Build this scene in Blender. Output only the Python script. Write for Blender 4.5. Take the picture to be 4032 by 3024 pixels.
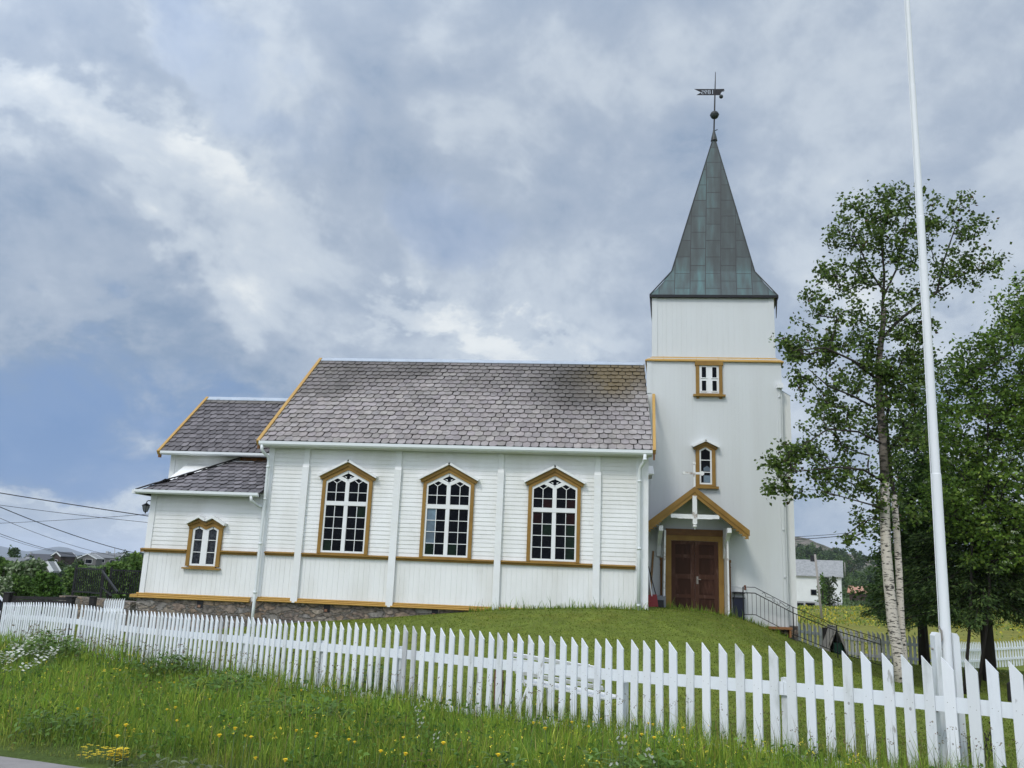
import bpy, bmesh, math, random
import numpy as np
from mathutils import Vector, Matrix
from math import sin, cos, radians, atan, atan2, pi, sqrt

# ------------------------------------------------------------------ clear
for o in list(bpy.data.objects):
    bpy.data.objects.remove(o)
SC = bpy.context.scene
COL = SC.collection
RNG = random.Random(7)
NR = np.random.default_rng(11)

# ------------------------------------------------------------------ camera
FPX, IW, IH = 3300.0, 4032, 3024
PITCH, ROLL, YAW = atan(740 / 3300.0), 0.040, radians(6.1)
CAMP = Vector((0, 0, 1.65))
_f = Vector((-sin(YAW) * cos(PITCH), cos(YAW) * cos(PITCH), sin(PITCH)))
_r0 = Vector((cos(YAW), sin(YAW), 0)); _u0 = _r0.cross(_f)
_r = _r0 * cos(ROLL) + _u0 * sin(ROLL); _u = _u0 * cos(ROLL) - _r0 * sin(ROLL)
cam = bpy.data.cameras.new('camera'); cam.sensor_width = 36.0
cam.lens = FPX / IW * 36.0
cam.clip_start = 0.1; cam.clip_end = 20000
camo = bpy.data.objects.new('camera', cam); COL.objects.link(camo)
camo.matrix_world = Matrix(((_r.x, _u.x, -_f.x, CAMP.x), (_r.y, _u.y, -_f.y, CAMP.y), (_r.z, _u.z, -_f.z, CAMP.z), (0, 0, 0, 1)))
SC.camera = camo
F0 = Vector((-sin(YAW), cos(YAW), 0))

def ray(x, y):
    return _r * (x - IW / 2) - _u * (y - IH / 2) + _f * FPX
def at(x, y, d):
    """world point that stands d metres ahead of the viewer, seen at photo pixel x, y"""
    v = ray(x, y); return CAMP + v * (d / v.dot(F0))
def pxm(d):
    """metres per photo pixel at distance d"""
    return d / (FPX * 0.976)

# ------------------------------------------------------------------ light and sky
SUN_EL, SUN_AZ = radians(48), radians(205)      # azimuth measured clockwise from +Y: behind the viewer, a little left
w = bpy.data.worlds.new('World'); SC.world = w; w.use_nodes = True
nt = w.node_tree; nt.nodes.clear()
def N(kind, **kw):
    n = nt.nodes.new(kind)
    for k, v in kw.items(): setattr(n, k, v)
    return n
def L(a, b): nt.links.new(a, b)
def math_(op, a, b=None, clamp=False):
    n = N('ShaderNodeMath', operation=op); n.use_clamp = clamp
    for i, v in enumerate((a, b)):
        if v is None: continue
        if isinstance(v, (int, float)): n.inputs[i].default_value = v
        else: L(v, n.inputs[i])
    return n.outputs[0]
def mixc(fac, a, b):
    n = N('ShaderNodeMix', data_type='RGBA')
    for s, v in ((n.inputs[0], fac), (n.inputs[6], a), (n.inputs[7], b)):
        if isinstance(v, (int, float)): s.default_value = v
        elif isinstance(v, tuple): s.default_value = (*v, 1)
        else: L(v, s)
    return n.outputs[2]
def noise(vec, scale, detail=6, rough=.55, dist=0.0):
    n = N('ShaderNodeTexNoise'); n.inputs['Scale'].default_value = scale; n.inputs['Detail'].default_value = detail
    n.inputs['Roughness'].default_value = rough; n.inputs['Distortion'].default_value = dist
    L(vec, n.inputs['Vector']); return n
def mapr(v, a, b, c=0.0, d=1.0):
    n = N('ShaderNodeMapRange'); n.interpolation_type = 'SMOOTHSTEP'
    L(v, n.inputs[0])
    for i, q in enumerate((a, b, c, d)): n.inputs[i + 1].default_value = q
    return n.outputs[0]
tc = N('ShaderNodeTexCoord')
nrm = N('ShaderNodeVectorMath', operation='NORMALIZE'); L(tc.outputs['Generated'], nrm.inputs[0])
D = nrm.outputs[0]
sep = N('ShaderNodeSeparateXYZ'); L(D, sep.inputs[0])
den = math_('ADD', math_('MAXIMUM', sep.outputs[2], 0.0), 0.55)
cmb = N('ShaderNodeCombineXYZ')
L(math_('DIVIDE', sep.outputs[0], den), cmb.inputs[0]); L(math_('DIVIDE', sep.outputs[1], den), cmb.inputs[1])
rot = N('ShaderNodeMapping'); L(cmb.outputs[0], rot.inputs[0]); rot.inputs['Rotation'].default_value = (0, 0, radians(-32)); rot.inputs['Scale'].default_value = (1.4, 1.35, 1.0)
rot.inputs['Location'].default_value = (3.1, 1.7, 0)
P = rot.outputs[0]
big = noise(P, 1.5, 4, .5, .15)
med = noise(P, 3.6, 8, .60, .25)
fine = noise(P, 11.0, 7, .62, .2)
# direction warped by noise so that the cloud masses get ragged edges
wn = noise(P, 3.6, 6, .58, .2)
wv = N('ShaderNodeVectorMath', operation='SUBTRACT'); L(wn.outputs['Color'], wv.inputs[0]); wv.inputs[1].default_value = (.5, .5, .5)
ws = N('ShaderNodeVectorMath', operation='SCALE'); L(wv.outputs[0], ws.inputs[0]); ws.inputs['Scale'].default_value = .32
wa = N('ShaderNodeVectorMath', operation='ADD'); L(D, wa.inputs[0]); L(ws.outputs[0], wa.inputs[1])
DW = wa.outputs[0]
_R0, _U0 = Vector((_r.x, _r.y, _r.z)), None
def blob(px, py, rx, ry, soft=.25, rotdeg=0.0):
    """soft ellipse of sky round one compass direction"""
    c = ray(px, py).normalized()
    right = Vector((c.y, -c.x, 0)).normalized(); up = right.cross(c)
    a = radians(rotdeg)
    e1 = right * cos(a) + up * sin(a); e2 = up * cos(a) - right * sin(a)
    out = []
    for e, r in ((e1, rx), (e2, ry)):
        d = N('ShaderNodeVectorMath', operation='DOT_PRODUCT'); L(DW, d.inputs[0]); d.inputs[1].default_value = e
        out.append(math_('POWER', math_('DIVIDE', math_('ABSOLUTE', d.outputs['Value']), r / FPX), 2.0))
    front = N('ShaderNodeVectorMath', operation='DOT_PRODUCT'); L(D, front.inputs[0]); front.inputs[1].default_value = c
    s = math_('ADD', out[0], out[1])
    m = mapr(s, 1.0 + soft * 3, max(0.0, .35 - soft), 0.0, 1.0)
    return math_('MULTIPLY', m, math_('GREATER_THAN', front.outputs['Value'], 0.2))
DARK, MID, LIGHT, WHITE, BLUE = (.325, .405, .535), (.415, .495, .615), (.59, .665, .755), (.80, .85, .89), (.27, .395, .64)
t = math_('ADD', math_('ADD', math_('MULTIPLY', big.outputs['Fac'], .34), math_('MULTIPLY', med.outputs['Fac'], .46)), math_('MULTIPLY', fine.outputs['Fac'], .20))
t = math_('ADD', math_('MULTIPLY', math_('SUBTRACT', t, .5), 2.7), .44)
# masses of thicker (darker) and thinner (brighter) cloud
for (px, py, rx, ry, rd, k) in (
        (560, 560, 560, 130, -4, .20), (300, 520, 360, 110, -4, .05), (420, 760, 420, 160, -20, .08), (800, 640, 700, 260, -14, .12), (1100, 900, 330, 260, -40, .22), (1560, 1230, 200, 110, 0, .40), (2050, 1350, 380, 90, -8, .36), (950, 1130, 260, 120, -30, .14), (1500, 1200, 700, 260, -10, .10),
        (250, 90, 340, 130, 0, .16), (2350, 250, 900, 240, 8, .12), (3250, 260, 700, 300, 15, .16), (3600, 850, 520, 260, 0, .17), (3800, 1150, 300, 160, 0, .22), (3950, 700, 200, 200, 0, .10),
        (520, 330, 420, 110, -8, -.26), (1500, 700, 300, 420, 20, -.14), (1000, 480, 160, 90, 0, -.12), (330, 1480, 760, 160, -6, -.22), (150, 1700, 620, 230, -4, -.40), (2700, 950, 650, 220, 0, -.06), (450, 1080, 560, 140, -25, -.14), (1900, 800, 300, 200, -20, -.10),
        (150, 2010, 800, 60, 0, .20), (3300, 2080, 500, 120, 0, -.10)):
    t = math_('ADD', t, math_('MULTIPLY', blob(px, py, rx, ry, .3, rd), k))
c = mixc(mapr(t, .0, .42), (.255, .35, .50), MID)
c = mixc(mapr(t, .36, .70), c, LIGHT)
c = mixc(mapr(t, .66, 1.08), c, (.84, .885, .91))
for (px, py, rx, ry, rd, col, k) in ((1000, 260, 360, 150, -25, BLUE, .28), (1830, 900, 230, 140, -20, (.36, .48, .73), .25), (150, 1700, 640, 230, -4, (.185, .315, .58), .80), (700, 100, 260, 120, -30, (.36, .48, .72), .2), (100, 1450, 500, 150, 0, (.27, .39, .62), .35)):
    c = mixc(math_('MULTIPLY', blob(px, py, rx, ry, .3, rd), k), c, col)
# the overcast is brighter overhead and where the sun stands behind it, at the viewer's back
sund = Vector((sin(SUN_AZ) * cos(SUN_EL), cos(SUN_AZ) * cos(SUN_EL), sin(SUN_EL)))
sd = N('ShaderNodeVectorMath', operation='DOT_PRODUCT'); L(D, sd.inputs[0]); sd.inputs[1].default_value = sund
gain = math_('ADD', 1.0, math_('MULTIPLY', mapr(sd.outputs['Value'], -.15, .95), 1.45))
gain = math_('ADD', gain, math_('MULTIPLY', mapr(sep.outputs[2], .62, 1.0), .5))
sky = N('ShaderNodeTexSky', sky_type='NISHITA'); sky.sun_disc = False; sky.sun_elevation = SUN_EL; sky.sun_rotation = SUN_AZ
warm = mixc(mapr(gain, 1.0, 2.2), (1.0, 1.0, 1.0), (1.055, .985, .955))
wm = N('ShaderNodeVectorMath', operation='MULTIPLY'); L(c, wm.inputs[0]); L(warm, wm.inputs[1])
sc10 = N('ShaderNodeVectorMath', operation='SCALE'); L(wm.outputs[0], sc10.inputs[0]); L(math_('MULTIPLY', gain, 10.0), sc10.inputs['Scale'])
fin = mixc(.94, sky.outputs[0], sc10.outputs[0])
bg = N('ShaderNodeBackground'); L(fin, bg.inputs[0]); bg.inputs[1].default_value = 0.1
wo = N('ShaderNodeOutputWorld'); L(bg.outputs[0], wo.inputs[0])

sl = bpy.data.lights.new('sun', 'SUN'); sl.energy = 1.35; sl.angle = radians(12); sl.color = (1.0, .95, .87)
so = bpy.data.objects.new('sun', sl); COL.objects.link(so)
so.rotation_euler = (-sund).to_track_quat('-Z', 'Y').to_euler()
SC.view_settings.view_transform = 'Standard'; SC.view_settings.look = 'None'
SC.view_settings.exposure = 0.0; SC.view_settings.gamma = 1.0

# ------------------------------------------------------------------ helpers
class MB:
    """collects shapes and links them as ONE mesh object"""
    def __init__(s): s.v = []; s.f = []; s.mi = []; s.m = 0
    def face(s, pts):
        n = len(s.v); s.v += [tuple(p) for p in pts]; s.f.append(tuple(range(n, n + len(pts)))); s.mi.append(s.m); return s
    def raw(s, V, Fs):
        n = len(s.v); s.v += [tuple(p) for p in V]
        for f in Fs: s.f.append(tuple(i + n for i in f)); s.mi.append(s.m)
        return s
    def box(s, x0, y0, z0, x1, y1, z1):
        V = [(x0, y0, z0), (x1, y0, z0), (x1, y1, z0), (x0, y1, z0), (x0, y0, z1), (x1, y0, z1), (x1, y1, z1), (x0, y1, z1)]
        return s.raw(V, [(0, 3, 2, 1), (4, 5, 6, 7), (0, 1, 5, 4), (1, 2, 6, 5), (2, 3, 7, 6), (3, 0, 4, 7)])
    def prism(s, poly, y0, y1):
        """polygon in X-Z (counter-clockwise seen from -Y), pushed from y0 back to y1"""
        n = len(poly)
        V = [(x, y0, z) for x, z in poly] + [(x, y1, z) for x, z in poly]
        Fs = [tuple(range(n)), tuple(range(2 * n - 1, n - 1, -1))]
        Fs += [(i, i + n, (i + 1) % n + n, (i + 1) % n) for i in range(n)]
        return s.raw(V, Fs)
    def prismx(s, poly, x0, x1):
        """polygon in Y-Z pushed along X"""
        n = len(poly)
        V = [(x0, y, z) for y, z in poly] + [(x1, y, z) for y, z in poly]
        Fs = [tuple(range(n - 1, -1, -1)), tuple(range(n, 2 * n))]
        Fs += [(i, (i + 1) % n, (i + 1) % n + n, i + n) for i in range(n)]
        return s.raw(V, Fs)
    def beam(s, a, b, wd, h, up=(0, 0, 1)):
        """rectangular bar from a to b, wd across, h along up"""
        a, b = Vector(a), Vector(b); t = (b - a).normalized(); u = Vector(up)
        r = t.cross(u)
        if r.length < 1e-4: r = t.cross(Vector((1, 0, 0)))
        r.normalize(); u = r.cross(t).normalized()
        V = []
        for p in (a, b):
            for i, j in ((-1, -1), (1, -1), (1, 1), (-1, 1)): V.append(p + r * (wd / 2 * i) + u * (h / 2 * j))
        return s.raw(V, [(3, 2, 1, 0), (4, 5, 6, 7), (0, 1, 5, 4), (1, 2, 6, 5), (2, 3, 7, 6), (3, 0, 4, 7)])
    def bar2(s, x0, z0, x1, z1, wd, y0, y1):
        """flat bar in the X-Z plane between depths y0 (front) and y1"""
        t = Vector((x1 - x0, z1 - z0)).normalized(); n = Vector((-t.y, t.x)) * wd / 2
        return s.prism([(x0 - n.x, z0 - n.y), (x1 - n.x, z1 - n.y), (x1 + n.x, z1 + n.y), (x0 + n.x, z0 + n.y)], y0, y1)
    def tube(s, pts, r, n=8, caps=True):
        pts = [Vector(p) for p in pts]; rs = r if isinstance(r, (list, tuple)) else [r] * len(pts)
        rings = []; prev = None
        for i, p in enumerate(pts):
            t = (pts[min(i + 1, len(pts) - 1)] - pts[max(i - 1, 0)])
            t = t.normalized() if t.length > 1e-9 else Vector((0, 0, 1))
            if prev is None:
                q = Vector((0, 0, 1)) if abs(t.z) < .9 else Vector((1, 0, 0))
                prev = t.cross(q).normalized()
            prev = (prev - t * prev.dot(t)).normalized(); b = t.cross(prev)
            rings.append([p + (prev * cos(2 * pi * k / n) + b * sin(2 * pi * k / n)) * rs[i] for k in range(n)])
        V = [q for rg in rings for q in rg]; Fs = []
        for i in range(len(pts) - 1):
            for k in range(n):
                a, b2 = i * n + k, i * n + (k + 1) % n
                Fs.append((a, b2, b2 + n, a + n))
        if caps:
            Fs.append(tuple(range(n - 1, -1, -1))); Fs.append(tuple(range((len(pts) - 1) * n, len(pts) * n)))
        return s.raw(V, Fs)
    def lathe(s, cx, cy, prof, n=20):
        return s.tube([(cx, cy, z) for r, z in prof], [max(r, 1e-4) for r, z in prof], n)
    def build(s, name, mat, parent=None, smooth=False):
        me = bpy.data.meshes.new(name); me.from_pydata(s.v, [], s.f); me.update()
        mats = mat if isinstance(mat, (list, tuple)) else [mat]
        for m in mats: me.materials.append(m)
        if len(mats) > 1: me.polygons.foreach_set('material_index', s.mi)
        if smooth: me.polygons.foreach_set('use_smooth', [True] * len(me.polygons))
        o = bpy.data.objects.new(name, me); COL.objects.link(o)
        if parent is not None:
            o.parent = parent; o.matrix_parent_inverse = parent.matrix_world.inverted() if not parent.parent else Matrix()
        return o

def np_mesh(name, V, Fq, mat, parent=None, col=None, smooth=False):
    """mesh from numpy arrays: V (n,3), Fq (m,3 or 4); col (n,3) becomes the 'tint' attribute"""
    me = bpy.data.meshes.new(name)
    V = np.asarray(V, np.float32); Fq = np.asarray(Fq, np.int32); k = Fq.shape[1]
    me.vertices.add(len(V)); me.vertices.foreach_set('co', V.ravel())
    me.loops.add(Fq.size); me.loops.foreach_set('vertex_index', Fq.ravel())
    me.polygons.add(len(Fq)); me.polygons.foreach_set('loop_start', np.arange(0, Fq.size, k, dtype=np.int32))
    me.polygons.foreach_set('loop_total', np.full(len(Fq), k, np.int32))
    if smooth: me.polygons.foreach_set('use_smooth', np.ones(len(Fq), bool))
    me.update(calc_edges=True)
    if col is not None:
        a = me.attributes.new('tint', 'FLOAT_COLOR', 'POINT')
        c4 = np.ones((len(V), 4), np.float32); c4[:, :3] = col; a.data.foreach_set('color', c4.ravel())
    me.materials.append(mat)
    o = bpy.data.objects.new(name, me); COL.objects.link(o)
    if parent is not None: o.parent = parent; o.matrix_parent_inverse = parent.matrix_world.inverted() if not parent.parent else Matrix()
    return o

def tag(o, label=None, cat=None, group=None, kind=None):
    if label: o['label'] = label
    if cat: o['category'] = cat
    if group: o['group'] = group
    if kind: o['kind'] = kind
    return o
def thing(name, label, cat, loc=(0, 0, 0), rz=0.0, group=None):
    o = bpy.data.objects.new(name, None); COL.objects.link(o)
    o.matrix_world = Matrix.Translation(loc) @ Matrix.Rotation(rz, 4, 'Z'); o.empty_display_size = .2
    return tag(o, label, cat, group)
def local(o):
    """parts modelled in the thing's own axes"""
    for ch in o.children: ch.matrix_parent_inverse = Matrix()
def copy_tree(o, parent=None):
    c_ = o.copy(); COL.objects.link(c_)
    if parent is not None: c_.parent = parent
    for ch in o.children: copy_tree(ch, c_)
    return c_

# ------------------------------------------------------------------ materials
def mat(name, base, rough=.6, alt=None, scale=6.0, amount=.5, bump=0.0, bscale=None, spec=.3, stretch=(1, 1, 1), metal=0.0, detail=6, lo=.35, hi=.7, tint=False, transl=0.0, coord='Object'):
    m = bpy.data.materials.new(name); m.use_nodes = True; n_ = m.node_tree.nodes; l_ = m.node_tree.links
    p = n_['Principled BSDF']; p.inputs['Roughness'].default_value = rough; p.inputs['Specular IOR Level'].default_value = spec; p.inputs['Metallic'].default_value = metal
    tcn = n_.new('ShaderNodeTexCoord'); mp = n_.new('ShaderNodeMapping'); mp.inputs['Scale'].default_value = stretch
    l_.new(tcn.outputs[coord], mp.inputs[0])
    def nz(sc, det=detail):
        q = n_.new('ShaderNodeTexNoise'); q.inputs['Scale'].default_value = sc; q.inputs['Detail'].default_value = det; q.inputs['Roughness'].default_value = .6
        l_.new(mp.outputs[0], q.inputs['Vector']); return q
    src = None
    if tint:
        a = n_.new('ShaderNodeAttribute'); a.attribute_name = 'tint'; src = a.outputs['Color']
    if alt is not None:
        q = nz(scale); r = n_.new('ShaderNodeMapRange'); r.inputs[1].default_value = lo; r.inputs[2].default_value = hi; r.inputs[4].default_value = amount
        r.interpolation_type = 'SMOOTHSTEP'
        l_.new(q.outputs['Fac'], r.inputs[0]); x = n_.new('ShaderNodeMix'); x.data_type = 'RGBA'
        l_.new(r.outputs[0], x.inputs[0]); x.inputs[7].default_value = (*alt, 1)
        if src is not None: l_.new(src, x.inputs[6])
        else: x.inputs[6].default_value = (*base, 1)
        src = x.outputs[2]
    if src is not None: l_.new(src, p.inputs['Base Color'])
    else: p.inputs['Base Color'].default_value = (*base, 1)
    if bump:
        q = nz(bscale or scale * 3); b = n_.new('ShaderNodeBump'); b.inputs['Strength'].default_value = bump; b.inputs['Distance'].default_value = .02
        l_.new(q.outputs['Fac'], b.inputs['Height']); l_.new(b.outputs[0], p.inputs['Normal'])
    if transl:
        tr = n_.new('ShaderNodeBsdfTranslucent'); mx = n_.new('ShaderNodeMixShader'); mx.inputs[0].default_value = transl
        if src is not None: l_.new(src, tr.inputs[0])
        else: tr.inputs[0].default_value = (*base, 1)
        l_.new(p.outputs[0], mx.inputs[1]); l_.new(tr.outputs[0], mx.inputs[2]); l_.new(mx.outputs[0], n_['Material Output'].inputs[0])
    return m
M = {}
M['white'] = mat('white paint', (.82, .835, .825), .55, (.62, .62, .57), 1.1, .55, .05, 40, stretch=(1, 1, .35))
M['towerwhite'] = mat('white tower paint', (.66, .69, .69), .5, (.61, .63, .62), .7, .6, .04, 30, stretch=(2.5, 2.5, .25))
M['trimwhite'] = mat('white trim paint', (.80, .82, .82), .5, (.68, .68, .64), 2.5, .35, .04, 40)
M['peel'] = mat('peeling white paint', (.78, .79, .78), .6, (.33, .27, .22), 3.5, .9, .1, 30, lo=.56, hi=.66)
M['fence'] = mat('white fence paint', (.76, .80, .83), .55, (.52, .54, .55), 3.0, .6, .08, 40, stretch=(2, 2, .4), lo=.52, hi=.8)
M['fencegrey'] = mat('weathered fence board', (.60, .62, .63), .7, (.36, .36, .36), 4.0, .7, .1, 40, stretch=(2, 2, .3))
M['gold'] = mat('ochre trim paint', (.300, .175, .038), .55, (.215, .118, .026), 2.2, .8, .04, 30)
M['goldlight'] = mat('ochre metal flashing', (.46, .28, .07), .45, (.40, .23, .055), 2.0, .6)
M['brownwood'] = mat('brown stained wood', (.19, .085, .02), .5, (.12, .05, .014), 6, .6, .05, 30)
M['doorwood'] = mat('dark red door wood', (.040, .017, .010), .6, (.12, .055, .04), 5, .7, .08, 30, stretch=(1, 1, .2), spec=.15, lo=.5, hi=.75)
M['slab'] = mat('grey zinc ridge', (.42, .48, .54), .35, (.32, .36, .40), 3, .5, metal=.2)
M['black'] = mat('black painted metal', (.012, .013, .016), .4, (.03, .025, .02), 10, .4)
M['darkwood'] = mat('dark stained wood', (.018, .017, .017), .7, (.035, .03, .028), 6, .6)
M['soffit'] = mat('painted soffit boards', (.66, .67, .66), .6)
M['copperdark'] = mat('dark copper', (.03, .034, .035), .45, (.05, .07, .065), 4, .6)
M['gut'] = mat('white coated gutter', (.74, .78, .78), .35)
M['asphalt'] = mat('asphalt', (.17, .16, .155), .9, (.10, .095, .09), 14, .7, .3, 60)
M['leafp'] = mat('leaf', (.05, .09, .03), .55, tint=True, transl=.28, spec=.09)
M['needle'] = mat('spruce needles', (.02, .04, .02), .6, tint=True, transl=.1, spec=.07)
M['grassb'] = mat('grass blades', (.05, .09, .02), .55, tint=True, transl=.25, spec=.08)
M['petalyellow'] = mat('yellow petals', (.86, .66, .03), .5, transl=.2)
M['petalwhite'] = mat('white petals', (.84, .85, .78), .6, transl=.2)
M['stem'] = mat('plant stems', (.10, .15, .05), .6)
M['metalwhite'] = mat('white enamelled steel', (.80, .82, .83), .35)
M['rust'] = mat('rusty sheet', (.42, .26, .19), .7, (.30, .13, .07), 2.0, .9, stretch=(2.5, 1, 1))
M['rustpost'] = mat('rusty post', (.17, .07, .04), .8, (.34, .22, .15), 6, .8)
M['pole'] = mat('white flagpole', (.78, .81, .82), .5, (.66, .68, .68), 1.2, .35, stretch=(2, 2, .3))
M['greywood'] = mat('grey weathered wood', (.34, .32, .29), .8, (.22, .20, .18), 5, .6, .1, 20, stretch=(1, 1, .2))
M['wire'] = mat('cable sheath', (.03, .035, .045), .6)

def glass_mat(name, base, spec, rough=.04, alt=None, amount=.0, scale=5):
    return mat(name, base, rough, alt, scale, amount, spec=spec)
M['pane'] = glass_mat('dark window pane', (.002, .003, .005), .06, .05, (.006, .008, .012), .7, 3)
M['panelight'] = glass_mat('pane with painted daylight', (.16, .24, .30), .4, .05, (.05, .07, .09), .8, 1.6)  # pale tone: bright daylight painted into the pane colour
M['lace'] = glass_mat('pane with lace curtain', (.012, .015, .02), .12, .1, (.07, .078, .09), .75, 16)

def stone_mat():
    m = mat('rubble stone', (.17, .145, .12), .85); n_ = m.node_tree.nodes; l_ = m.node_tree.links; p = n_['Principled BSDF']
    tcn = n_.new('ShaderNodeTexCoord'); mp = n_.new('ShaderNodeMapping'); mp.inputs['Scale'].default_value = (2.3, 2.3, 5.6)
    l_.new(tcn.outputs['Object'], mp.inputs[0])
    nz = n_.new('ShaderNodeTexNoise'); nz.inputs['Scale'].default_value = 1.4; nz.inputs['Detail'].default_value = 4; l_.new(mp.outputs[0], nz.inputs[0])
    ad = n_.new('ShaderNodeVectorMath'); ad.operation = 'MULTIPLY_ADD'; l_.new(nz.outputs['Color'], ad.inputs[0]); ad.inputs[1].default_value = (1.5, 1.5, 1.5); l_.new(mp.outputs[0], ad.inputs[2])
    vo = n_.new('ShaderNodeTexVoronoi'); vo.inputs['Scale'].default_value = 1.0; l_.new(ad.outputs[0], vo.inputs[0])
    ve = n_.new('ShaderNodeTexVoronoi'); ve.feature = 'DISTANCE_TO_EDGE'; ve.inputs['Scale'].default_value = 1.0; l_.new(ad.outputs[0], ve.inputs[0])
    cr = n_.new('ShaderNodeValToRGB'); e = cr.color_ramp.elements; e[0].color = (.18, .16, .14, 1); e[1].color = (.27, .25, .225, 1)
    for ps, cc in ((.3, (.29, .215, .15, 1)), (.5, (.20, .16, .14, 1)), (.7, (.33, .28, .225, 1)), (.85, (.19, .18, .17, 1))):
        q = e.new(ps); q.color = cc
    sx = n_.new('ShaderNodeSeparateColor'); l_.new(vo.outputs['Color'], sx.inputs[0]); l_.new(sx.outputs[0], cr.inputs[0])
    fn = n_.new('ShaderNodeTexNoise'); fn.inputs['Scale'].default_value = 9; fn.inputs['Detail'].default_value = 8; l_.new(tcn.outputs['Object'], fn.inputs[0])
    mr = n_.new('ShaderNodeMapRange'); l_.new(fn.outputs['Fac'], mr.inputs[0]); mr.inputs[1].default_value = .3; mr.inputs[2].default_value = .7; mr.inputs[3].default_value = .45; mr.inputs[4].default_value = 1.35
    mu = n_.new('ShaderNodeVectorMath'); mu.operation = 'SCALE'; l_.new(cr.outputs[0], mu.inputs[0]); l_.new(mr.outputs[0], mu.inputs['Scale'])
    ml = n_.new('ShaderNodeMapRange'); l_.new(ve.outputs[0], ml.inputs[0]); ml.inputs[1].default_value = .01; ml.inputs[2].default_value = .09
    mx = n_.new('ShaderNodeMix'); mx.data_type = 'RGBA'; l_.new(ml.outputs[0], mx.inputs[0]); mx.inputs[6].default_value = (.20, .185, .165, 1); l_.new(mu.outputs[0], mx.inputs[7])
    l_.new(mx.outputs[2], p.inputs['Base Color'])
    ht = n_.new('ShaderNodeMath'); ht.operation = 'MULTIPLY_ADD'; l_.new(fn.outputs['Fac'], ht.inputs[0]); ht.inputs[1].default_value = .5; l_.new(ml.outputs[0], ht.inputs[2])
    b = n_.new('ShaderNodeBump'); b.inputs['Strength'].default_value = .9; b.inputs['Distance'].default_value = .06; l_.new(ht.outputs[0], b.inputs['Height']); l_.new(b.outputs[0], p.inputs['Normal'])
    return m
M['stone'] = stone_mat()

def slate_mat(name, stainscale=1.0):
    """slate: one tint per slate (attribute), dark moss along the ridge and an ochre lichen patch by the tower"""
    m = mat(name, (.2, .18, .18), .6, tint=True, spec=.35); n_ = m.node_tree.nodes; l_ = m.node_tree.links; p = n_['Principled BSDF']
    tcn = n_.new('ShaderNodeTexCoord')
    fn = n_.new('ShaderNodeTexNoise'); fn.inputs['Scale'].default_value = 5; fn.inputs['Detail'].default_value = 8; l_.new(tcn.outputs['Object'], fn.inputs[0])
    src = p.inputs['Base Color'].links[0].from_socket
    mr = n_.new('ShaderNodeMapRange'); l_.new(fn.outputs['Fac'], mr.inputs[0]); mr.inputs[1].default_value = .3; mr.inputs[2].default_value = .7; mr.inputs[3].default_value = .78; mr.inputs[4].default_value = 1.18
    mu = n_.new('ShaderNodeVectorMath'); mu.operation = 'SCALE'; l_.new(src, mu.inputs[0]); l_.new(mr.outputs[0], mu.inputs['Scale'])
    l_.new(mu.outputs[0], p.inputs['Base Color'])
    b = n_.new('ShaderNodeBump'); b.inputs['Strength'].default_value = .25; b.inputs['Distance'].default_value = .01; l_.new(fn.outputs['Fac'], b.inputs['Height']); l_.new(b.outputs[0], p.inputs['Normal'])
    return m
M['slate'] = slate_mat('slate')

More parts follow.
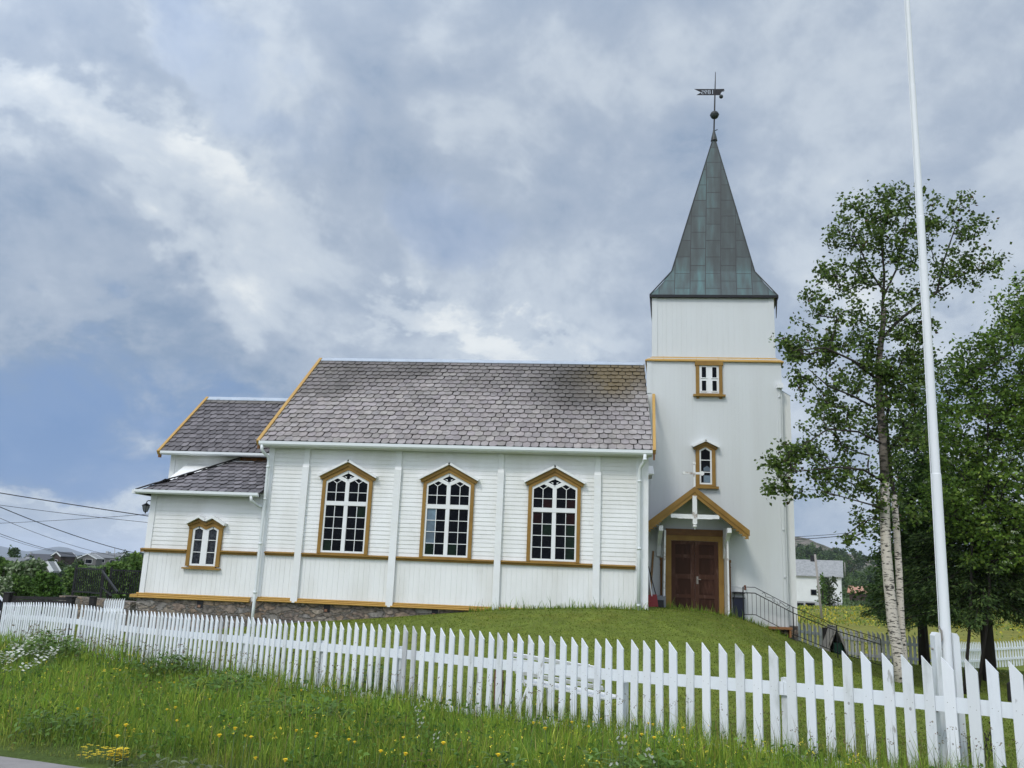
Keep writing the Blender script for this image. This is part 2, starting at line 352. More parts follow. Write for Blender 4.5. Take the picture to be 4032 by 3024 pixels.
def copper_mat():
    m = mat('green copper sheet', (.10, .12, .12), .5, spec=.4); n_ = m.node_tree.nodes; l_ = m.node_tree.links; p = n_['Principled BSDF']
    uv = n_.new('ShaderNodeUVMap'); sx = n_.new('ShaderNodeSeparateXYZ'); l_.new(uv.outputs[0], sx.inputs[0])
    cb = n_.new('ShaderNodeCombineXYZ'); l_.new(sx.outputs[1], cb.inputs[0]); l_.new(sx.outputs[0], cb.inputs[1])
    br = n_.new('ShaderNodeTexBrick'); l_.new(cb.outputs[0], br.inputs[0]); br.offset = .5
    for k_, v_ in (('Scale', 1.0), ('Mortar Size', .013), ('Mortar Smooth', .2), ('Bias', 0.0), ('Brick Width', .68), ('Row Height', .5)): br.inputs[k_].default_value = v_
    br.inputs['Color1'].default_value = (0, 0, 0, 1); br.inputs['Color2'].default_value = (1, 1, 1, 1); br.inputs['Mortar'].default_value = (.5, .5, .5, 1)
    s1 = n_.new('ShaderNodeSeparateColor'); l_.new(br.outputs['Color'], s1.inputs[0])
    mp = n_.new('ShaderNodeMapping'); mp.inputs['Scale'].default_value = (3.0, .5, 1); l_.new(uv.outputs[0], mp.inputs[0])
    nz = n_.new('ShaderNodeTexNoise'); nz.inputs['Scale'].default_value = 1.6; nz.inputs['Detail'].default_value = 8; l_.new(mp.outputs[0], nz.inputs[0])
    # verdigris: strongest on the flared skirt and the upper middle strip
    va = n_.new('ShaderNodeMapRange'); l_.new(sx.outputs[1], va.inputs[0]); va.inputs[1].default_value = 1.75; va.inputs[2].default_value = 1.0; va.inputs[3].default_value = 0; va.inputs[4].default_value = .26
    ab = n_.new('ShaderNodeMath'); ab.operation = 'ABSOLUTE'; l_.new(sx.outputs[0], ab.inputs[0])
    vm = n_.new('ShaderNodeMapRange'); l_.new(ab.outputs[0], vm.inputs[0]); vm.inputs[1].default_value = .30; vm.inputs[2].default_value = .22; vm.inputs[4].default_value = .22
    s = n_.new('ShaderNodeMath'); l_.new(va.outputs[0], s.inputs[0]); l_.new(vm.outputs[0], s.inputs[1])
    s2 = n_.new('ShaderNodeMath'); s2.operation = 'MULTIPLY_ADD'; l_.new(s1.outputs[0], s2.inputs[0]); s2.inputs[1].default_value = .22; l_.new(s.outputs[0], s2.inputs[2])
    s3 = n_.new('ShaderNodeMath'); s3.operation = 'MULTIPLY_ADD'; l_.new(nz.outputs['Fac'], s3.inputs[0]); s3.inputs[1].default_value = 1.1; l_.new(s2.outputs[0], s3.inputs[2])
    mr = n_.new('ShaderNodeMapRange'); l_.new(s3.outputs[0], mr.inputs[0]); mr.inputs[1].default_value = .6; mr.inputs[2].default_value = 1.3
    cr = n_.new('ShaderNodeValToRGB'); e = cr.color_ramp.elements
    e[0].color = (.042, .054, .052, 1); e[1].color = (.088, .195, .195, 1)
    q = e.new(.35); q.color = (.058, .080, .079, 1)
    q = e.new(.7); q.color = (.074, .130, .128, 1)
    l_.new(mr.outputs[0], cr.inputs[0])
    mx = n_.new('ShaderNodeMix'); mx.data_type = 'RGBA'; l_.new(br.outputs['Fac'], mx.inputs[0]); l_.new(cr.outputs[0], mx.inputs[6]); mx.inputs[7].default_value = (.03, .032, .032, 1)
    l_.new(mx.outputs[2], p.inputs['Base Color'])
    b = n_.new('ShaderNodeBump'); b.inputs['Strength'].default_value = .5; b.inputs['Distance'].default_value = .015; l_.new(br.outputs['Fac'], b.inputs['Height']); l_.new(b.outputs[0], p.inputs['Normal'])
    return m
M['copper'] = copper_mat()

M['doorworn'] = mat('worn red brown door rails', (.070, .033, .022), .65, (.16, .10, .08), 7, .7, .08, 30, stretch=(1, 1, .25), spec=.12, lo=.5, hi=.72)

M['greenrefl'] = glass_mat('pane with painted green reflection', (.010, .022, .014), .06, .05, (.004, .008, .006), .7, 4)  # dim green reflection put into the pane colour
M['redrefl'] = glass_mat('pane with painted red reflection', (.022, .008, .008), .06, .05, (.006, .004, .005), .7, 4)  # dim red reflection, painted the same way
FENCEM = [M['fence'], mat('dulled fence paint', (.70, .73, .74), .6, (.42, .45, .42), 3.5, .8, .1, 40, stretch=(2, 2, .5), lo=.48, hi=.72), mat('fresh fence paint', (.80, .83, .85), .5, (.62, .65, .66), 3, .5, .08, 40, stretch=(2, 2, .4), lo=.5, hi=.8),
          mat('scuffed fence paint', (.74, .77, .79), .6, (.30, .30, .27), 5, .85, .1, 40, stretch=(2, 2, .6), lo=.60, hi=.70)]

# ------------------------------------------------------------------ the white fence line (world metres), measured along its run
FP0, FD = Vector((-11.321, 19.895, 0)), Vector((.797, -.604, 0)).normalized()
FS = [-8.57, -8.4, -8.21, -8.03, -7.86, -7.68, -7.48, -7.32, -7.15, -6.96, -6.77, -6.58, -6.4, -6.23, -6.03, -5.84, -5.64, -5.45, -5.22, -5.01, -4.81, -4.62, -4.43, -4.23, -4.05, -3.86, -3.66, -3.49, -3.3, -3.06, -2.88, -2.51, -2.28, -2.1, -1.9, -1.71, -1.5, -1.29, -1.06, -0.86, -0.66, -0.48, -0.28, -0.09, 0.11, 0.36, 0.56, 0.76, 0.95, 1.15, 1.32, 1.53, 1.7, 1.89, 2.06, 2.24, 2.44, 2.61, 2.8, 2.98, 3.16, 3.33, 3.53, 3.72, 3.9, 4.1, 4.3, 4.5, 4.69, 4.9, 5.11, 5.31, 5.51, 5.75, 5.93, 6.1, 6.3, 6.5, 6.67, 6.86, 7.05, 7.26, 7.48, 7.7, 7.9, 8.12, 8.34, 8.55, 8.76, 8.97, 9.18, 9.39, 9.6, 9.8, 10.02, 10.22, 10.44, 10.66, 10.86, 11.08, 11.29, 11.5, 11.72, 11.93, 12.12, 12.32, 12.5, 12.69, 12.88, 13.08, 13.27, 13.46, 13.65, 13.84, 14.02, 14.21, 14.4, 14.58, 14.78, 14.97, 15.15, 15.34, 15.56, 15.78, 16.0, 16.21, 16.41, 16.61, 16.81, 17.02, 17.22, 17.42, 17.62, 17.82, 18.01, 18.2, 18.38, 18.58, 18.76, 18.95, 19.15]
FZS = [-8.6, -7.2, -5.6, -4.1, -2.3, -.7, 1.0, 2.4, 3.9, 5.5, 7.1, 8.8, 10.4, 12.1, 13.6, 15.2, 16.8, 18.4, 19.2, 21.5, 25.0]
FZT = [.12, .20, .29, .35, .39, .39, .43, .48, .52, .59, .62, .70, .76, .80, .83, .91, .98, 1.02, 1.045, 1.12, 1.20]
PICKET_H = 1.2
def ftop(s): return float(np.interp(s, FZS, FZT))
def fpt(s, off=0.0, z=0.0):
    return Vector((FP0.x + FD.x * s - FD.y * off, FP0.y + FD.y * s + FD.x * off, z))      # off > 0: behind the fence, church side

# ------------------------------------------------------------------ the lie of the land: smooth surface through measured heights
CP = [(0, 0, 0), (-6, 1, -.06), (6, -1, .05), (-3, -6, .0), (4, -7, .05), (-12, 4, -.35), (-20, 9, -.9), (10, 2, .1), (18, -3, .1), (-30, 14, -1.6), (-9, 10.5, -.42), (-14, 14, -.75),
      (-5.6, 8.0, -.20), (-4.25, 7.5, -.17), (-2.4, 6.9, -.12), (0, 6.1, -.05), (3, 4.8, 0)]
for s_ in (-12, -8.6, -5, -2, 1, 4, 7, 10, 13, 16, 19, 22):
    g = ftop(s_) - PICKET_H + .03; p = fpt(s_); CP.append((p.x, p.y, g if s_ > -9 else -1.2))
    p = fpt(s_, 1.2); CP.append((p.x, p.y, g + .02))
CP += [(-16, 23.9, -.85), (-13.4, 23.9, -.55), (-9.7, 23.9, -.12), (-7, 23.9, .14), (-4.5, 23.9, .41), (-2.9, 23.9, .60), (-1, 23.9, .72), (1.4, 23.9, .765), (2.9, 25.6, .70), (3.9, 25.8, .68), (1.5, 22, .60), (-2, 20.5, .30), (2.5, 21.5, .50), (0, 17.5, .02), (-5, 20, -.15), (-9, 21.5, -.35), (3, 18, -.05),
       (3.3, 24.2, .68)]
RAILP = []
for (x, y, d) in ((2928, 2430, 25.35), (3126, 2510, 25.45), (3299, 2580, 25.9), (3474, 2632, 26.5)):
    p = at(x, y, d); RAILP.append(p); CP.append((p.x, p.y, p.z - .03)); CP.append((p.x - .1, p.y - 1.6, p.z - .38))
for (x, y, d) in ((3533, 2690, 21), (3900, 2690, 24.5), (3815, 2630, 27), (3250, 2570, 29), (3130, 2600, 31), (3400, 2620, 31), (3600, 2635, 31), (3760, 2640, 36), (3950, 2618, 42), (4100, 2612, 42),
                  (3238, 2450, 77), (3200, 2404, 137), (3600, 2420, 90), (3950, 2500, 60), (4300, 2440, 90), (3112, 2480, 60), (3700, 2900, 13), (3400, 2800, 15), (3900, 2800, 16)):
    p = at(x, y, d); CP.append((p.x, p.y, p.z))
CP += [(8, 30, -.6), (1, 34, -.4), (-6, 36, -.4), (-14, 34, -.6), (-18, 29, -.35), (-24, 33, -1.5), (-30, 40, -2.2), (-24, 48, -2.6), (-10, 50, -2.2), (0, 60, -2.2), (-40, 60, -3.5), (-60, 100, -3.8), (-30, 120, -3.6), (0, 150, -3.2), (60, 150, -2.6), (100, 120, -2.8), (60, 60, -2.4), (30, 20, -.9), (40, -5, .2),
       (-60, 30, -3.2), (-40, 8, -1.2), (0, -40, 0), (-50, -40, -.5), (50, -40, .3), (-90, 0, -2.5), (90, 0, -.5), (0, 260, -4), (-200, 200, -5), (200, 200, -4), (-250, -150, -3), (250, -150, -1), (0, -250, 0)]
CPA = np.array(CP, float)
def _phi(r): return np.where(r > 1e-9, r * r * np.log(np.maximum(r, 1e-9)), 0.0)
_n = len(CPA); _Rm = np.hypot(CPA[:, None, 0] - CPA[None, :, 0], CPA[:, None, 1] - CPA[None, :, 1])
_A = np.zeros((_n + 3, _n + 3)); _A[:_n, :_n] = _phi(_Rm / 10) + np.eye(_n) * .02
_A[:_n, _n] = 1; _A[:_n, _n + 1:] = CPA[:, :2] / 10; _A[_n:, :_n] = _A[:_n, _n:].T
_b = np.zeros(_n + 3); _b[:_n] = CPA[:, 2]; _W = np.linalg.solve(_A, _b)
def ground(x, y):
    x = np.asarray(x, float); y = np.asarray(y, float); sh = x.shape; x = x.ravel(); y = y.ravel()
    r = np.hypot(x[:, None] - CPA[None, :, 0], y[:, None] - CPA[None, :, 1])
    z = _phi(r / 10) @ _W[:_n] + _W[_n] + (np.c_[x, y] / 10) @ _W[_n + 1:]
    far = np.clip((np.hypot(x, y) - 180) / 120, 0, 1); z = z * (1 - far) + (-4.0) * far
    z = np.clip(z, -6, 1.2)
    return z.reshape(sh)
def gz(x, y): return float(ground(np.array([x]), np.array([y]))[0])

# road edge (its verge side): straight through two measured points
RE0, RE1 = Vector((-5.56, 8.06, 0)), Vector((-4.22, 7.66, 0))
RED = (RE1 - RE0).normalized(); REN = Vector((-RED.y, RED.x, 0))
def road_side(x, y): return (x - RE0.x) * REN.x + (y - RE0.y) * REN.y      # > 0: verge, < 0: road

def ground_mat():
    m = bpy.data.materials.new('turf and soil'); m.use_nodes = True; n_ = m.node_tree.nodes; l_ = m.node_tree.links; p = n_['Principled BSDF']
    p.inputs['Roughness'].default_value = .9; p.inputs['Specular IOR Level'].default_value = .1
    a = n_.new('ShaderNodeAttribute'); a.attribute_name = 'tint'
    tcn = n_.new('ShaderNodeTexCoord')
    def nz(sc, st=(1, 1, 1)):
        mp = n_.new('ShaderNodeMapping'); mp.inputs['Scale'].default_value = st; l_.new(tcn.outputs['Object'], mp.inputs[0])
        q = n_.new('ShaderNodeTexNoise'); q.inputs['Scale'].default_value = sc; q.inputs['Detail'].default_value = 8; q.inputs['Roughness'].default_value = .62; l_.new(mp.outputs[0], q.inputs['Vector']); return q.outputs['Fac']
    def mr(v, i0, i1, o0, o1):
        q = n_.new('ShaderNodeMapRange'); l_.new(v, q.inputs[0])
        for i, z in enumerate((i0, i1, o0, o1)): q.inputs[i + 1].default_value = z
        return q.outputs[0]
    def scale(v, f):
        q = n_.new('ShaderNodeVectorMath'); q.operation = 'SCALE'; l_.new(v, q.inputs[0]); l_.new(f, q.inputs['Scale']); return q.outputs[0]
    big_, mid_, fin_ = nz(.55), nz(2.6, (1, .6, 1)), nz(28)
    c_ = scale(a.outputs['Color'], mr(mid_, .3, .7, .72, 1.22)); c_ = scale(c_, mr(fin_, .3, .7, .6, 1.3))
    x = n_.new('ShaderNodeMix'); x.data_type = 'RGBA'; l_.new(mr(big_, .52, .75, 0, .55), x.inputs[0]); l_.new(c_, x.inputs[6])
    y2 = n_.new('ShaderNodeVectorMath'); y2.operation = 'MULTIPLY'; l_.new(c_, y2.inputs[0]); y2.inputs[1].default_value = (1.55, 1.12, .9); l_.new(y2.outputs[0], x.inputs[7])
    l_.new(x.outputs[2], p.inputs['Base Color'])
    b = n_.new('ShaderNodeBump'); b.inputs['Strength'].default_value = .8; b.inputs['Distance'].default_value = .03; l_.new(fin_, b.inputs['Height']); l_.new(b.outputs[0], p.inputs['Normal'])
    return m
M['turf'] = ground_mat()
_g = np.linspace(-1, 1, 321)
_gx = np.sinh(_g * 5.2) / np.sinh(5.2) * 700 - 1.0
_gy = np.sinh(_g * 5.2) / np.sinh(5.2) * 700 + 17.0
GX, GY = np.meshgrid(_gx, _gy)
GZ = ground(GX, GY)
# hillside at the right back
Vg = np.c_[GX.ravel(), GY.ravel(), GZ.ravel()]
nn = len(_g); ii, jj = np.meshgrid(np.arange(nn - 1), np.arange(nn - 1)); k0 = (jj * nn + ii).ravel()
Fg = np.c_[k0, k0 + 1, k0 + nn + 1, k0 + nn]
sf = (Vg[:, 0] - FP0.x) * -FD.y + (Vg[:, 1] - FP0.y) * FD.x          # > 0 behind the fence
ss = (Vg[:, 0] - FP0.x) * FD.x + (Vg[:, 1] - FP0.y) * FD.y
lawn = np.array((.135, .175, .030)); verge = np.array((.075, .11, .024)); field = np.array((.20, .205, .045)); fargreen = np.array((.08, .12, .04))
cg = np.tile(verge, (len(Vg), 1)); bl = np.clip(sf / .3, 0, 1)[:, None]; cg = cg * (1 - bl) + lawn * bl
dist_ = Vg[:, 1] + .1 * Vg[:, 0]
bl = (np.clip((dist_ - 44) / 6, 0, 1) * np.clip((150 - dist_) / 10, 0, 1) * np.clip((Vg[:, 0] - 5) / 6, 0, 1))[:, None]; cg = cg * (1 - bl) + field * bl
bl = np.clip((dist_ - 150) / 20, 0, 1)[:, None]; cg = cg * (1 - bl) + fargreen * bl
bl = (np.clip((dist_ - 28) / 6, 0, 1) * np.clip((2 - Vg[:, 0]) / 6, 0, 1))[:, None]; cg = cg * (1 - bl) + fargreen * bl
gr = np_mesh('ground', Vg, Fg, M['turf'], None, cg, True); tag(gr, 'grassy ground rising to a mown mound round the church', kind='structure')

# road: a sheet a little above the ground, with a ragged gravel edge
rb = MB(); rr = random.Random(3)
T_ = np.linspace(-60, 60, 241); rows = []
for k_, t_ in enumerate(T_):
    row = []
    for q in (0.0, .5, 1.2, 2.4, 4.0, 6.0):
        off = -q + (rr.uniform(-.05, .05) + .06 * sin(t_ * 1.7) + .05 * sin(t_ * 4.1 + 1) if q == 0 else 0)
        x_, y_ = RE0.x + RED.x * t_ + REN.x * off, RE0.y + RED.y * t_ + REN.y * off
        row.append((x_, y_, 0))
    rows.append(row)
RV = np.array(rows).reshape(-1, 3); RV[:, 2] = ground(RV[:, 0], RV[:, 1]) + .02
RV[0::6, 2] += -.035
rb.raw(RV.tolist(), [(i * 6 + j, i * 6 + j + 1, (i + 1) * 6 + j + 1, (i + 1) * 6 + j) for i in range(240) for j in range(5)])
M['road'] = mat('pale worn asphalt', (.27, .255, .245), .9, (.19, .18, .17), 3, .7, .35, 90, detail=10)
tag(rb.build('road', M['road'], None, True), 'pale worn asphalt road edge at the verge', kind='structure')

# ================================================================== THE CHURCH
YN, YT, YC, YR = 24.0, 26.4, 25.89, 28.32        # planes: nave front, tower front, chancel front, ridge line
XL, XR = -9.74, 1.42
church = thing('church', 'white timber church with ochre trim, slate roofs and a pointed green copper spire', 'church', (-4, 26, .5))
CH = church
def siding(mb, x0, x1, z0, z1, y, pitch=.12, depth=.013, rnd=random.Random(77)):
    """lap boards facing -Y"""
    n = max(1, round((z1 - z0) / pitch)); h = (z1 - z0) / n
    for i in range(n):
        a, b = z0 + i * h, z0 + (i + 1) * h
        q0 = x0; xs = []          # boards of random length butted end to end
        while q0 < x1: q1 = min(x1, q0 + rnd.uniform(2.2, 4.6)); xs.append((q0, q1)); q0 = q1
        for q0, q1 in xs:
            e = depth + rnd.uniform(-.0025, .0025); q1 -= .004
            mb.face([(q0, y - e, a), (q1, y - e, a), (q1, y, b), (q0, y, b)]); mb.face([(q0, y, a), (q1, y, a), (q1, y - e, a), (q0, y - e, a)])
def vboards(mb, x0, x1, z0, z1, y, pitch=.145, g=.008, depth=.0065, seed=1):
    """upright boards facing -Y with V joints"""
    r = random.Random(seed); x = x0; xs = [x0]
    while x < x1 - pitch * 1.4: x += pitch * r.uniform(.85, 1.15); xs.append(x)
    xs.append(x1)
    for a, b in zip(xs, xs[1:]):
        o = r.uniform(0, .003)
        mb.face([(a + g / 2, y - o, z0), (b - g / 2, y - o, z0), (b - g / 2, y - o, z1), (a + g / 2, y - o, z1)])
        mb.face([(b - g / 2, y - o, z0), (b, y + depth, z0), (b, y + depth, z1), (b - g / 2, y - o, z1)])
        mb.face([(b, y + depth, z0), (b + g / 2, y, z0), (b + g / 2, y, z1), (b, y + depth, z1)])
def sidingx(mb, y0, y1, z0, z1, x, sgn, pitch=.12, depth=.013):
    n = max(1, round((z1 - z0) / pitch)); h = (z1 - z0) / n
    for i in range(n):
        a, b = z0 + i * h, z0 + (i + 1) * h
        mb.face([(x + sgn * depth, y0, a), (x + sgn * depth, y1, a), (x, y1, b), (x, y0, b)])
# --- foundation
f = MB(); f.box(XL - .05, YN - .02, -1.6, XR + .05, 32.6, .56); f.build('foundation', M['stone'], CH)
f = MB(); f.box(-13.26, YN - .05, -1.6, XL - .06, 32.4, .53); f.build('foundation', M['stone'], CH)
f = MB(); f.box(1.48, YT + .03, -1.0, 5.95, 30.2, .42); f.build('foundation', M['stone'], CH)
for x, z in ((-11.332, .41), (-7.586, .45), (-4.478, .47)):
    v = MB(); v.box(x - .09, YN - .056 if x < -10 else YN - .026, z - .12, x + .09, YN - .02, z + .11); v.m = 1
    v.box(x - .06, YN - .07 if x < -10 else YN - .04, z - .1, x + .02, YN - .056, z - .03)
    v.build('vent_opening', [M['black'], M['rustpost']], CH)
# --- nave walls
nw = MB()
ez = 5.02
mslope = (8.82 - 5.12) / (YR - 23.6)
nw.prismx([(YN + .012, .5), (YN + .012, 5.3), (YR, 5.3 + (YR - YN) * mslope - .12), (2 * YR - YN, 5.3), (2 * YR - YN, .5)], XL + .005, XR - .005)
siding(nw, XL, XR, 1.95, 5.06, YN)
vboards(nw, XL, XR, .68, 1.95, YN, seed=4)
nw.build('nave_wall', M['white'], CH)
PIL = [(-8.656, -8.46), (-5.887, -5.686), (-2.863, -2.681), (-.10, .092)]
for a, b in PIL:
    p = MB(); p.box(a + .02, YN - .07, 4.45, b - .02, YN - .005, 5.0); p.box(a, YN - .11, .56, b, YN - .004, 4.43)
    p.prismx([(YN - .11, 4.43), (YN - .004, 4.43), (YN - .004, 4.52), (YN - .07, 4.52)], a + .002, b - .002); p.build('pilaster', M['trimwhite'], CH)
for a, b in ((-9.745, -9.571), (1.081, 1.425)):
    p = MB(); p.box(a, YN - .035, .6, b, YN + .2, 5.0); p.build('corner_board', M['trimwhite'], CH)
def belt(x0, x1, y, zt, h=.105):
    b = MB(); b.prismx([(y - .015, zt - h), (y - .055, zt - h), (y - .055, zt - h + .035), (y - .085, zt - .045), (y - .125, zt - .04), (y - .125, zt - .012), (y - .015, zt + .01)], x0, x1)
    b.build('belt_course', M['gold'], CH)
def base(x0, x1, y, zt, zb, c0=0, c1=0):
    b = MB(); h = (zt - zb) / 3
    for i in range(3):
        z = zb + h * i; d = .145 - .045 * i
        b.prismx([(y - .01, z + .001), (y - d + .012, z + .001), (y - d, z + .012), (y - d, z + h * .62), (y - d + .035, z + h), (y - .01, z + h)], x0 - c0 * (.145 - .045 * i), x1 + c1 * (.145 - .045 * i))
    b.build('base_trim', M['goldlight'], CH)
edges = [-9.571] + [q for a, b in PIL for q in (a, b)] + [1.081]
for i in range(0, len(edges), 2):
    a, b = edges[i], edges[i + 1]
    belt(a + .01, b - .01, YN, 1.955)
    base(a - (.05 if i else .08), b + .05, YN, .685, .555)
# --- windows
def bars(mb, lst, y0, y1, cx, cz=0):
    for (x0, z0, x1, z1, w_) in lst: mb.bar2(cx + x0, z0 + cz, cx + x1, z1 + cz, w_, y0, y1)
def big_window(cx, pane_spec):
    y = YN
    fr = MB()
    fr.box(cx - .745, y - .085, 1.965, cx - .645, y - .003, 4.05); fr.box(cx + .645, y - .085, 1.965, cx + .745, y - .003, 4.05)
    fr.box(cx - .645, y - .07, 1.955, cx + .645, y - .003, 1.995)
    for s in (-1, 1):       # head boards, two steps
        P1 = [(cx + s * .745, 4.05), (cx + s * .645, 4.05), (cx, 4.385), (cx, 4.50), (cx + s * .745, 4.105)]
        P2 = [(cx + s * .80, 4.08), (cx + s * .745, 4.105), (cx, 4.50), (cx, 4.60), (cx + s * .83, 4.17)]
        if s > 0: P1.reverse(); P2.reverse()
        P1 = P1[::-1]; P2 = P2[::-1]
        fr.prism(P1, y - .085, y - .003); fr.prism(P2, y - .125, y - .003)
    win = fr.build('window', M['gold'], CH)
    hd = MB()
    for s in (-1, 1): hd.beam((cx + s * .87, y - .095, 4.182), (cx - s * .02, y - .095, 4.655), .22, .062)
    hd.build('hood', M['trimwhite'], win)
    sh = MB(); a, b = y - .055, y - .012
    sh.box(cx - .645, a, 1.995, cx - .595, b, 4.03); sh.box(cx + .595, a, 1.995, cx + .645, b, 4.03)
    sh.box(cx - .057, a - .006, 1.995, cx + .057, b, 4.06); sh.box(cx - .595, a, 1.995, cx + .595, b, 2.05)
    sh.box(cx - .595, a - .012, 3.345, cx + .595, b, 3.465)
    for s in (-1, 1):
        sh.bar2(cx + s * .655, 4.005, cx, 4.34, .085, a + .002, b)
        sh.bar2(cx + s * .315, 4.192, cx, 4.045, .105, a + .004, b)
    for s in (-1, 1):       # pale quadrants left by the dark cross in the top light
        sh.prism([(cx + s * .05, 4.255), (cx + s * .12, 4.255), (cx + s * .05, 4.29)][::-s], a + .02, b); sh.prism([(cx + s * .05, 4.19), (cx + s * .05, 4.15), (cx + s * .12, 4.19)][::-s], a + .02, b)
    sh.build('sash', M['trimwhite'], win)
    a, b = y - .046, y - .014
    for s in (-1, 1):
        m_ = cx + s * .331
        mu = MB(); mu.box(m_ - .009, a, 2.05, m_ + .009, b, 3.345)
        for z in (2.364, 2.69, 3.012): mu.box(m_ - .266, a + .003, z - .009, m_ + .266, b, z + .009)
        mu.build('glazing_bars', M['trimwhite'], win)
        mu = MB(); mu.box(m_ - .009, a + .001, 3.465, m_ + .009, b, 4.0); mu.box(m_ - .266, a + .003, 3.718, m_ + .266, b, 3.736)
        mu.bar2(m_, 3.99, m_ - .14, 4.09, .018, a + .004, b); mu.bar2(m_, 3.99, m_ + .14, 4.09, .018, a + .004, b)
        mu.build('glazing_bars', M['trimwhite'], win)
    # panes: one sheet per light, each hung a hair out of true so that reflections differ
    gl = MB(); zr = [(2.05, 2.364), (2.364, 2.69), (2.69, 3.012), (3.012, 3.335), (3.475, 3.727)]
    rnd = random.Random(int(cx * 100) + 5)
    for s in (-1, 1):
        m_ = cx + s * .331
        for r_, (z0, z1) in enumerate(zr):
            for h in (-1, 1):
                x0, x1 = sorted((m_, m_ + h * .27)); gl.m = pane_spec.get((s, h, r_), 0)
                t1, t2 = rnd.uniform(-.003, .003), rnd.uniform(-.003, .003)
                gl.face([(x0, y - .022 + t1, z0), (x1, y - .022 - t1, z0), (x1, y - .022 + t2 - t1, z1), (x0, y - .022 + t1 + t2, z1)])
    gl.m = 0
    gl.face([(cx - .62, y - .021, 3.727), (cx + .62, y - .021, 3.727), (cx + .62, y - .021, 4.02), (cx, y - .021, 4.34), (cx - .62, y - .021, 4.02)])
    gl.build('pane', [M['pane'], M['panelight'], M['greenrefl'], M['redrefl']], win)
big_window(-7.268, {(-1, -1, 0): 2, (1, 1, 3): 2})
big_window(-4.272, {(-1, -1, 3): 1, (-1, -1, 2): 1, (-1, -1, 1): 1, (-1, -1, 0): 2, (1, -1, 0): 2})
big_window(-1.215, {(-1, 1, 4): 3, (1, 1, 4): 3, (1, 1, 0): 2, (1, 1, 1): 2, (1, 1, 2): 2, (1, 1, 3): 3, (-1, -1, 3): 3, (-1, 1, 2): 2})

def head_poly(l, r, sh_, ap): return (l, sh_), (r, sh_), ((l + r) / 2, ap)
# --- sacristy: walls, double window
sx0 = -13.23
sw = MB(); sw.prismx([(YN + .012, .5), (YN + .012, 3.62), (YC + .4, 4.9), (32.4, 4.9), (32.4, .5)], sx0 + .01, XL - .005)
siding(sw, sx0, XL, 1.915, 3.52, YN); vboards(sw, sx0, XL, .65, 1.915, YN, seed=9)
sidingx(sw, YN, 32.4, 1.915, 3.55, sx0, -1)
sw.build('sacristy_wall', M['white'], CH)
p = MB(); p.box(sx0 - .02, YN - .035, 1.92, -13.068, YN + .18, 3.5); p.build('corner_board', M['trimwhite'], CH)
p = MB(); p.box(sx0 - .01, YN - .03, .64, -13.09, YN + .18, 1.80); p.build('corner_board', M['trimwhite'], CH)
belt(sx0 - .10, -11.93, YN, 1.918); belt(-10.895, -9.80, YN, 1.93)
b = MB(); b.box(sx0 - .1, YN - .1, 1.81, sx0 + .004, 30, 1.90); b.build('belt_course', M['gold'], CH)
base(sx0, -9.86, YN, .655, .51, 1.5, 0)
b = MB(); b.box(sx0 - .22, YN - .14, .512, sx0 + .004, 31, .60); b.build('base_trim', M['goldlight'], CH)
wx = -11.408
fr = MB(); y = YN
fr.box(wx - .508, y - .085, 1.46, wx - .40, y - .003, 2.53); fr.box(wx + .40, y - .085, 1.46, wx + .508, y - .003, 2.53)
fr.box(wx - .40, y - .07, 1.425, wx + .40, y - .003, 1.475); fr.box(wx - .59, y - .12, 1.375, wx + .56, y - .003, 1.42)
for s in (-1, 1):
    for (a0, a1, z0, z1, y0) in ((0, 0, 0, .12, .085), (.03, 0, .115, .20, .12)):
        A_ = [(wx + s * (.508 + a0), 2.53 + z0 * .6), (wx + s * .215, 2.615 + z0), (wx, 2.515 + z0), (wx, 2.515 + z1), (wx + s * .215, 2.615 + z1 + .01), (wx + s * (.508 + a0 + .02), 2.53 + z1 * .45 + .02)]
        if z0 == 0: A_[0:1] = [(wx + s * .508, 2.52), (wx + s * .40, 2.52)]
        fr.prism(A_ if s < 0 else A_[::-1], y - y0, y - .003)
win = fr.build('window', M['gold'], CH)
hd = MB()
for s in (-1, 1):
    hd.beam((wx + s * .605, y - .105, 2.672), (wx + s * .205, y - .105, 2.889), .23, .075); hd.beam((wx + s * .225, y - .104, 2.889), (wx, y - .104, 2.782), .22, .075)
hd.build('hood', M['trimwhite'], win)
sh = MB(); a, b = y - .055, y - .012
sh.box(wx - .40, a, 1.475, wx - .335, b, 2.52); sh.box(wx + .335, a, 1.475, wx + .40, b, 2.52); sh.box(wx - .092, a - .004, 1.475, wx + .092, b, 2.56); sh.box(wx - .335, a, 1.475, wx + .335, b, 1.53)
for s in (-1, 1):
    sh.bar2(wx + s * .40, 2.505, wx + s * .21, 2.60, .085, a + .002, b); sh.bar2(wx + s * .22, 2.60, wx, 2.50, .085, a + .002, b)
    sh.box(wx + s * .214 - .13, a + .006, 1.853, wx + s * .214 + .13, b, 1.873); sh.box(wx + s * .214 - .13, a + .006, 2.203, wx + s * .214 + .13, b, 2.223)
sh.build('sash', M['trimwhite'], win)
gl = MB()
for s in (-1, 1): gl.face([(wx + s * .214 - .13, y - .022, 1.52), (wx + s * .214 + .13, y - .022, 1.52), (wx + s * .214 + .13, y - .022, 2.5), (wx + s * .214, y - .022, 2.575), (wx + s * .214 - .13, y - .022, 2.5)])
gl.build('pane', M['lace'], win)

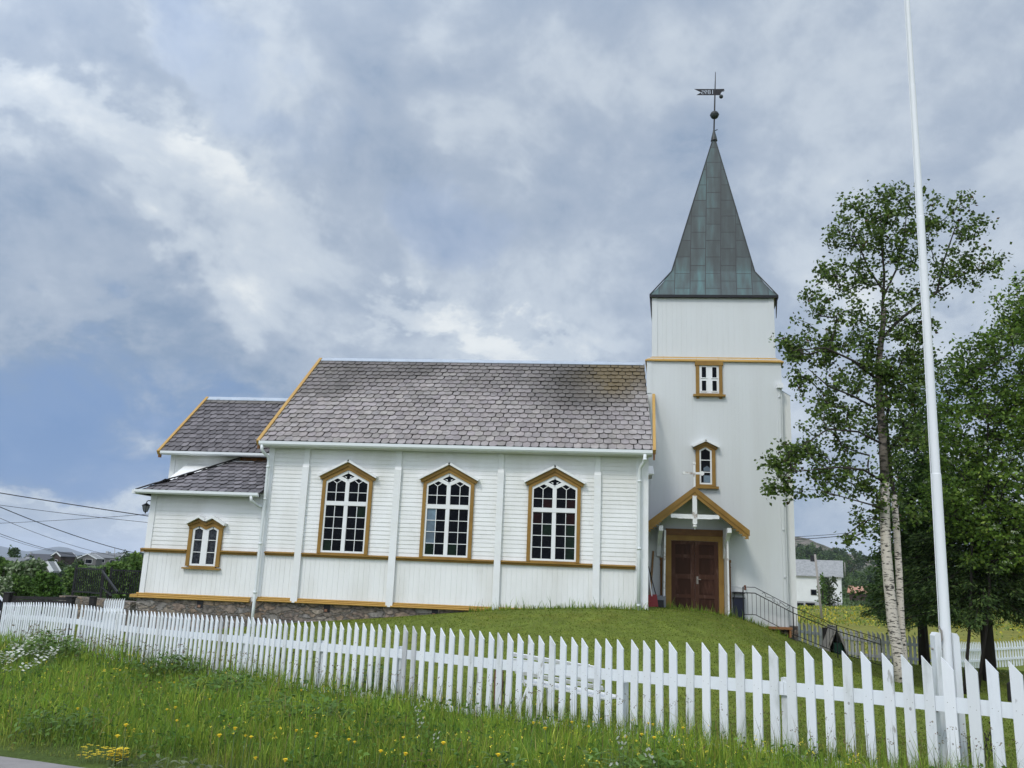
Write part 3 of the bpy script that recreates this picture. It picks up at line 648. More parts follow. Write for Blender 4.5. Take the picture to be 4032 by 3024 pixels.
# --- chancel walls
cw = MB(); mc = (7.319 - 5.0) / (YR - 25.486)
cw.prismx([(YC + .012, .5), (YC + .012, 5.05), (YR, 7.2), (2 * YR - YC, 5.05), (2 * YR - YC, .5)], -13.77, XL - .01)
siding(cw, -13.77, XL - .02, 3.2, 5.0, YC); sidingx(cw, YC, 30.7, .6, 5.0, -13.77, -1)
cw.build('chancel_wall', M['white'], CH)
p = MB(); p.box(-13.80, YC - .035, 3.2, -13.634, YC + .15, 4.98); p.build('corner_board', M['trimwhite'], CH)

# --- slate roofs: every slate laid on the slope, clipped lower corners
SL_A = np.array((.280, .254, .240)); SL_D = np.array((.125, .115, .118)); SL_O = np.array((.13, .095, .036)); SL_M = np.array((.050, .045, .036))
def slates(origin, eu, ev, length, slope_len, nrm_, wd, ex, tintf, clip=None, seed=1):
    """rows of slates: eu along the eave, ev up the slope"""
    r = random.Random(seed); V = []; Fs = []; Cs = []
    rows = int(slope_len / ex) + 1; th = .010
    for i in range(rows):
        v0 = i * ex; nx = int(length / wd) + 2
        for j in range(-1, nx):
            u0 = j * wd + (wd / 2 if i % 2 else 0) + r.uniform(-.008, .008); u1 = u0 + wd - r.choice((.010, .012, .016, .020, .032))
            u0c, u1c = max(u0, 0), min(u1, length)
            if u1c - u0c < .03: continue
            dv = r.uniform(-.014, .014); vb = max(v0 + dv, -.03); vt = min(v0 + ex * 1.35, slope_len)
            if vt - vb < .04: continue
            c_ = .052 if (u0 >= 0 and u1 <= length) else .0
            pts = [(u0c + c_, vb), (u1c - c_, vb), (u1c, vb + c_ * 1.1), (u1c, vt), (u0c, vt), (u0c, vb + c_ * 1.1)]
            if c_ == 0: pts = [(u0c, vb), (u1c, vb), (u1c, vt), (u0c, vt)]
            um = (u0c + u1c) / 2
            if clip and not clip(um, v0 + ex * .5): continue
            h0, h1 = .036 + r.uniform(0, .016), .004
            n0 = len(V)
            for (u, v) in pts:
                k_ = (v - vb) / max(vt - vb, 1e-5); V.append(origin + eu * u + ev * v + nrm_ * (h0 * (1 - k_) + h1 * k_))
            for (u, v) in pts: V.append(origin + eu * u + ev * v + nrm_ * max(.001, (h0 * (1 - (v - vb) / max(vt - vb, 1e-5))) - .014))
            m = len(pts); Fs.append(tuple(range(n0, n0 + m)))
            for q in range(m): Fs.append((n0 + q, n0 + m + q, n0 + m + (q + 1) % m, n0 + (q + 1) % m))
            t_ = tintf(um, v0 + ex * .5, r); Cs += [t_] * (2 * m)
    return V, Fs, Cs
def build_slates(name, parent, parts, mat_):
    V = []; Fs = []; Cs = []
    for v, f_, c_ in parts:
        n = len(V); V += v; Fs += [tuple(i + n for i in q) for q in f_]; Cs += c_
    me = bpy.data.meshes.new(name); me.from_pydata([tuple(p) for p in V], [], Fs); me.update()
    a = me.attributes.new('tint', 'FLOAT_COLOR', 'POINT'); a.data.foreach_set('color', np.c_[np.array(Cs), np.ones(len(Cs))].astype(np.float32).ravel())
    me.materials.append(mat_); o = bpy.data.objects.new(name, me); COL.objects.link(o); o.parent = parent
    if not parent.parent: o.matrix_parent_inverse = parent.matrix_world.inverted()
    return o
from mathutils import noise as mnoise
def nz2(x, y, s, k=0.0): return mnoise.noise(Vector((x * s + k, y * s - k, k * .7)))
# nave
ny0, nz0 = 23.6, 5.12; SLN = sqrt((YR - ny0) ** 2 + (8.82 - nz0) ** 2)
evn = Vector((0, YR - ny0, 8.82 - nz0)).normalized(); nn_ = Vector((1, 0, 0)).cross(evn)
NX0, NX1 = -9.93, 1.53
def tint_nave(u, v, r):
    x = NX0 + u; k = v / SLN
    base_ = SL_A * r.uniform(.84, 1.14); base_ = base_ * np.array((1, 1 + r.uniform(-.02, .02), 1 + r.uniform(-.03, .03)))
    moss = np.clip((k - .52 + .36 * nz2(x, v, .45, 3) + .10 * nz2(x, v, 1.6, 9)) * 3.2, 0, 1) * (.55 + .45 * max(0, min(1, .5 + nz2(x, 0, .9, 5))))
    if u < 1.6: moss = max(moss, np.clip((k - .35) * 1.6, 0, 1) * np.clip(1 - (u - .2) / 1.2, 0, 1) * .9)
    c_ = base_ * (1 - moss * .72) + SL_M * moss * .72
    dk = np.exp(-((x + .55) / 1.3) ** 2) * np.clip((k - .15) * 2.2, 0, 1) * (.8 + .6 * nz2(x, v, .8, 1)); dk = float(np.clip(dk, 0, .92))
    c_ = c_ * (1 - dk) + SL_M * 1.15 * dk
    li = float(np.clip(np.exp(-((x - .65) / 1.05) ** 2) * np.clip((k - .45) * 3.2, 0, 1) * (1.15 + .7 * nz2(x, v, 1.3, 4)), 0, .88))
    c_ = c_ * (1 - li) + SL_O * li
    pl = float(np.clip(np.exp(-((x - 1.3) / .32) ** 2) * np.clip((.86 - k) * 3, 0, 1) * (.55 + .5 * nz2(x, v, 2.0, 8)), 0, .8))
    return c_ * (1 - pl) + np.array((.33, .31, .30)) * pl
rs = MB(); rs.prismx([(ny0 + .02, nz0 - .10), (ny0, nz0 - .01), (YR, 8.81), (2 * YR - ny0, nz0 - .01), (2 * YR - ny0 - .02, nz0 - .10), (YR, 8.70)], NX0 + .01, NX1 - .01)
nroof = rs.build('nave_roof', M['darkwood'], CH)
def nclip(u, v):
    x = NX0 + u; yy = ny0 + evn.y * v; return not (x > 1.50 and yy > YT)
build_slates('slates', nroof, [slates(Vector((NX0, ny0, nz0)), Vector((1, 0, 0)), evn, NX1 - NX0, SLN, nn_, .243, .293, tint_nave, nclip, 5),
    slates(Vector((NX1, 2 * YR - ny0, nz0)), Vector((-1, 0, 0)), Vector((0, -evn.y, evn.z)), NX1 - NX0, SLN, Vector((0, -nn_.y, nn_.z)), .48, .58, lambda u, v, r: SL_A * r.uniform(.85, 1.1), None, 6)], M['slate'])
rc = MB(); rc.prismx([(YR - .16, 8.755), (YR, 8.885), (YR + .16, 8.755), (YR + .16, 8.735), (YR, 8.862), (YR - .16, 8.735)], NX0 + .02, 1.50); rc.build('ridge_cap', M['slab'], nroof)
def barge(parent, x0, x1, ya, za, yb, zb, t=.055, skew=0.0, h=.15):
    b = MB(); d = Vector((0, yb - ya, zb - za)).normalized(); n_ = Vector((0, -d.z, d.y))
    P_ = []
    for (q, x_off) in (((ya, za), 0), ((yb, zb), skew)):
        for k_ in (-h + .05, .05): P_.append((q[0] + n_.y * k_, q[1] + n_.z * k_, x_off))
    V = [(x0 + o_, y_, z_) for y_, z_, o_ in P_] + [(x1 + o_, y_, z_) for y_, z_, o_ in P_]
    b.raw(V, [(0, 2, 3, 1), (4, 5, 7, 6), (0, 1, 5, 4), (2, 6, 7, 3), (1, 3, 7, 5), (0, 4, 6, 2)]); b.build('bargeboard', M['goldlight'], parent)
barge(nroof, NX0 - .07, NX0 + .03, ny0 - .06, nz0 - .03, YR, 8.84)
barge(nroof, NX1 - .01, NX1 + .075, ny0 - .03, nz0 - .02, YT - .01, nz0 + (YT - ny0) * mslope, skew=.16)
s_ = MB(); s_.box(NX1 + .0, ny0 + .0, 4.86, NX1 + .05, ny0 + .06, 5.08); s_.build('bargeboard_end', M['brownwood'], nroof)
s_ = MB(); s_.box(NX0 - .05, ny0 + .0, 4.90, NX0 + .02, ny0 + .06, 5.06); s_.build('bargeboard_end', M['brownwood'], nroof)
s_ = MB(); s_.box(NX0 + .04, 23.62, 4.985, NX1 - .02, YN - .04, 5.005); s_.build('soffit', M['soffit'], nroof)
# chancel roof
cy0, cz0 = 25.486, 5.0; SLC = sqrt((YR - cy0) ** 2 + (7.32 - cz0) ** 2); evc = Vector((0, YR - cy0, 7.32 - cz0)).normalized(); nc_ = Vector((1, 0, 0)).cross(evc)
def tint_ch(u, v, r):
    k = v / SLC; b_ = SL_D * r.uniform(.75, 1.4); m_ = float(np.clip((k - .86) * 5, 0, .5))
    return b_ * (1 - m_) + np.array((.12, .105, .06)) * m_
rs = MB(); rs.prismx([(cy0 + .02, cz0 - .10), (cy0, cz0 - .01), (YR, 7.31), (2 * YR - cy0, cz0 - .01), (2 * YR - cy0 - .02, cz0 - .10), (YR, 7.20)], -13.98, XL + .02)
croof = rs.build('chancel_roof', M['darkwood'], CH)
build_slates('slates', croof, [slates(Vector((-13.99, cy0, cz0)), Vector((1, 0, 0)), evc, 4.25, SLC, nc_, .225, .272, tint_ch, None, 7)], M['slate'])
rc = MB(); rc.prismx([(YR - .15, 7.255), (YR, 7.385), (YR + .15, 7.255), (YR + .15, 7.235), (YR, 7.362), (YR - .15, 7.235)], -13.99, XL - .03); rc.build('ridge_cap', M['slab'], croof)
barge(croof, -14.06, -13.97, cy0 - .07, cz0 - .04, YR, 7.34)
s_ = MB(); s_.box(-14.04, cy0, 4.80, -13.96, cy0 + .07, 4.98); s_.build('bargeboard_end', M['brownwood'], croof)
s_ = MB(); s_.box(-13.95, cy0 + .02, 4.93, XL - .02, YC - .02, 4.95); s_.build('soffit', M['soffit'], croof)
# sacristy roof: lean-to with a hipped end
hz0, hz1 = 3.58, 4.86; hy0 = 23.6; hx = -11.49; hx0 = -13.50
ev = Vector((0, YC - hy0, hz1 - hz0)); SLS = ev.length; ev.normalize(); ns_ = Vector((1, 0, 0)).cross(ev)
rs = MB(); rs.raw([(hx0, hy0, hz0 - .01), (XL, hy0, hz0 - .01), (XL, YC, hz1 - .01), (hx, YC, hz1 - .01), (hx0, 33, hz0 - .01), (hx, 31, hz1 - .01), (hx0, hy0, hz0 - .1), (XL, hy0, hz0 - .1), (hx0, 33, hz0 - .1)],
       [(0, 1, 2, 3), (0, 3, 5, 4), (6, 7, 1, 0), (8, 6, 0, 4)])
sroof = rs.build('sacristy_roof', M['darkwood'], CH)
hipu = lambda v: (hx - hx0) * v / SLS
ev2 = Vector((hx - hx0, 0, hz1 - hz0)); SL2 = ev2.length; ev2.normalize()
build_slates('slates', sroof, [slates(Vector((hx0, hy0, hz0)), Vector((1, 0, 0)), ev, XL - .02 - hx0, SLS - .05, ns_, .225, .272, lambda u, v, r: np.array((.155, .145, .152)) * r.uniform(.65, 1.3), lambda u, v: u > hipu(v) + .06, 8),
    slates(Vector((hx0, 32.5, hz0)), Vector((0, -1, 0)), ev2, 8.9, SL2, Vector((0, -1, 0)).cross(ev2), .45, .544, lambda u, v, r: SL_D * r.uniform(.75, 1.4), lambda u, v: (8.9 - u) > v * 1.15 + .12, 9)], M['slate'])
hp = MB(); a_, b_ = Vector((hx0 - .02, hy0, hz0 + .035)), Vector((hx, YC - .02, hz1 + .03))
n_h = 6
for i in range(n_h): hp.beam(a_.lerp(b_, i / n_h), a_.lerp(b_, (i + 1.06) / n_h) + Vector((0, 0, .012)), .26, .03)
hp.build('hip_cap', M['darkwood'], sroof)
fl = MB(); fl.prismx([(YC - .16, 4.78), (YC - .16, 4.805), (YC - .09, 4.86), (YC - .09, 4.885), (YC - .02, 4.93), (YC - .02, 4.78)], -11.42, XL - .05); fl.build('flashing_board', M['brownwood'], sroof)
fl = MB(); fl.box(-11.6, YC - .26, 4.735, -10.9, YC - .17, 4.765); fl.build('flashing_strip', M['soffit'], sroof)
# --- gutters and downspouts
def gutter(x0, x1, y, zt, h=.135, parent=CH):
    g = MB(); g.prismx([(y + .02, zt - h), (y - .07, zt - h + .01), (y - .10, zt - h * .62), (y - .10, zt), (y - .085, zt), (y - .085, zt - .02), (y + .02, zt - .02)], x0, x1); g.build('gutter', M['gut'], parent)
gutter(NX0 + .02, NX1 - .02, 23.6, 5.125); gutter(-13.94, XL - .06, cy0, 5.005, .115); gutter(hx0 - .05, XL - .03, hy0, 3.60, .12)
g = MB(); g.box(hx0 - .12, hy0 - .08, 3.475, hx0 - .01, 32, 3.585); g.build('gutter', M['gut'], CH)
def downspout(pts, r=.048, rings=()):
    d = MB(); d.tube(pts, r, 10)
    for z, p in rings: d.tube([(p[0], p[1], z - .022), (p[0], p[1], z + .022)], r * 1.35, 10)
    o = d.build('downspout', M['gut'], CH, True); return o
yd = YN - .17
downspout([(1.30, 23.55, 5.0), (1.30, 23.55, 4.86), (1.27, 23.62, 4.78), (1.19, yd - .05, 4.66), (1.17, yd, 4.55), (1.165, yd, 2.5), (1.16, yd, .75)], .05, ((4.86, (1.30, 23.55)), (4.28, (1.167, yd)), (2.42, (1.165, yd)), (.9, (1.16, yd))))
downspout([(-9.82, 23.55, 5.0), (-9.81, 23.55, 4.88), (-9.78, 23.62, 4.80), (-9.70, yd - .04, 4.70), (-9.68, yd, 4.58), (-9.68, yd, .66), (-9.68, yd, .46), (-9.68, yd - .02, -.3)], .046, ((4.4, (-9.68, yd)), (3.45, (-9.68, yd)), (2.17, (-9.68, yd)), (.8, (-9.68, yd))))
downspout([(-9.98, 23.55, 3.5), (-9.97, 23.55, 3.38), (-9.90, yd + .02, 3.28), (-9.74, yd, 3.22)], .045)

# --- tower (its depth runs a little off the square of the nave)
def skew(o, k=.09, y0=26.4):
    n = len(o.data.vertices); co = np.empty(n * 3, np.float32); o.data.vertices.foreach_get('co', co); co = co.reshape(-1, 3); co[:, 0] += k * np.maximum(0, co[:, 1] - y0); o.data.vertices.foreach_set('co', co.ravel()); o.data.update(); return o
tx0, tx1, ty1 = 1.52, 5.70, 30.24
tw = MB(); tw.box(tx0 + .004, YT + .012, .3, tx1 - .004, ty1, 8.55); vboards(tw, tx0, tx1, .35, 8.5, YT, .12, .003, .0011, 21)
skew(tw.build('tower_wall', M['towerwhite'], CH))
p = MB(); p.box(tx0 - .01, YT - .022, 7.38, tx0 + .14, YT + .1, 8.46); p.build('corner_board', M['towerwhite'], CH)
an = MB(); an.prism([(5.60, .1), (6.0, .1), (6.0, 7.42), (5.60, 7.66)][::1], YT + .25, 30.0); an.build('stair_annex', M['white'], CH)
an = MB(); an.beam((5.6, 28.33, 7.675), (6.02, 28.33, 7.418), 3.38, .02); an.build('annex_roof', M['slab'], CH)
u0, u1 = 1.685, 5.56
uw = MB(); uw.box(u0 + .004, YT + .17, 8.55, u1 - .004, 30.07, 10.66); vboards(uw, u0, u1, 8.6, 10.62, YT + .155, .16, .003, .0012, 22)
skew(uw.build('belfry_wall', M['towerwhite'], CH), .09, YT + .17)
for q0, q1 in ((u0 - .008, u0 + .16), (u1 - .16, u1 + .008)):
    p = MB(); p.box(q0, YT + .135, 8.62, q1, YT + .3, 10.62); p.build('corner_board', M['towerwhite'], CH)
ap = MB()
o0, o1, z0, z1 = .075, -.155, 8.46, 8.63
def ring(o_, z): return [(tx0 - o_, YT - o_, z), (tx1 + o_, YT - o_, z), (tx1 + o_, ty1 + o_, z), (tx0 - o_, ty1 + o_, z)]
r1, r2, r0 = ring(o0, z0), ring(o1, z1), ring(o0, z0 - .03); ri = ring(-.01, z0 - .03)
for i in range(4):
    j = (i + 1) % 4; ap.face([r1[i], r1[j], r2[j], r2[i]]); ap.face([r0[i], r0[j], r1[j], r1[i]]); ap.face([ri[i], ri[j], r0[j], r0[i]])
for x in (2.03, 3.06, 3.75, 5.0): ap.beam((x, YT - o0 - .004, z0 + .004), (x, YT - o1 - .004, z1 + .004), .014, .012)
skew(ap.build('tower_apron', M['goldlight'], CH))
# tower windows
def tower_win():
    cx, y = 3.457, YT
    fr = MB(); fr.box(cx - .412, y - .07, 7.37, cx - .31, y - .003, 8.30); fr.box(cx + .31, y - .07, 7.37, cx + .412, y - .003, 8.30); fr.box(cx - .44, y - .085, 8.302, cx + .44, y - .003, 8.445)
    fr.box(cx - .31, y - .06, 7.365, cx + .31, y - .003, 7.395); fr.box(cx - .50, y - .13, 7.29, cx + .495, y - .003, 7.355)
    fr.box(cx - .40, y - .04, 7.23, cx - .31, y - .004, 7.288); fr.box(cx + .31, y - .04, 7.23, cx + .40, y - .004, 7.288)
    win = fr.build('window', M['gold'], CH)
    sh = MB(); sh.box(cx - .308, y - .035, 7.396, cx + .308, y - .004, 8.30); sh.build('shutter', M['trimwhite'], win)
    for gx in (3.297, 3.625):
        for za, zb in ((7.91, 8.25), (7.476, 7.807)):
            gl = MB(); gl.box(gx - .067, y - .038, za, gx + .067, y - .03, zb); gl.build('pane', M['pane'], win)
            bd = MB()
            bd.box(gx - .088, y - .046, za - .025, gx - .068, y - .03, zb + .015); bd.box(gx + .068, y - .046, za - .025, gx + .088, y - .03, zb + .015)
            bd.box(gx - .068, y - .046, zb + .001, gx + .068, y - .03, zb + .018); bd.box(gx - .1, y - .06, za - .026, gx + .1, y - .03, za - .001)
            bd.build('sash', M['trimwhite'], win)
tower_win()
def lancet(cx, y, bot, shd, ax='y', parent=CH):
    fr = MB(); fr.box(cx - .30, y - .08, bot, cx - .19, y - .003, shd); fr.box(cx + .19, y - .08, bot, cx + .30, y - .003, shd)
    fr.box(cx - .19, y - .06, bot - .005, cx + .19, y - .003, bot + .05); fr.box(cx - .36, y - .13, bot - .085, cx + .385, y - .003, bot - .01)
    for s in (-1, 1):
        A_ = [(cx + s * .30, shd), (cx + s * .19, shd), (cx, shd + .11), (cx, shd + .19), (cx + s * .30, shd + .05)]
        B_ = [(cx + s * .335, shd + .01), (cx + s * .30, shd + .05), (cx, shd + .19), (cx, shd + .27), (cx + s * .365, shd + .075)]
        fr.prism(A_ if s < 0 else A_[::-1], y - .08, y - .003); fr.prism(B_ if s < 0 else B_[::-1], y - .12, y - .003)
    win = fr.build('window', M['gold'], parent)
    hd = MB()
    for s in (-1, 1): hd.beam((cx + s * .41, y - .10, shd + .105), (cx - s * .012, y - .10, shd + .31), .23, .062)
    hd.build('hood', M['trimwhite'], win)
    sh = MB(); a, b = y - .05, y - .01
    sh.box(cx - .19, a, bot + .05, cx - .14, b, shd); sh.box(cx + .14, a, bot + .05, cx + .19, b, shd); sh.box(cx - .14, a, bot + .05, cx + .14, b, bot + .10)
    for s in (-1, 1): sh.bar2(cx + s * .19, shd - .02, cx, shd + .085, .06, a + .002, b)
    for z in (5.273, 4.899): sh.box(cx - .14, a + .004, z - .012, cx + .14, b, z + .012)
    sh.build('sash', M['trimwhite'], win)
    gl = MB(); gl.face([(cx - .15, y - .02, bot + .09), (cx + .15, y - .02, bot + .09), (cx + .15, y - .02, shd), (cx, y - .02, shd + .09), (cx - .15, y - .02, shd)])
    gl.m = 1; gl.face([(cx - .06, y - .024, bot + .11), (cx + .135, y - .024, bot + .11), (cx + .135, y - .024, 4.80), (cx - .06, y - .024, 4.80)])
    gl.face([(cx - .06, y - .024, 4.93), (cx + .135, y - .024, 4.93), (cx + .135, y - .024, 5.03), (cx + .05, y - .024, 5.10), (cx - .06, y - .024, 5.03)])
    gl.build('pane', [M['pane'], M['panelight']], win)
lancet(3.316, YT, 4.47, 5.575)
# hood of a window on the nave's tower-side gable
hd = MB(); hd.beam((XR + .12, 25.0, 4.62), (XR + .12, 25.5, 4.92), .22, .05, (0, 0, 1)); hd.beam((XR + .12, 26.0, 4.62), (XR + .12, 25.5, 4.92), .22, .05); hd.build('gable_window_hood', M['trimwhite'], CH)
hd = MB(); hd.box(XR, 25.0, 2.2, XR + .05, 25.12, 4.6); hd.box(XR, 25.06, 4.5, XR + .09, 25.9, 4.6); hd.build('gable_window_frame', M['gold'], CH)
# conduit at the tower's right corner
cd = MB(); cd.box(5.53, YT - .14, 7.60, 5.72, YT - .005, 7.75); cd.m = 1; cd.box(5.555, YT - .05, .34, 5.64, YT - .004, 7.60)
for z in (7.3, 6.0, 4.4, 3.2, 1.8): cd.lathe(5.60, YT - .06, [(.03, z), (.03, z + .05)], 8)
cd.build('conduit', [M['metalwhite'], M['towerwhite']], CH)
# spire: square flared skirt, then a slim pyramid; u,v unwrapped so that the sheet seams run up each face
def spire():
    z_e, z_b, z_a = 10.70, 11.70, 17.45
    e = [(1.60, YT + .06), (5.68, YT + .06), (6.02, 30.18), (1.94, 30.18)]
    cb = (3.83, YR); hb = 1.36; bk = [(x_ + .09 * (y_ - YR), y_) for x_, y_ in [(cb[0] - hb, cb[1] - hb), (cb[0] + hb, cb[1] - hb), (cb[0] + hb, cb[1] + hb), (cb[0] - hb, cb[1] + hb)]]
    ax, ay = 4.0, YR
    bm = bmesh.new(); uvl = bm.loops.layers.uv.new('UVMap')
    def quad(pts, uvs):
        vs = [bm.verts.new(p) for p in pts]; f_ = bm.faces.new(vs)
        for l, q in zip(f_.loops, uvs): l[uvl].uv = q
    NSEG = 6
    for i in range(4):
        j = (i + 1) % 4; hw = 2.04
        # the flare curves gently between eave and pyramid
        prof = [(0, 0), (.28, .22), (.58, .52), (.85, .84), (1.0, 1.0)]
        la = None; v = 0
        rows = []
        for (t_, k_) in prof:
            z = z_e + (z_b - z_e) * k_
            A_ = Vector((e[i][0] + (bk[i][0] - e[i][0]) * t_, e[i][1] + (bk[i][1] - e[i][1]) * t_, z)); B_ = Vector((e[j][0] + (bk[j][0] - e[j][0]) * t_, e[j][1] + (bk[j][1] - e[j][1]) * t_, z))
            rows.append((A_, B_))
        for k_ in range(1, NSEG + 1):
            t_ = k_ / NSEG * .985
            A_ = Vector((bk[i][0] + (ax - bk[i][0]) * t_, bk[i][1] + (ay - bk[i][1]) * t_, z_b + (z_a - z_b) * t_)); B_ = Vector((bk[j][0] + (ax - bk[j][0]) * t_, bk[j][1] + (ay - bk[j][1]) * t_, z_b + (z_a - z_b) * t_))
            rows.append((A_, B_))
        v = 0
        for (A0, B0), (A1, B1) in zip(rows, rows[1:]):
            m0, m1 = (A0 + B0) / 2, (A1 + B1) / 2; dv = (m1 - m0).length; w0, w1 = (B0 - A0).length / 2, (B1 - A1).length / 2
            quad([A0, B0, B1, A1], [(-w0 + .25, v), (w0 + .25, v), (w1 + .25, v + dv), (-w1 + .25, v + dv)]); v += dv
    me = bpy.data.meshes.new('spire'); bm.to_mesh(me); bm.free(); me.materials.append(M['copper'])
    o = bpy.data.objects.new('spire', me); COL.objects.link(o); o.parent = CH; o.matrix_parent_inverse = CH.matrix_world.inverted()
    ev_ = MB(); ev_.box(1.585, YT + .04, 10.615, 5.70, 30.2, 10.698); skew(ev_.build('spire_eave', M['black'], o), .09, YT + .06)
    for x, s in ((1.60, 1), (5.68, -1)):
        br_ = MB(); br_.prism([(x, 10.61), (x + s * .05, 10.61), (x + s * .05, 9.95)][::s], YT + .1, YT + .2); br_.build('eave_bracket', M['black'], o)
    hp_ = MB()
    for i in range(4):
        hp_.tube([(*bk[i], z_b), (ax, ay, z_a - .02)], .022, 6); hp_.tube([(*e[i], z_e), (*bk[i], z_b)], .022, 6)
    hp_.build('hip_seam', M['copperdark'], o)
    cap = MB(); cap.lathe(ax, ay, [(.12, 17.22), (.10, 17.34), (.035, 17.62), (.03, 17.66)], 14); cap.build('spire_cap', M['copperdark'], o)
    rod = MB(); rod.tube([(ax, ay, 17.6), (ax + .03, ay, 18.3), (ax + .06, ay, 19.2), (ax + .09, ay, 20.02)], [.028, .028, .024, .010], 8); rod.tube([(ax, ay, 17.62), (ax + .13, ay - .02, 17.66)], .015, 6); rod.build('vane_rod', M['black'], o)
    bl_ = MB(); cz = 18.26; bl_.lathe(ax + .03, ay, [(.001, cz - .155)] + [(.155 * cos(a), cz + .155 * sin(a)) for a in np.linspace(-1.35, 1.35, 11)] + [(.001, cz + .155)], 20); bl_.lathe(ax + .03, ay, [(.145, cz - .01), (.168, cz), (.145, cz + .012)], 20); bl_.build('finial_ball', M['copperdark'], o, True)
    # weathervane: swallow-tailed flag with the year cut out of the sheet, seen from its back
    vx = ax + .06; zt, zb = 19.315, 19.065
    pl_ = MB(); Ax = vx - .75
    pl_.prism([(Ax, zt + .02), (Ax + .25, (zt + zb) / 2 + .005), (Ax + .08, zb + .02), (vx + .16, zb), (vx + .20, zb + .03), (vx + .215, zb + .10), (vx + .27, zb + .16), (vx + .33, zt - .05), (vx + .335, zt), (vx - .0, zt)], ay - .008, ay + .008)
    vane = pl_.build('weathervane', M['black'], o); bm_ = bmesh.new(); bm_.from_mesh(vane.data); bmesh.ops.recalc_face_normals(bm_, faces=bm_.faces); bm_.to_mesh(vane.data); bm_.free()
    vb = MB(); vb.lathe(vx + .22, ay, [(.001, zb - .135)] + [(.075 * cos(a), zb - .06 + .075 * sin(a)) for a in np.linspace(-1.3, 1.3, 8)] + [(.001, zb + .015)], 14); 
    vb.tube([(vx + .34, ay, zt - .06), (vx + .30, ay, zt - .10), (vx + .24, ay, zt - .09), (vx + .22, ay, zt - .15)], .012, 6); vb.build('vane_ball', M['copperdark'], o, True)
    cu = bpy.data.curves.new('year', 'FONT'); cu.body = '1895'; cu.size = .245; cu.extrude = .05; cu.align_x = 'CENTER'; cu.align_y = 'CENTER'
    to = bpy.data.objects.new('year', cu); COL.objects.link(to)
    to.matrix_world = Matrix.Translation((vx - .27, ay, (zt + zb) / 2)) @ Matrix.Rotation(pi / 2, 4, 'X') @ Matrix.Diagonal((-1, 1, 1, 1))
    bpy.context.view_layer.update(); dg = bpy.context.evaluated_depsgraph_get()
    tm = bpy.data.meshes.new_from_object(to.evaluated_get(dg)); tm.transform(to.matrix_world); bm_ = bmesh.new(); bm_.from_mesh(tm); bmesh.ops.remove_doubles(bm_, verts=bm_.verts, dist=1e-5); bm_.to_mesh(tm); bm_.free(); tm.flip_normals()
    bpy.data.objects.remove(to); t2 = bpy.data.objects.new('year', tm); COL.objects.link(t2)
    bo = vane.modifiers.new('cut', 'BOOLEAN'); bo.operation = 'DIFFERENCE'; bo.object = t2; bo.solver = 'EXACT'
    bpy.context.view_layer.update(); dg = bpy.context.evaluated_depsgraph_get()
    me2 = bpy.data.meshes.new_from_object(vane.evaluated_get(dg)); vane.modifiers.clear()
    if len(me2.polygons) > 20: vane.data = me2
    bpy.data.objects.remove(t2)
spire()

# --- porch
PF = 25.3
po = MB(); ax_, az_ = 2.852, 4.33; sl_ = 1.24 / 1.585
po.prism([(1.43, az_ - (ax_ - 1.43) * sl_ - .05), (ax_, az_ - .055), (4.40, az_ - (4.40 - ax_) * sl_ - .055), (4.40, az_ - (4.40 - ax_) * sl_), (ax_, az_ - .003), (1.43, az_ - (ax_ - 1.43) * sl_)], PF + .05, YT - .002)
porch = po.build('porch_roof', M['darkwood'], CH)
bg_ = MB()
def slopebar(s, xe, w0, w1, y0, y1, off):
    d = Vector((s, -sl_)).normalized(); n_ = Vector((s * sl_, 1)).normalized() * -1
    A_ = Vector((ax_, az_)) + n_ * 0; L_ = (abs(xe - ax_)) / abs(d.x)
    z_at = lambda x: az_ - abs(x - ax_) * sl_
    P_ = [(ax_, az_ - w0), (xe, z_at(xe) - w0), (xe, z_at(xe) - w1), (ax_, az_ - w1)]
    bg_.prism(P_ if s < 0 else P_[::-1], y0, y1)
for s, xe in ((-1, 1.435), (1, 4.42)):
    slopebar(s, xe, 0.0, .165, PF - .035, PF + .05, 0); slopebar(s, xe - s * .03, .165, .285, PF - .012, PF + .04, 0)
    # scalloped lower edge towards the eave
    x = ax_ + s * .95 if s > 0 else 1.46
    for k_ in range(5):
        xx = xe - s * (.10 + .085 * k_); zz = az_ - abs(xx - ax_) * sl_ - .285
        n = 8; P_ = [(xx + .05 * cos(a), zz - .005 + (.045 - .006 * k_) * sin(a)) for a in np.linspace(pi, 2 * pi, n)]
        bg_.prism(P_, PF - .010, PF + .03)
bg_.build('bargeboard', M['gold'], porch)
ti = MB(); ti.box(2.16, PF - .005, 3.40, 2.79, PF + .05, 3.515); ti.box(2.92, PF - .005, 3.40, 3.56, PF + .05, 3.515); ti.box(2.36, PF - .012, 3.385, 2.79, PF + .045, 3.40); ti.box(2.92, PF - .012, 3.385, 3.36, PF + .045, 3.40); ti.build('tie_beam', M['trimwhite'], porch)
kp_ = MB(); kp_.box(2.79, PF - .03, 3.24, 2.92, PF + .06, 4.06); kp_.lathe(2.855, PF + .015, [(.055, 3.24), (.065, 3.225), (.04, 3.21), (.066, 3.18), (.06, 3.15), (.02, 3.115), (.012, 3.08), (.001, 3.07)], 14); kp_.build('king_post', M['peel'], porch)
cr = MB(); cr.box(2.825, PF + .02, 4.26, 2.88, PF + .07, 5.0); cr.box(2.56, PF + .024, 4.70, 2.825, PF + .066, 4.765); cr.box(2.88, PF + .024, 4.70, 3.06, PF + .066, 4.765)
for x, z, r_ in ((2.56, 4.733, .05), (3.08, 4.733, .066), (2.8525, 5.03, .05)): cr.tube([(x, PF + .02, z), (x, PF + .07, z)], r_, 12)
cr.build('gable_cross', M['peel'], porch)
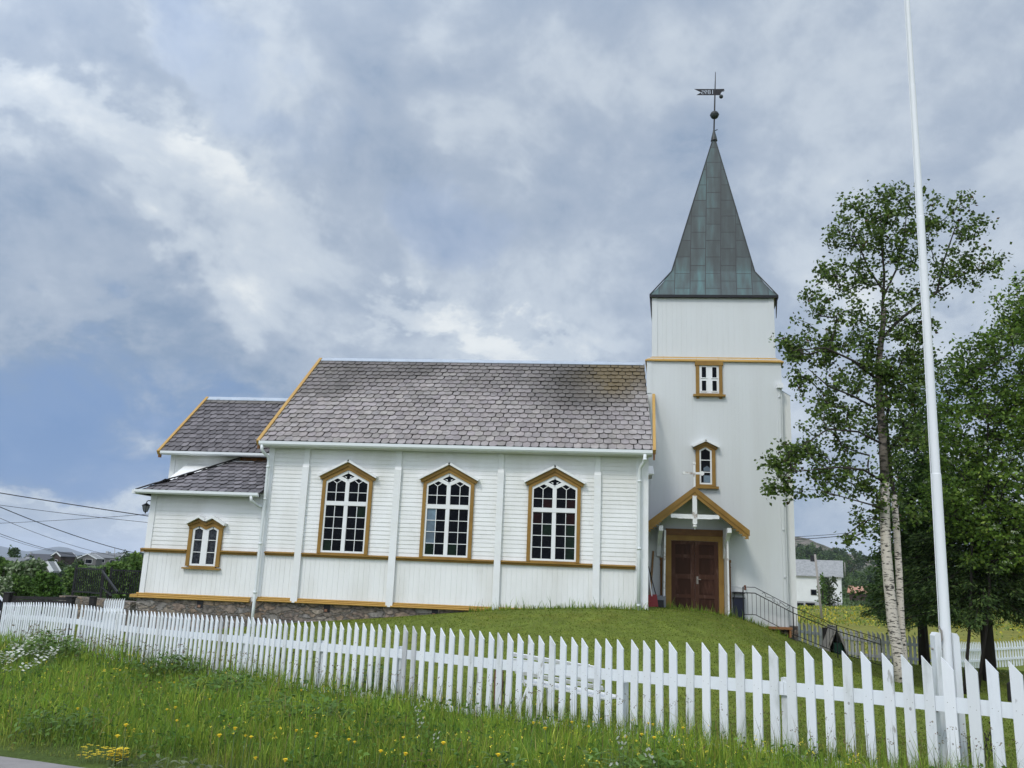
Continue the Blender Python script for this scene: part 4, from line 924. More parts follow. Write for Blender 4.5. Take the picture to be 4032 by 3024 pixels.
for x in (1.82, 3.80):
    bk_ = MB(); bk_.prismx([(PF + .08, 3.16), (PF + .08, 3.02), (PF + .35, 2.92), (YT - .25, 2.6), (YT - .12, 2.3), (YT - .004, 2.26), (YT - .004, 3.18)], x, x + .12); bk_.build('bracket', M['trimwhite'], porch)
for x in (1.925, 3.925):
    pp = MB(); pp.box(x, YT - .10, .5, x + .09, YT - .003, 2.18); pp.box(x - .012, YT - .12, 2.18, x + .102, YT - .003, 2.26); pp.box(x - .006, YT - .11, 2.02, x + .096, YT - .003, 2.06); pp.build('porch_pilaster', M['brownwood'], porch)
for x, lean in ((2.0, .035), (3.865, .0)):
    lf = MB(); lf.beam((x, YT - .34, .60), (x + lean, YT - .34, 3.06), .05, .5, (0, 1, 0)); lf.build('open_door_leaf', M['peel'], porch)
# door and its surround
df = MB(); df.box(2.09, YT - .06, .55, 2.258, YT - .003, 2.95); df.box(3.665, YT - .06, .55, 3.82, YT - .003, 2.95); df.box(2.258, YT - .06, 2.79, 3.665, YT - .003, 2.95)
dfr = df.build('door_frame', M['gold'], CH)
db = MB(); db.box(2.09, YT - .10, 2.952, 3.83, YT - .003, 3.14); db.build('door_lintel', M['brownwood'], dfr)
ds = MB(); ds.box(2.2, YT - .25, .50, 3.74, YT - .003, .66); ds.build('door_sill', M['greywood'], dfr)
for k_, (a, b) in enumerate(((2.262, 2.955), (2.962, 3.66))):
    d = MB(); y = YT; d.box(a, y - .022, .67, b, y - .004, 2.785)
    rails = [(.67, .80), (1.10, 1.20), (1.66, 1.80), (2.28, 2.38), (2.68, 2.785)]
    d.m = 1; d.box(a, y - .045, .67, a + .12, y - .022, 2.785); d.box(b - .12, y - .045, .67, b, y - .022, 2.785)
    for z0, z1 in rails: d.box(a + .12, y - .045, z0, b - .12, y - .022, z1)
    d.m = 0
    for (z0, z1), (z2, z3) in zip(rails, rails[1:]):
        d.box(a + .17, y - .034, z1 + .05, b - .17, y - .022, z2 - .05)
    dd = d.build('door', [M['doorwood'], M['doorworn']], CH)
    if k_ == 1:
        h = MB(); h.box(a + .045, y - .055, 1.52, a + .10, y - .045, 1.74); h.tube([(a + .07, y - .05, 1.66), (a + .07, y - .10, 1.66), (a + .17, y - .105, 1.65)], .012, 8); h.build('handle', M['greywood'], dd)
# rusty hook and cable on the tower wall
hk = MB(); hk.tube([(4.44, YT - .01, 1.47), (4.44, YT - .10, 1.47), (4.44, YT - .12, 1.42)], .022, 8); hk.box(4.41, YT - .012, 1.40, 4.47, YT - .003, 1.54); hk.m = 1
hk.tube([(4.44, YT - .03, 1.45), (4.2, YT - .03, 1.50), (4.0, YT - .03, 1.51)], .006, 6); hk.build('wall_hook', [M['rustpost'], M['metalwhite']], CH)
# wall lantern on the sacristy corner
ln = thing('wall_lantern', 'black iron lantern on a curved arm at the sacristy corner', 'lantern', (-13.25, YN + .05, 3.3))
a = MB(); a.tube([(-13.235, YN + .05, 3.30), (-13.30, YN + .04, 3.31), (-13.36, YN + .03, 3.31), (-13.39, YN + .02, 3.28), (-13.395, YN + .02, 3.23)], .014, 8); a.tube([(-13.225, YN + .05, 3.30), (-13.27, YN + .05, 3.30)], .045, 10); a.build('arm', M['black'], ln)
c0 = (-13.395, YN + .02)
a = MB(); a.lathe(*c0, [(.015, 3.235), (.05, 3.215), (.125, 3.17), (.13, 3.155)], 6); a.lathe(*c0, [(.062, 2.985), (.02, 2.965), (.012, 2.93), (.001, 2.92)], 6)
for k_ in range(6):
    q = 2 * pi * k_ / 6; a.tube([(c0[0] + .12 * cos(q), c0[1] + .12 * sin(q), 3.155), (c0[0] + .062 * cos(q), c0[1] + .062 * sin(q), 2.985)], .009, 4)
a.build('lantern_cage', M['black'], ln)
a = MB(); a.lathe(*c0, [(.056, 2.985), (.112, 3.152)], 6); a.build('lantern_glass', mat('frosted lantern glass', (.22, .23, .25), .3), ln)
M['knot'] = mat('grey knot and nail heads', (.36, .36, .35), .7)

# ================================================================== FENCES, FURNITURE
fence = thing('picket_fence', 'long white picket fence with slanted tops running along the verge', 'fence', fpt(5, 0, -.6))
VN = Vector((-FD.y, FD.x, 0))
rp = random.Random(5)
GREYS = {int(np.argmin([abs(s - 1) for s in FS])): 1}
def picket(mb, s, zt, wd, th, zb, lean=0.0):
    a = FP0 + FD * (s - .01); b = a + FD * wd; a2 = a + FD * lean; b2 = b + FD * lean
    F_, B_ = -VN * th, VN * 0
    V = []
    for off in (F_, B_):
        V += [Vector((a.x, a.y, zb)) + off, Vector((b.x, b.y, zb)) + off, Vector((b2.x, b2.y, zt - wd * 1.12)) + off, Vector((a2.x, a2.y, zt)) + off]
    mb.raw(V, [(0, 1, 2, 3), (7, 6, 5, 4), (0, 4, 5, 1), (1, 5, 6, 2), (2, 6, 7, 3), (3, 7, 4, 0)])
far = MB(); NF = len(FS) - 99
for i, s in enumerate(FS):
    zt = ftop(s) + rp.uniform(-.006, .006) + (.05 if 128 == i else 0); wd = rp.uniform(.094, .104) if s > -3 else .098
    zb = ftop(s) - PICKET_H - .05; lean = rp.gauss(0, .006)
    if i < NF: picket(far, s, zt, wd, .022, zb, lean)
    else:
        p = MB(); picket(p, s, zt, wd, .022, zb, lean)
        p.m = 1                     # nail heads over the rail, now and then a knot
        for dx_, dz_ in ((.025, .42), (.075, .45), (.03, 1.13), (.072, 1.15)):
            q = FP0 + FD * (s - .01 + dx_ + rp.uniform(-.006, .006)) - VN * .0225; z = ftop(s) - dz_ + rp.uniform(-.012, .012); e = FD * .0035
            p.face([q - e + Vector((0, 0, z - .0035)), q + e + Vector((0, 0, z - .0035)), q + e + Vector((0, 0, z + .0035)), q - e + Vector((0, 0, z + .0035))])
        if rp.random() < .28:
            q = FP0 + FD * (s + rp.uniform(.02, .06)) - VN * .0224; z = ftop(s) - rp.uniform(.25, .85); r0_ = rp.uniform(.007, .013)
            p.face([q + FD * (r0_ * cos(a_)) + Vector((0, 0, z + r0_ * 1.3 * sin(a_))) for a_ in np.linspace(0, 2 * pi, 9)[:-1]])
        o = p.build('picket', [M['fencegrey'] if i in (96, 97, 68) else FENCEM[rp.choice((0, 0, 0, 1, 1, 2, 2, 3))], M['knot']], fence)
# rails in lengths between posts, nailed behind the pickets
posts = [-8.3, -5.4, -2.66, .3, 2.9, 5.6, 8.2, 10.3, 12.45, 14.6, 16.75, 19.6, 21.6, 24.0]
def rail(s0, s1, dz, h, th=.03):
    a, b = fpt(s0, .002, ftop(s0) - dz), fpt(s1, .002, ftop(s1) - dz); r = MB()
    V = []
    for p in (a, b):
        for o_, z in ((0, -h), (th, -h), (th, 0), (0, 0)): V.append(p + VN * o_ + Vector((0, 0, z)))
    r.raw(V, [(3, 2, 1, 0), (4, 5, 6, 7), (0, 1, 5, 4), (1, 2, 6, 5), (2, 3, 7, 6), (3, 0, 4, 7)]); r.build('rail', M['fence'], fence)
for s in np.arange(19.36, 24.0, .2): picket(far, float(s), ftop(s) + rp.uniform(-.006, .006), .1, .022, ftop(s) - PICKET_H - .05, rp.gauss(0, .006))
sp = [-8.6] + posts[1:-1] + [23.95]
for a, b in zip(sp, sp[1:]):
    n = max(1, int((b - a) / 2.2)); q = [a + (b - a) * k_ / n for k_ in range(n + 1)]
    for u, v in zip(q, q[1:]):
        rail(u + .002, v - .002, .37, .135); rail(u + .002, v - .002, 1.09, .10)
o = far.build('pickets', M['fence'], fence); o['kind'] = 'stuff'
for k_, s in enumerate(posts):
    p = MB(); q = fpt(s, .034); g = ftop(s) - PICKET_H - .3
    zt = ftop(s) - (.33 if k_ not in (8, 9) else .52)
    e1, e2 = FD * .045, VN * .09
    b = Vector((q.x, q.y, 0)); V = []
    for z in (g, zt): V += [b - e1 + Vector((0, 0, z)), b + e1 + Vector((0, 0, z)), b + e1 + e2 + Vector((0, 0, z)), b - e1 + e2 + Vector((0, 0, z))]
    p.raw(V, [(3, 2, 1, 0), (4, 5, 6, 7), (0, 1, 5, 4), (1, 2, 6, 5), (2, 3, 7, 6), (3, 0, 4, 7)])
    p.build('post', M['rustpost'] if k_ == 8 else FENCEM[1], fence)

# flagpole: four drawn tubes stepping in, clamped between two white boards behind the fence
b0 = at(3733, 2700, 8.75); fpz = gz(b0.x, b0.y)
pole = thing('flagpole', 'tall white stepped flagpole held between two white boards behind the fence', 'flagpole', (b0.x, b0.y, fpz))
bx, by = b0.x, b0.y
def pz(y): return at(3680, y, 8.75).z
secs = [(fpz + .15, pz(1868), .049, .048), (pz(1868), pz(860), .043, .040), (pz(860), pz(345), .037, .033), (pz(345), 8.9, .030, .025)]
plx = lambda z: bx + .0105 * (z - fpz)
for z0, z1, r0_, r1_ in secs:
    s_ = MB(); s_.tube([(plx(z0), by, z0), (plx(z1), by, z1)], [r0_, r1_], 20, False); s_.tube([(plx(z1), by, z1), (plx(z1), by, z1 + .012)], [r1_, r1_ - .004], 20, False); s_.build('pole_section', M['pole'], pole, True)
kn = MB(); kn.lathe(plx(9), by, [(.03, 8.9), (.05, 8.93), (.09, 9.0), (.09, 9.06), (.05, 9.12), (.001, 9.14)], 16); kn.build('finial', M['gold'], pole, True)
hl = MB(); hl.tube([(bx - .055, by - .02, fpz + 1.3), (plx(5) - .05, by - .02, 5), (plx(8.8) - .04, by - .02, 8.8)], .004, 5); hl.build('halyard', M['metalwhite'], pole)
ztop = pz(2490)
for s, dx in ((-1, -.088), (1, .088)):
    p = MB(); c_ = bx + dx * 1.0
    p.prism([(c_ - .029, fpz - .2), (c_ + .029, fpz - .2), (c_ + .029, ztop - .03 if s > 0 else ztop), (c_ + .008 * s, ztop), (c_ - .029, ztop if s > 0 else ztop - .03)], by - .06, by + .07); p.build('clamp_board', FENCEM[1], pole)
b_ = MB(); b_.tube([(bx - .135, by, ztop - .16), (bx + .135, by, ztop - .16)], .012, 8); b_.tube([(bx - .135, by, ztop - .75), (bx + .135, by, ztop - .75)], .012, 8); b_.build('clamp_bolt', M['greywood'], pole)
b_ = MB(); b_.tube([(bx - .07, by - .05, ztop + .06), (bx - .045, by - .05, ztop + .02), (bx - .045, by - .05, ztop - .06), (bx - .07, by - .05, ztop - .10)], .009, 6); b_.build('cleat', M['greywood'], pole)
# bench: white slats on bent white tube, its back to the fence
A_, B_ = at(2025, 2580, 13.2), at(2345, 2613, 12.0)
bd = (B_ - A_); bd.z = 0; blen = bd.length; bd.normalize(); bn = Vector((-bd.y, bd.x, 0))
bg0 = min(gz(A_.x, A_.y), gz(B_.x, B_.y)); topz = (A_.z + B_.z) / 2
bench = thing('bench', 'white slatted garden bench with tube legs standing on the lawn behind the fence', 'bench', (A_.x, A_.y, bg0))
sh_ = topz - .42; gzb = topz - .86
def bp(u, v, z): q = A_ + bd * u + bn * v; return Vector((q.x, q.y, z))
tilt = lambda k_: topz - (A_.z - B_.z) * (k_ - .5) * 1.0
def bslat(name_, v, z, wd, th, up, ext0=-.06, ext1=.06):
    m = MB(); m.beam(bp(ext0, v, z + .015), bp(blen + ext1, v, z - .015), wd, th, up); m.build(name_, M['metalwhite'], bench)
for k_ in range(4): bslat('back_slat', .0 + .03 * k_, topz - .025 - .085 * k_, .055, .022, (bn * .95 + Vector((0, 0, .3))))
for k_ in range(7): bslat('seat_slat', .16 + .068 * k_, sh_ + (.0 if k_ < 6 else -.012), .046, .022, (0, 0, 1))
for u in (.10, blen - .10):
    m = MB(); m.tube([bp(u, -.02, topz), bp(u, .10, sh_ + .12), bp(u, .14, sh_ - .03), bp(u, .30, sh_ - .045), bp(u, .60, sh_ - .035)], .014, 8)
    m.build('side_frame', M['metalwhite'], bench)
    m = MB(); m.tube([bp(u + .10, -.10, gzb), bp(u + .13, .02, sh_ - .14), bp(u + .11, .08, sh_ - .06), bp(u + .05, .16, sh_ - .045), bp(u, .30, sh_ - .05)], .015, 8); m.build('leg', M['metalwhite'], bench)
    m = MB(); m.tube([bp(u, .66, gzb), bp(u, .62, sh_ - .12), bp(u, .56, sh_ - .05), bp(u, .40, sh_ - .05)], .015, 8); m.build('leg', M['metalwhite'], bench)
# iron railing down the mound
rail_t = thing('iron_railing', 'black iron railing with scrollwork sloping down beside the tower steps', 'railing', RAILP[0])
RH = .86
for k_, p in enumerate(RAILP):
    m = MB(); m.tube([(p.x, p.y, p.z - .15), (p.x, p.y, p.z + RH)], .017, 8); m.build('post', M['black'], rail_t)
path_ = [RAILP[0], RAILP[0].lerp(RAILP[1], .24) + Vector((0, 0, .10)), RAILP[1], RAILP[2], RAILP[3]]
path_[1].z = RAILP[0].z + .0
for nm, h, r_ in (('top_rail', RH, .010), ('mid_rail', RH - .165, .014), ('bottom_rail', .08, .011)):
    m = MB()
    for a, b in zip(path_, path_[1:]): m.tube([(a.x, a.y, a.z + h), (b.x, b.y, b.z + h)], r_, 8)
    m.build(nm, M['black'], rail_t)
def along(t_):
    L_ = [(b - a).length for a, b in zip(path_, path_[1:])]; d = t_ * sum(L_)
    for a, b, l_ in zip(path_, path_[1:], L_):
        if d <= l_: return a.lerp(b, d / l_)
        d -= l_
    return path_[-1].copy()
for i in range(1, 37):
    if i % 12 == 0: continue
    p = along(i / 37.0); m = MB(); m.tube([(p.x, p.y, p.z + .08), (p.x, p.y, p.z + RH - .165)], .007, 6); m.build('baluster', M['black'], rail_t)
for a, b in ((path_[1], RAILP[1]), (RAILP[1], RAILP[2]), (RAILP[2], RAILP[3])):
    m = MB(); d = (b - a); e = d.normalized(); up = Vector((0, 0, 1))
    for s0, fl in ((.20, 1), (.58, -1)):
        c_ = a + d * s0 + up * (RH - .075); L_ = d.length * .30; pts = []
        for q in np.linspace(0, 1, 26):
            ang = q * 2 * pi * 1.0
            x_ = q * L_; z_ = .0
            if q < .35: th_ = (q / .35) * pi * 1.4; x_ = .05 - .055 * cos(th_); z_ = .05 * sin(th_) * 1.1
            elif q > .65: th_ = ((q - .65) / .35) * pi * 1.4; x_ = L_ - .02 + .055 * cos(pi * .4 - th_ + .9); z_ = -.05 * sin(th_ + .3) * 1.1
            else:
                k_ = (q - .35) / .3; x_ = .08 * (1 - k_) + (L_ - .05) * k_; z_ = -.04 * (1 - k_) + .02 * k_
            pts.append(c_ + e * x_ + up * z_ * fl)
        m.tube(pts, .007, 6)
    m.build('scroll', M['black'], rail_t)
# litter bin by the porch
bb = at(2908, 2408, 25.75); bz = gz(bb.x, bb.y) - .01
bin_ = thing('litter_bin', 'tall dark blue and black litter bin standing beside the porch', 'bin', (bb.x, bb.y, bz))
m = MB(); m.box(bb.x - .15, bb.y - .14, bz, bb.x + .15, bb.y + .14, bz + .58); m.build('bin_body', mat('navy plastic', (.012, .016, .035), .4), bin_)
m = MB(); m.box(bb.x - .17, bb.y - .16, bz + .582, bb.x + .17, bb.y + .16, bz + .61)
for i in (-1, 1):
    for j in (-1, 1): m.box(bb.x + .13 * i - .015, bb.y + .12 * j - .015, bz + .61, bb.x + .13 * i + .015, bb.y + .12 * j + .015, bz + .72)
m.prism([(bb.x - .18, bz + .72), (bb.x + .18, bz + .72), (bb.x + .15, bz + .77), (bb.x - .15, bz + .77)], bb.y - .17, bb.y + .17); m.build('bin_hood', M['black'], bin_)
# tools leaning in the corner between nave and porch
def gtool(name, label, cat, parts, loc):
    t_ = thing(name, label, cat, loc)
    for nm, mb_, mt in parts: mb_.build(nm, mt, t_)
zc = gz(1.6, 25.6)
h1 = MB(); h1.tube([(1.60, 26.2, zc), (1.72, 26.36, zc + 1.62)], .032, 8); gtool('wooden_beam', 'bare wooden stake leaning on the tower wall left of the porch', 'stake', [('shaft', h1, mat('bare wood', (.30, .18, .08), .7, (.2, .11, .05), 6, .6))], (1.6, 26.2, zc))
h1 = MB(); h1.tube([(1.62, 25.4, zc + .30), (1.50, 25.9, zc + 1.30)], .016, 8); h1.tube([(1.46, 25.9, zc + 1.3), (1.56, 25.9, zc + 1.33)], .016, 6)
h2 = MB(); h2.beam((1.66, 25.33, zc), (1.62, 25.42, zc + .34), .28, .025, (0, 1, .2)); gtool('snow_shovel', 'shovel with a red blade leaning in the corner left of the porch', 'shovel', [('shaft', h1, M['metalwhite']), ('blade', h2, mat('red blade', (.22, .02, .02), .5))], (1.62, 25.4, zc))
h1 = MB(); h1.tube([(1.78, 25.5, zc + .2), (1.56, 26.1, zc + 1.15)], .015, 8); h2 = MB(); h2.box(1.66, 25.4, zc, 1.96, 25.5, zc + .20); gtool('yard_broom', 'black broom standing in the corner left of the porch', 'broom', [('shaft', h1, M['black']), ('bristles', h2, M['black'])], (1.78, 25.5, zc))
h1 = MB(); h1.box(1.74, 25.62, zc, 2.04, 25.92, zc + .03); h1.box(1.74, 25.62, zc + .03, 1.765, 25.92, zc + .32); h1.box(2.015, 25.62, zc + .03, 2.04, 25.92, zc + .32); h1.box(1.765, 25.62, zc + .03, 2.015, 25.645, zc + .30); h1.box(1.765, 25.895, zc + .03, 2.015, 25.92, zc + .32)
gtool('grey_crate', 'grey plastic crate on the ground beside the open porch door', 'crate', [('crate_body', h1, mat('grey plastic', (.20, .21, .22), .6))], (1.9, 25.8, zc))
# low wooden step at the tower foot
q = at(3055, 2462, 26.2); m = MB(); zs = q.z - .14
m.box(q.x - .38, 26.08, zs + .07, q.x + .30, 26.36, zs + .13)
for i in (-.34, .22): m.box(q.x + i, 26.1, zs - .15, q.x + i + .05, 26.34, zs + .07)
tag(m.build('wooden_step', mat('orange brown planks', (.26, .12, .05), .7), None), 'low orange brown wooden step against the tower foot', 'step')
# A-shaped shelter at the far fence
q0, q1, qa = at(3213, 2542, 29), at(3316, 2588, 28.2), at(3252, 2457, 28.8)
sh_t = thing('a_frame_shelter', 'grey A-shaped wooden shelter with a dark opening at the far fence', 'shelter', (q0.x, q0.y, gz(q0.x, q0.y)))
cx_, wd_ = (q0.x + q1.x) / 2, (q1.x - q0.x) / 2 + .02; gy_ = 28.6; zg = gz(cx_, gy_) - .05; za_ = qa.z
m = MB()
for s in (-1, 1): m.beam((cx_ + s * wd_, gy_ + .45, zg), (cx_ - s * .02, gy_ + .45, za_), 1.0, .03, (s, 0, .5))
m.build('roof_side', M['greywood'], sh_t)
m = MB(); P0_ = [(cx_ - wd_ + .03, zg), (cx_ - .22, zg), (cx_ - .22, zg + .42), (cx_ + .02, zg + .80), (cx_, za_ - .03)]; m.prism(P0_, gy_ - .02, gy_ + .01)
P1_ = [(cx_ + .26, zg), (cx_ + wd_ - .03, zg), (cx_, za_ - .03), (cx_ + .02, zg + .80), (cx_ + .26, zg + .42)]; m.prism(P1_, gy_ - .02, gy_ + .01); m.build('gable_board', M['greywood'], sh_t)
m = MB(); m.box(cx_ - wd_ * .6, gy_ + .85, zg, cx_ + wd_ * .6, gy_ + .9, zg + .8); m.build('back_board', M['darkwood'], sh_t)
m = MB(); m.box(cx_ - .05, gy_ + .1, zg, cx_ + .22, gy_ + .4, zg + .38); tag(m.build('green_waste_bin', mat('dark green plastic', (.01, .05, .03), .5), None), 'small dark green bin inside the A-shaped shelter', 'bin')
# far boundary fences
def simple_fence(name, label, pts, H, sp_, wd_, matp, slant=1):
    t_ = thing(name, label, 'fence', pts[0]); n = 0
    for a, b in zip(pts, pts[1:]):
        d = b - a; d.z = 0; L_ = d.length; e = d.normalized(); nv = Vector((-e.y, e.x, 0)); k_ = 0
        for i in range(int(L_ / sp_)):
            s = i * sp_ + .05; p = a + e * s; g = gz(p.x, p.y); m = MB(); zt = g + H
            V = []
            for off in (nv * 0, nv * .02):
                V += [Vector((p.x, p.y, g - .05)) + off, Vector((p.x, p.y, g - .05)) + e * wd_ + off, Vector((p.x, p.y, zt - (wd_ if slant > 0 else 0))) + e * wd_ + off, Vector((p.x, p.y, zt - (wd_ if slant < 0 else 0))) + off]
            m.raw(V, [(0, 1, 2, 3), (7, 6, 5, 4), (0, 4, 5, 1), (1, 5, 6, 2), (2, 6, 7, 3), (3, 7, 4, 0)]); m.build('picket', matp, t_); n += 1
        for h in (.35, H - .35):
            m = MB(); ns = max(1, int(L_ / 2))
            for k_ in range(ns):
                p, q = a + e * (L_ * k_ / ns), a + e * (L_ * (k_ + 1) / ns)
                m.beam(Vector((p.x, p.y, gz(p.x, p.y) + h)) - nv * .02, Vector((q.x, q.y, gz(q.x, q.y) + h)) - nv * .02, .03, .1)
            m.build('rail', matp, t_)
    return t_
simple_fence('shaded_picket_fence', 'grey picket fence in shade behind the birch trunks', [at(3120, 2600, 30.5), at(3420, 2625, 31), at(3700, 2640, 32)], 1.2, .20, .115, M['fencegrey'])  # all its pickets and rails get the greyer board material
simple_fence('far_picket_fence', 'white picket fence beyond the spruce at the field edge', [at(3705, 2640, 35), at(3900, 2620, 40), at(4150, 2612, 43)], 1.15, .24, .12, M['fence'])
simple_fence('rear_picket_fence', 'short white picket fence meeting the churchyard wall at the sacristy', [at(395, 2465, 27.2), at(480, 2460, 26.2)], 1.05, .16, .09, M['fence'], -1)
# gravestones
q = at(4022, 2650, 18.5); g = gz(q.x, q.y); m = MB(); n = 10
m.prism([(q.x - .05, g - .1), (q.x + .55, g - .1), (q.x + .62, g + .32)] + [(q.x + .32 + .30 * cos(a), g + .36 + .20 * sin(a)) for a in np.linspace(.1, pi - .1, n)] + [(q.x + .02, g + .32)], q.y - .08, q.y + .08)
tag(m.build('gravestone', mat('dark granite', (.035, .035, .04), .35), None), 'rounded dark granite gravestone among the trees', 'gravestone')
q = at(3974, 2655, 21); g = gz(q.x, q.y); m = MB(); m.prism([(q.x - .07, g - .1), (q.x + .07, g - .1), (q.x + .06, g + .42), (q.x, g + .47), (q.x - .06, g + .42)], q.y - .05, q.y + .05)
tag(m.build('grave_marker', M['darkwood'], None), 'narrow dark grave marker post beside the spruce trunk', 'grave marker')

# stone wall and iron fence left of the sacristy, dark posts in front of it
a, b = at(262, 2345, 30.5), at(545, 2350, 28.0); m = MB()
d = (b - a); d.z = 0; e = d.normalized(); nv = Vector((-e.y, e.x, 0)); zt = a.z
V = []
for p in (a, b):
    for o_, z in ((-.25, -2.2), (.25, -2.2), (.25, zt), (-.25, zt)): V.append(Vector((p.x, p.y, z)) + nv * o_)
m.raw(V, [(0, 1, 2, 3), (7, 6, 5, 4), (0, 4, 5, 1), (1, 5, 6, 2), (2, 6, 7, 3), (3, 7, 4, 0)])
tag(m.build('stone_wall', M['stone'], None), 'rubble stone retaining wall left of the sacristy', 'wall')
irf = thing('iron_fence', 'black iron bar fence with a slanting stair rail above the stone wall', 'fence', (a.x, a.y, zt))
def ironpanel(p0, p1, h, n, post0=True):
    for f_ in (0, 1):
        p = p0.lerp(p1, f_); m = MB(); m.box(p.x - .03, p.y - .03, zt - .05, p.x + .03, p.y + .03, zt + h + .10); m.build('post', M['black'], irf)
    m = MB()
    for z in (.15, h): m.beam(p0 + Vector((0, 0, z)), p1 + Vector((0, 0, z)), .04, .05)
    for i in range(1, n):
        p = p0.lerp(p1, i / n); m.beam(p + Vector((0, 0, .15)), p + Vector((0, 0, h)), .026, .026, (1, 0, 0))
    m.build('bar_panel', M['black'], irf)
p0 = Vector((a.x + .15, a.y + .1, zt)); p1 = at(397, 2345, 29.8); p1.z = zt; p2 = at(425, 2345, 30.6); p2.z = zt; p3 = at(560, 2345, 30.2); p3.z = zt
ironpanel(p0, p1, .95, 14); ironpanel(p2, p3, .93, 15)
m = MB(); q0, q1 = at(402, 2248, 29.6), at(463, 2332, 28.4); m.beam(q0, q1, .05, .06); q0b, q1b = at(398, 2310, 29.6), at(440, 2346, 28.6); m.beam(q0b, q1b, .03, .04)
for i in range(7):
    u = q0.lerp(q1, i / 7 + .02); v = q0b.lerp(q1b, i / 7 + .02); m.beam(u, v, .024, .024, (1, 0, 0))
m.build('stair_rail', M['black'], irf)
dk = thing('dark_rail_fence', 'low dark timber fence with square posts behind the white pickets', 'fence', at(34, 2400, 28))
for x, d_, w_ in ((34, 28.2, .20), (281, 27.2, .19), (368, 26.8, .16)):
    p = at(x, 2336 if x < 100 else 2352, d_); m = MB(); m.box(p.x - w_ / 2, p.y - w_ / 2, -1.6, p.x + w_ / 2, p.y + w_ / 2, p.z); m.box(p.x - w_ / 2 - .03, p.y - w_ / 2 - .03, p.z, p.x + w_ / 2 + .03, p.y + w_ / 2 + .03, p.z + .03); m.build('post', M['darkwood'], dk)
m = MB()
for y in (2352, 2366, 2382): m.beam(at(46, y, 28.2), at(272, y + 6, 27.3), .03, .09)
m.build('rail', M['darkwood'], dk)

# ================================================================== PLANTS
def leaves(C, size, rng, col, aspect=.62, flat=.35, droop=0.0):
    """rhombic leaves at the points C; col (n,3)"""
    n = len(C); size = np.broadcast_to(np.asarray(size, float), (n,))
    d = rng.normal(size=(n, 3)); d[:, 2] = d[:, 2] * .6 - droop; d /= np.linalg.norm(d, axis=1)[:, None]
    q = rng.normal(size=(n, 3)); q[:, 2] *= flat; s_ = np.cross(d, q); s_ /= np.linalg.norm(s_, axis=1)[:, None] + 1e-9
    up = np.cross(s_, d) * (size * .10)[:, None]
    L_ = d * size[:, None]; W_ = s_ * (size * aspect * .5)[:, None]
    V = np.empty((n, 4, 3)); V[:, 0] = C; V[:, 1] = C + L_ * .45 + W_ - up; V[:, 2] = C + L_; V[:, 3] = C + L_ * .45 - W_ - up
    F_ = np.arange(n * 4).reshape(n, 4)
    return V.reshape(-1, 3), F_, np.repeat(col, 4, axis=0)
def cols(n, rng, palette, var=.24):
    P_ = np.array([p[0] for p in palette], float); w_ = np.array([p[1] for p in palette], float); i = rng.choice(len(P_), n, p=w_ / w_.sum())
    return np.clip(P_[i] * (1 + rng.normal(0, var, (n, 1))), .004, 1)
def cat_mesh(lst):
    V = []; F_ = []; C_ = []; k = 0
    for v, f, c_ in lst: V.append(v); F_.append(f + k); C_.append(c_); k += len(v)
    return np.concatenate(V), np.concatenate(F_), np.concatenate(C_)
def ell_points(ells, n, rng, d, depth, shell=.35):
    """n points inside ellipses given as photo pixels at distance d, spread in depth"""
    A_ = np.array([e[2] * e[3] * (e[4] if len(e) > 4 else 1) for e in ells], float); i = rng.choice(len(ells), n, p=A_ / A_.sum()); out = np.empty((n, 3))
    u = rng.normal(size=(n, 3)); u /= np.linalg.norm(u, axis=1)[:, None]; r = rng.random(n) ** shell
    u *= r[:, None]
    for k in range(n):
        e = ells[i[k]]; dd = d + (e[5] if len(e) > 5 else 0); p = at(e[0] + u[k, 0] * e[2], e[1] + u[k, 1] * e[3], dd)
        off = F0 * float(u[k, 2] * depth * (.5 * (e[2] + e[3]) / 150)); out[k] = (p.x + off.x, p.y + off.y, p.z)
    return out
def grow(limbs, targets, rng, rise=.6, step=.22, rmin=.006, k=.0052, wob=.05):
    """limbs: list of (points, radii). Each target is reached by a twig from the nearest older wood below it."""
    P_ = []; par = []; fixed = []
    for pts, rad in limbs:
        prev = -1
        for a, b in zip(pts, pts[1:]):
            a, b = np.array(a), np.array(b); m = max(1, int(np.linalg.norm(b - a) / step))
            for j in range(m): P_.append(a + (b - a) * j / m); par.append(prev); fixed.append(1); prev = len(P_) - 1
    arr = np.zeros((len(P_) + len(targets) * 14, 3)); n = len(P_); arr[:n] = P_
    d0 = np.array([np.min(np.linalg.norm(arr[:n] - t, axis=1)) for t in targets]); paths = []
    ends = []
    for t in np.array(targets)[np.argsort(d0)]:
        dv = t - arr[:n]; dist = np.linalg.norm(dv, axis=1); cost = dist + np.maximum(0, arr[:n, 2] - t[2] + rise * np.hypot(dv[:, 0], dv[:, 1]) * .5) * .9
        b = int(np.argmin(cost)); L_ = dist[b]; m = int(min(13, max(2, L_ / step))); pth = [b]; prev = b
        a0 = arr[b].copy()
        for j in range(1, m + 1):
            f = j / m; p = a0 + (t - a0) * f; p[2] += -.10 * L_ * sin(pi * f) * rise
            p += rng.normal(0, wob * min(1, L_), 3) * (1 if j < m else 0)
            arr[n] = p; par.append(prev); fixed.append(0); prev = n; pth.append(n); n += 1
        paths.append(pth)
    wt = np.ones(n)
    for i in range(n - 1, -1, -1):
        if par[i] >= 0: wt[par[i]] += wt[i] if not fixed[i] else 0
    rad = np.maximum(rmin, k * wt ** .42)
    return arr[:n], paths, rad
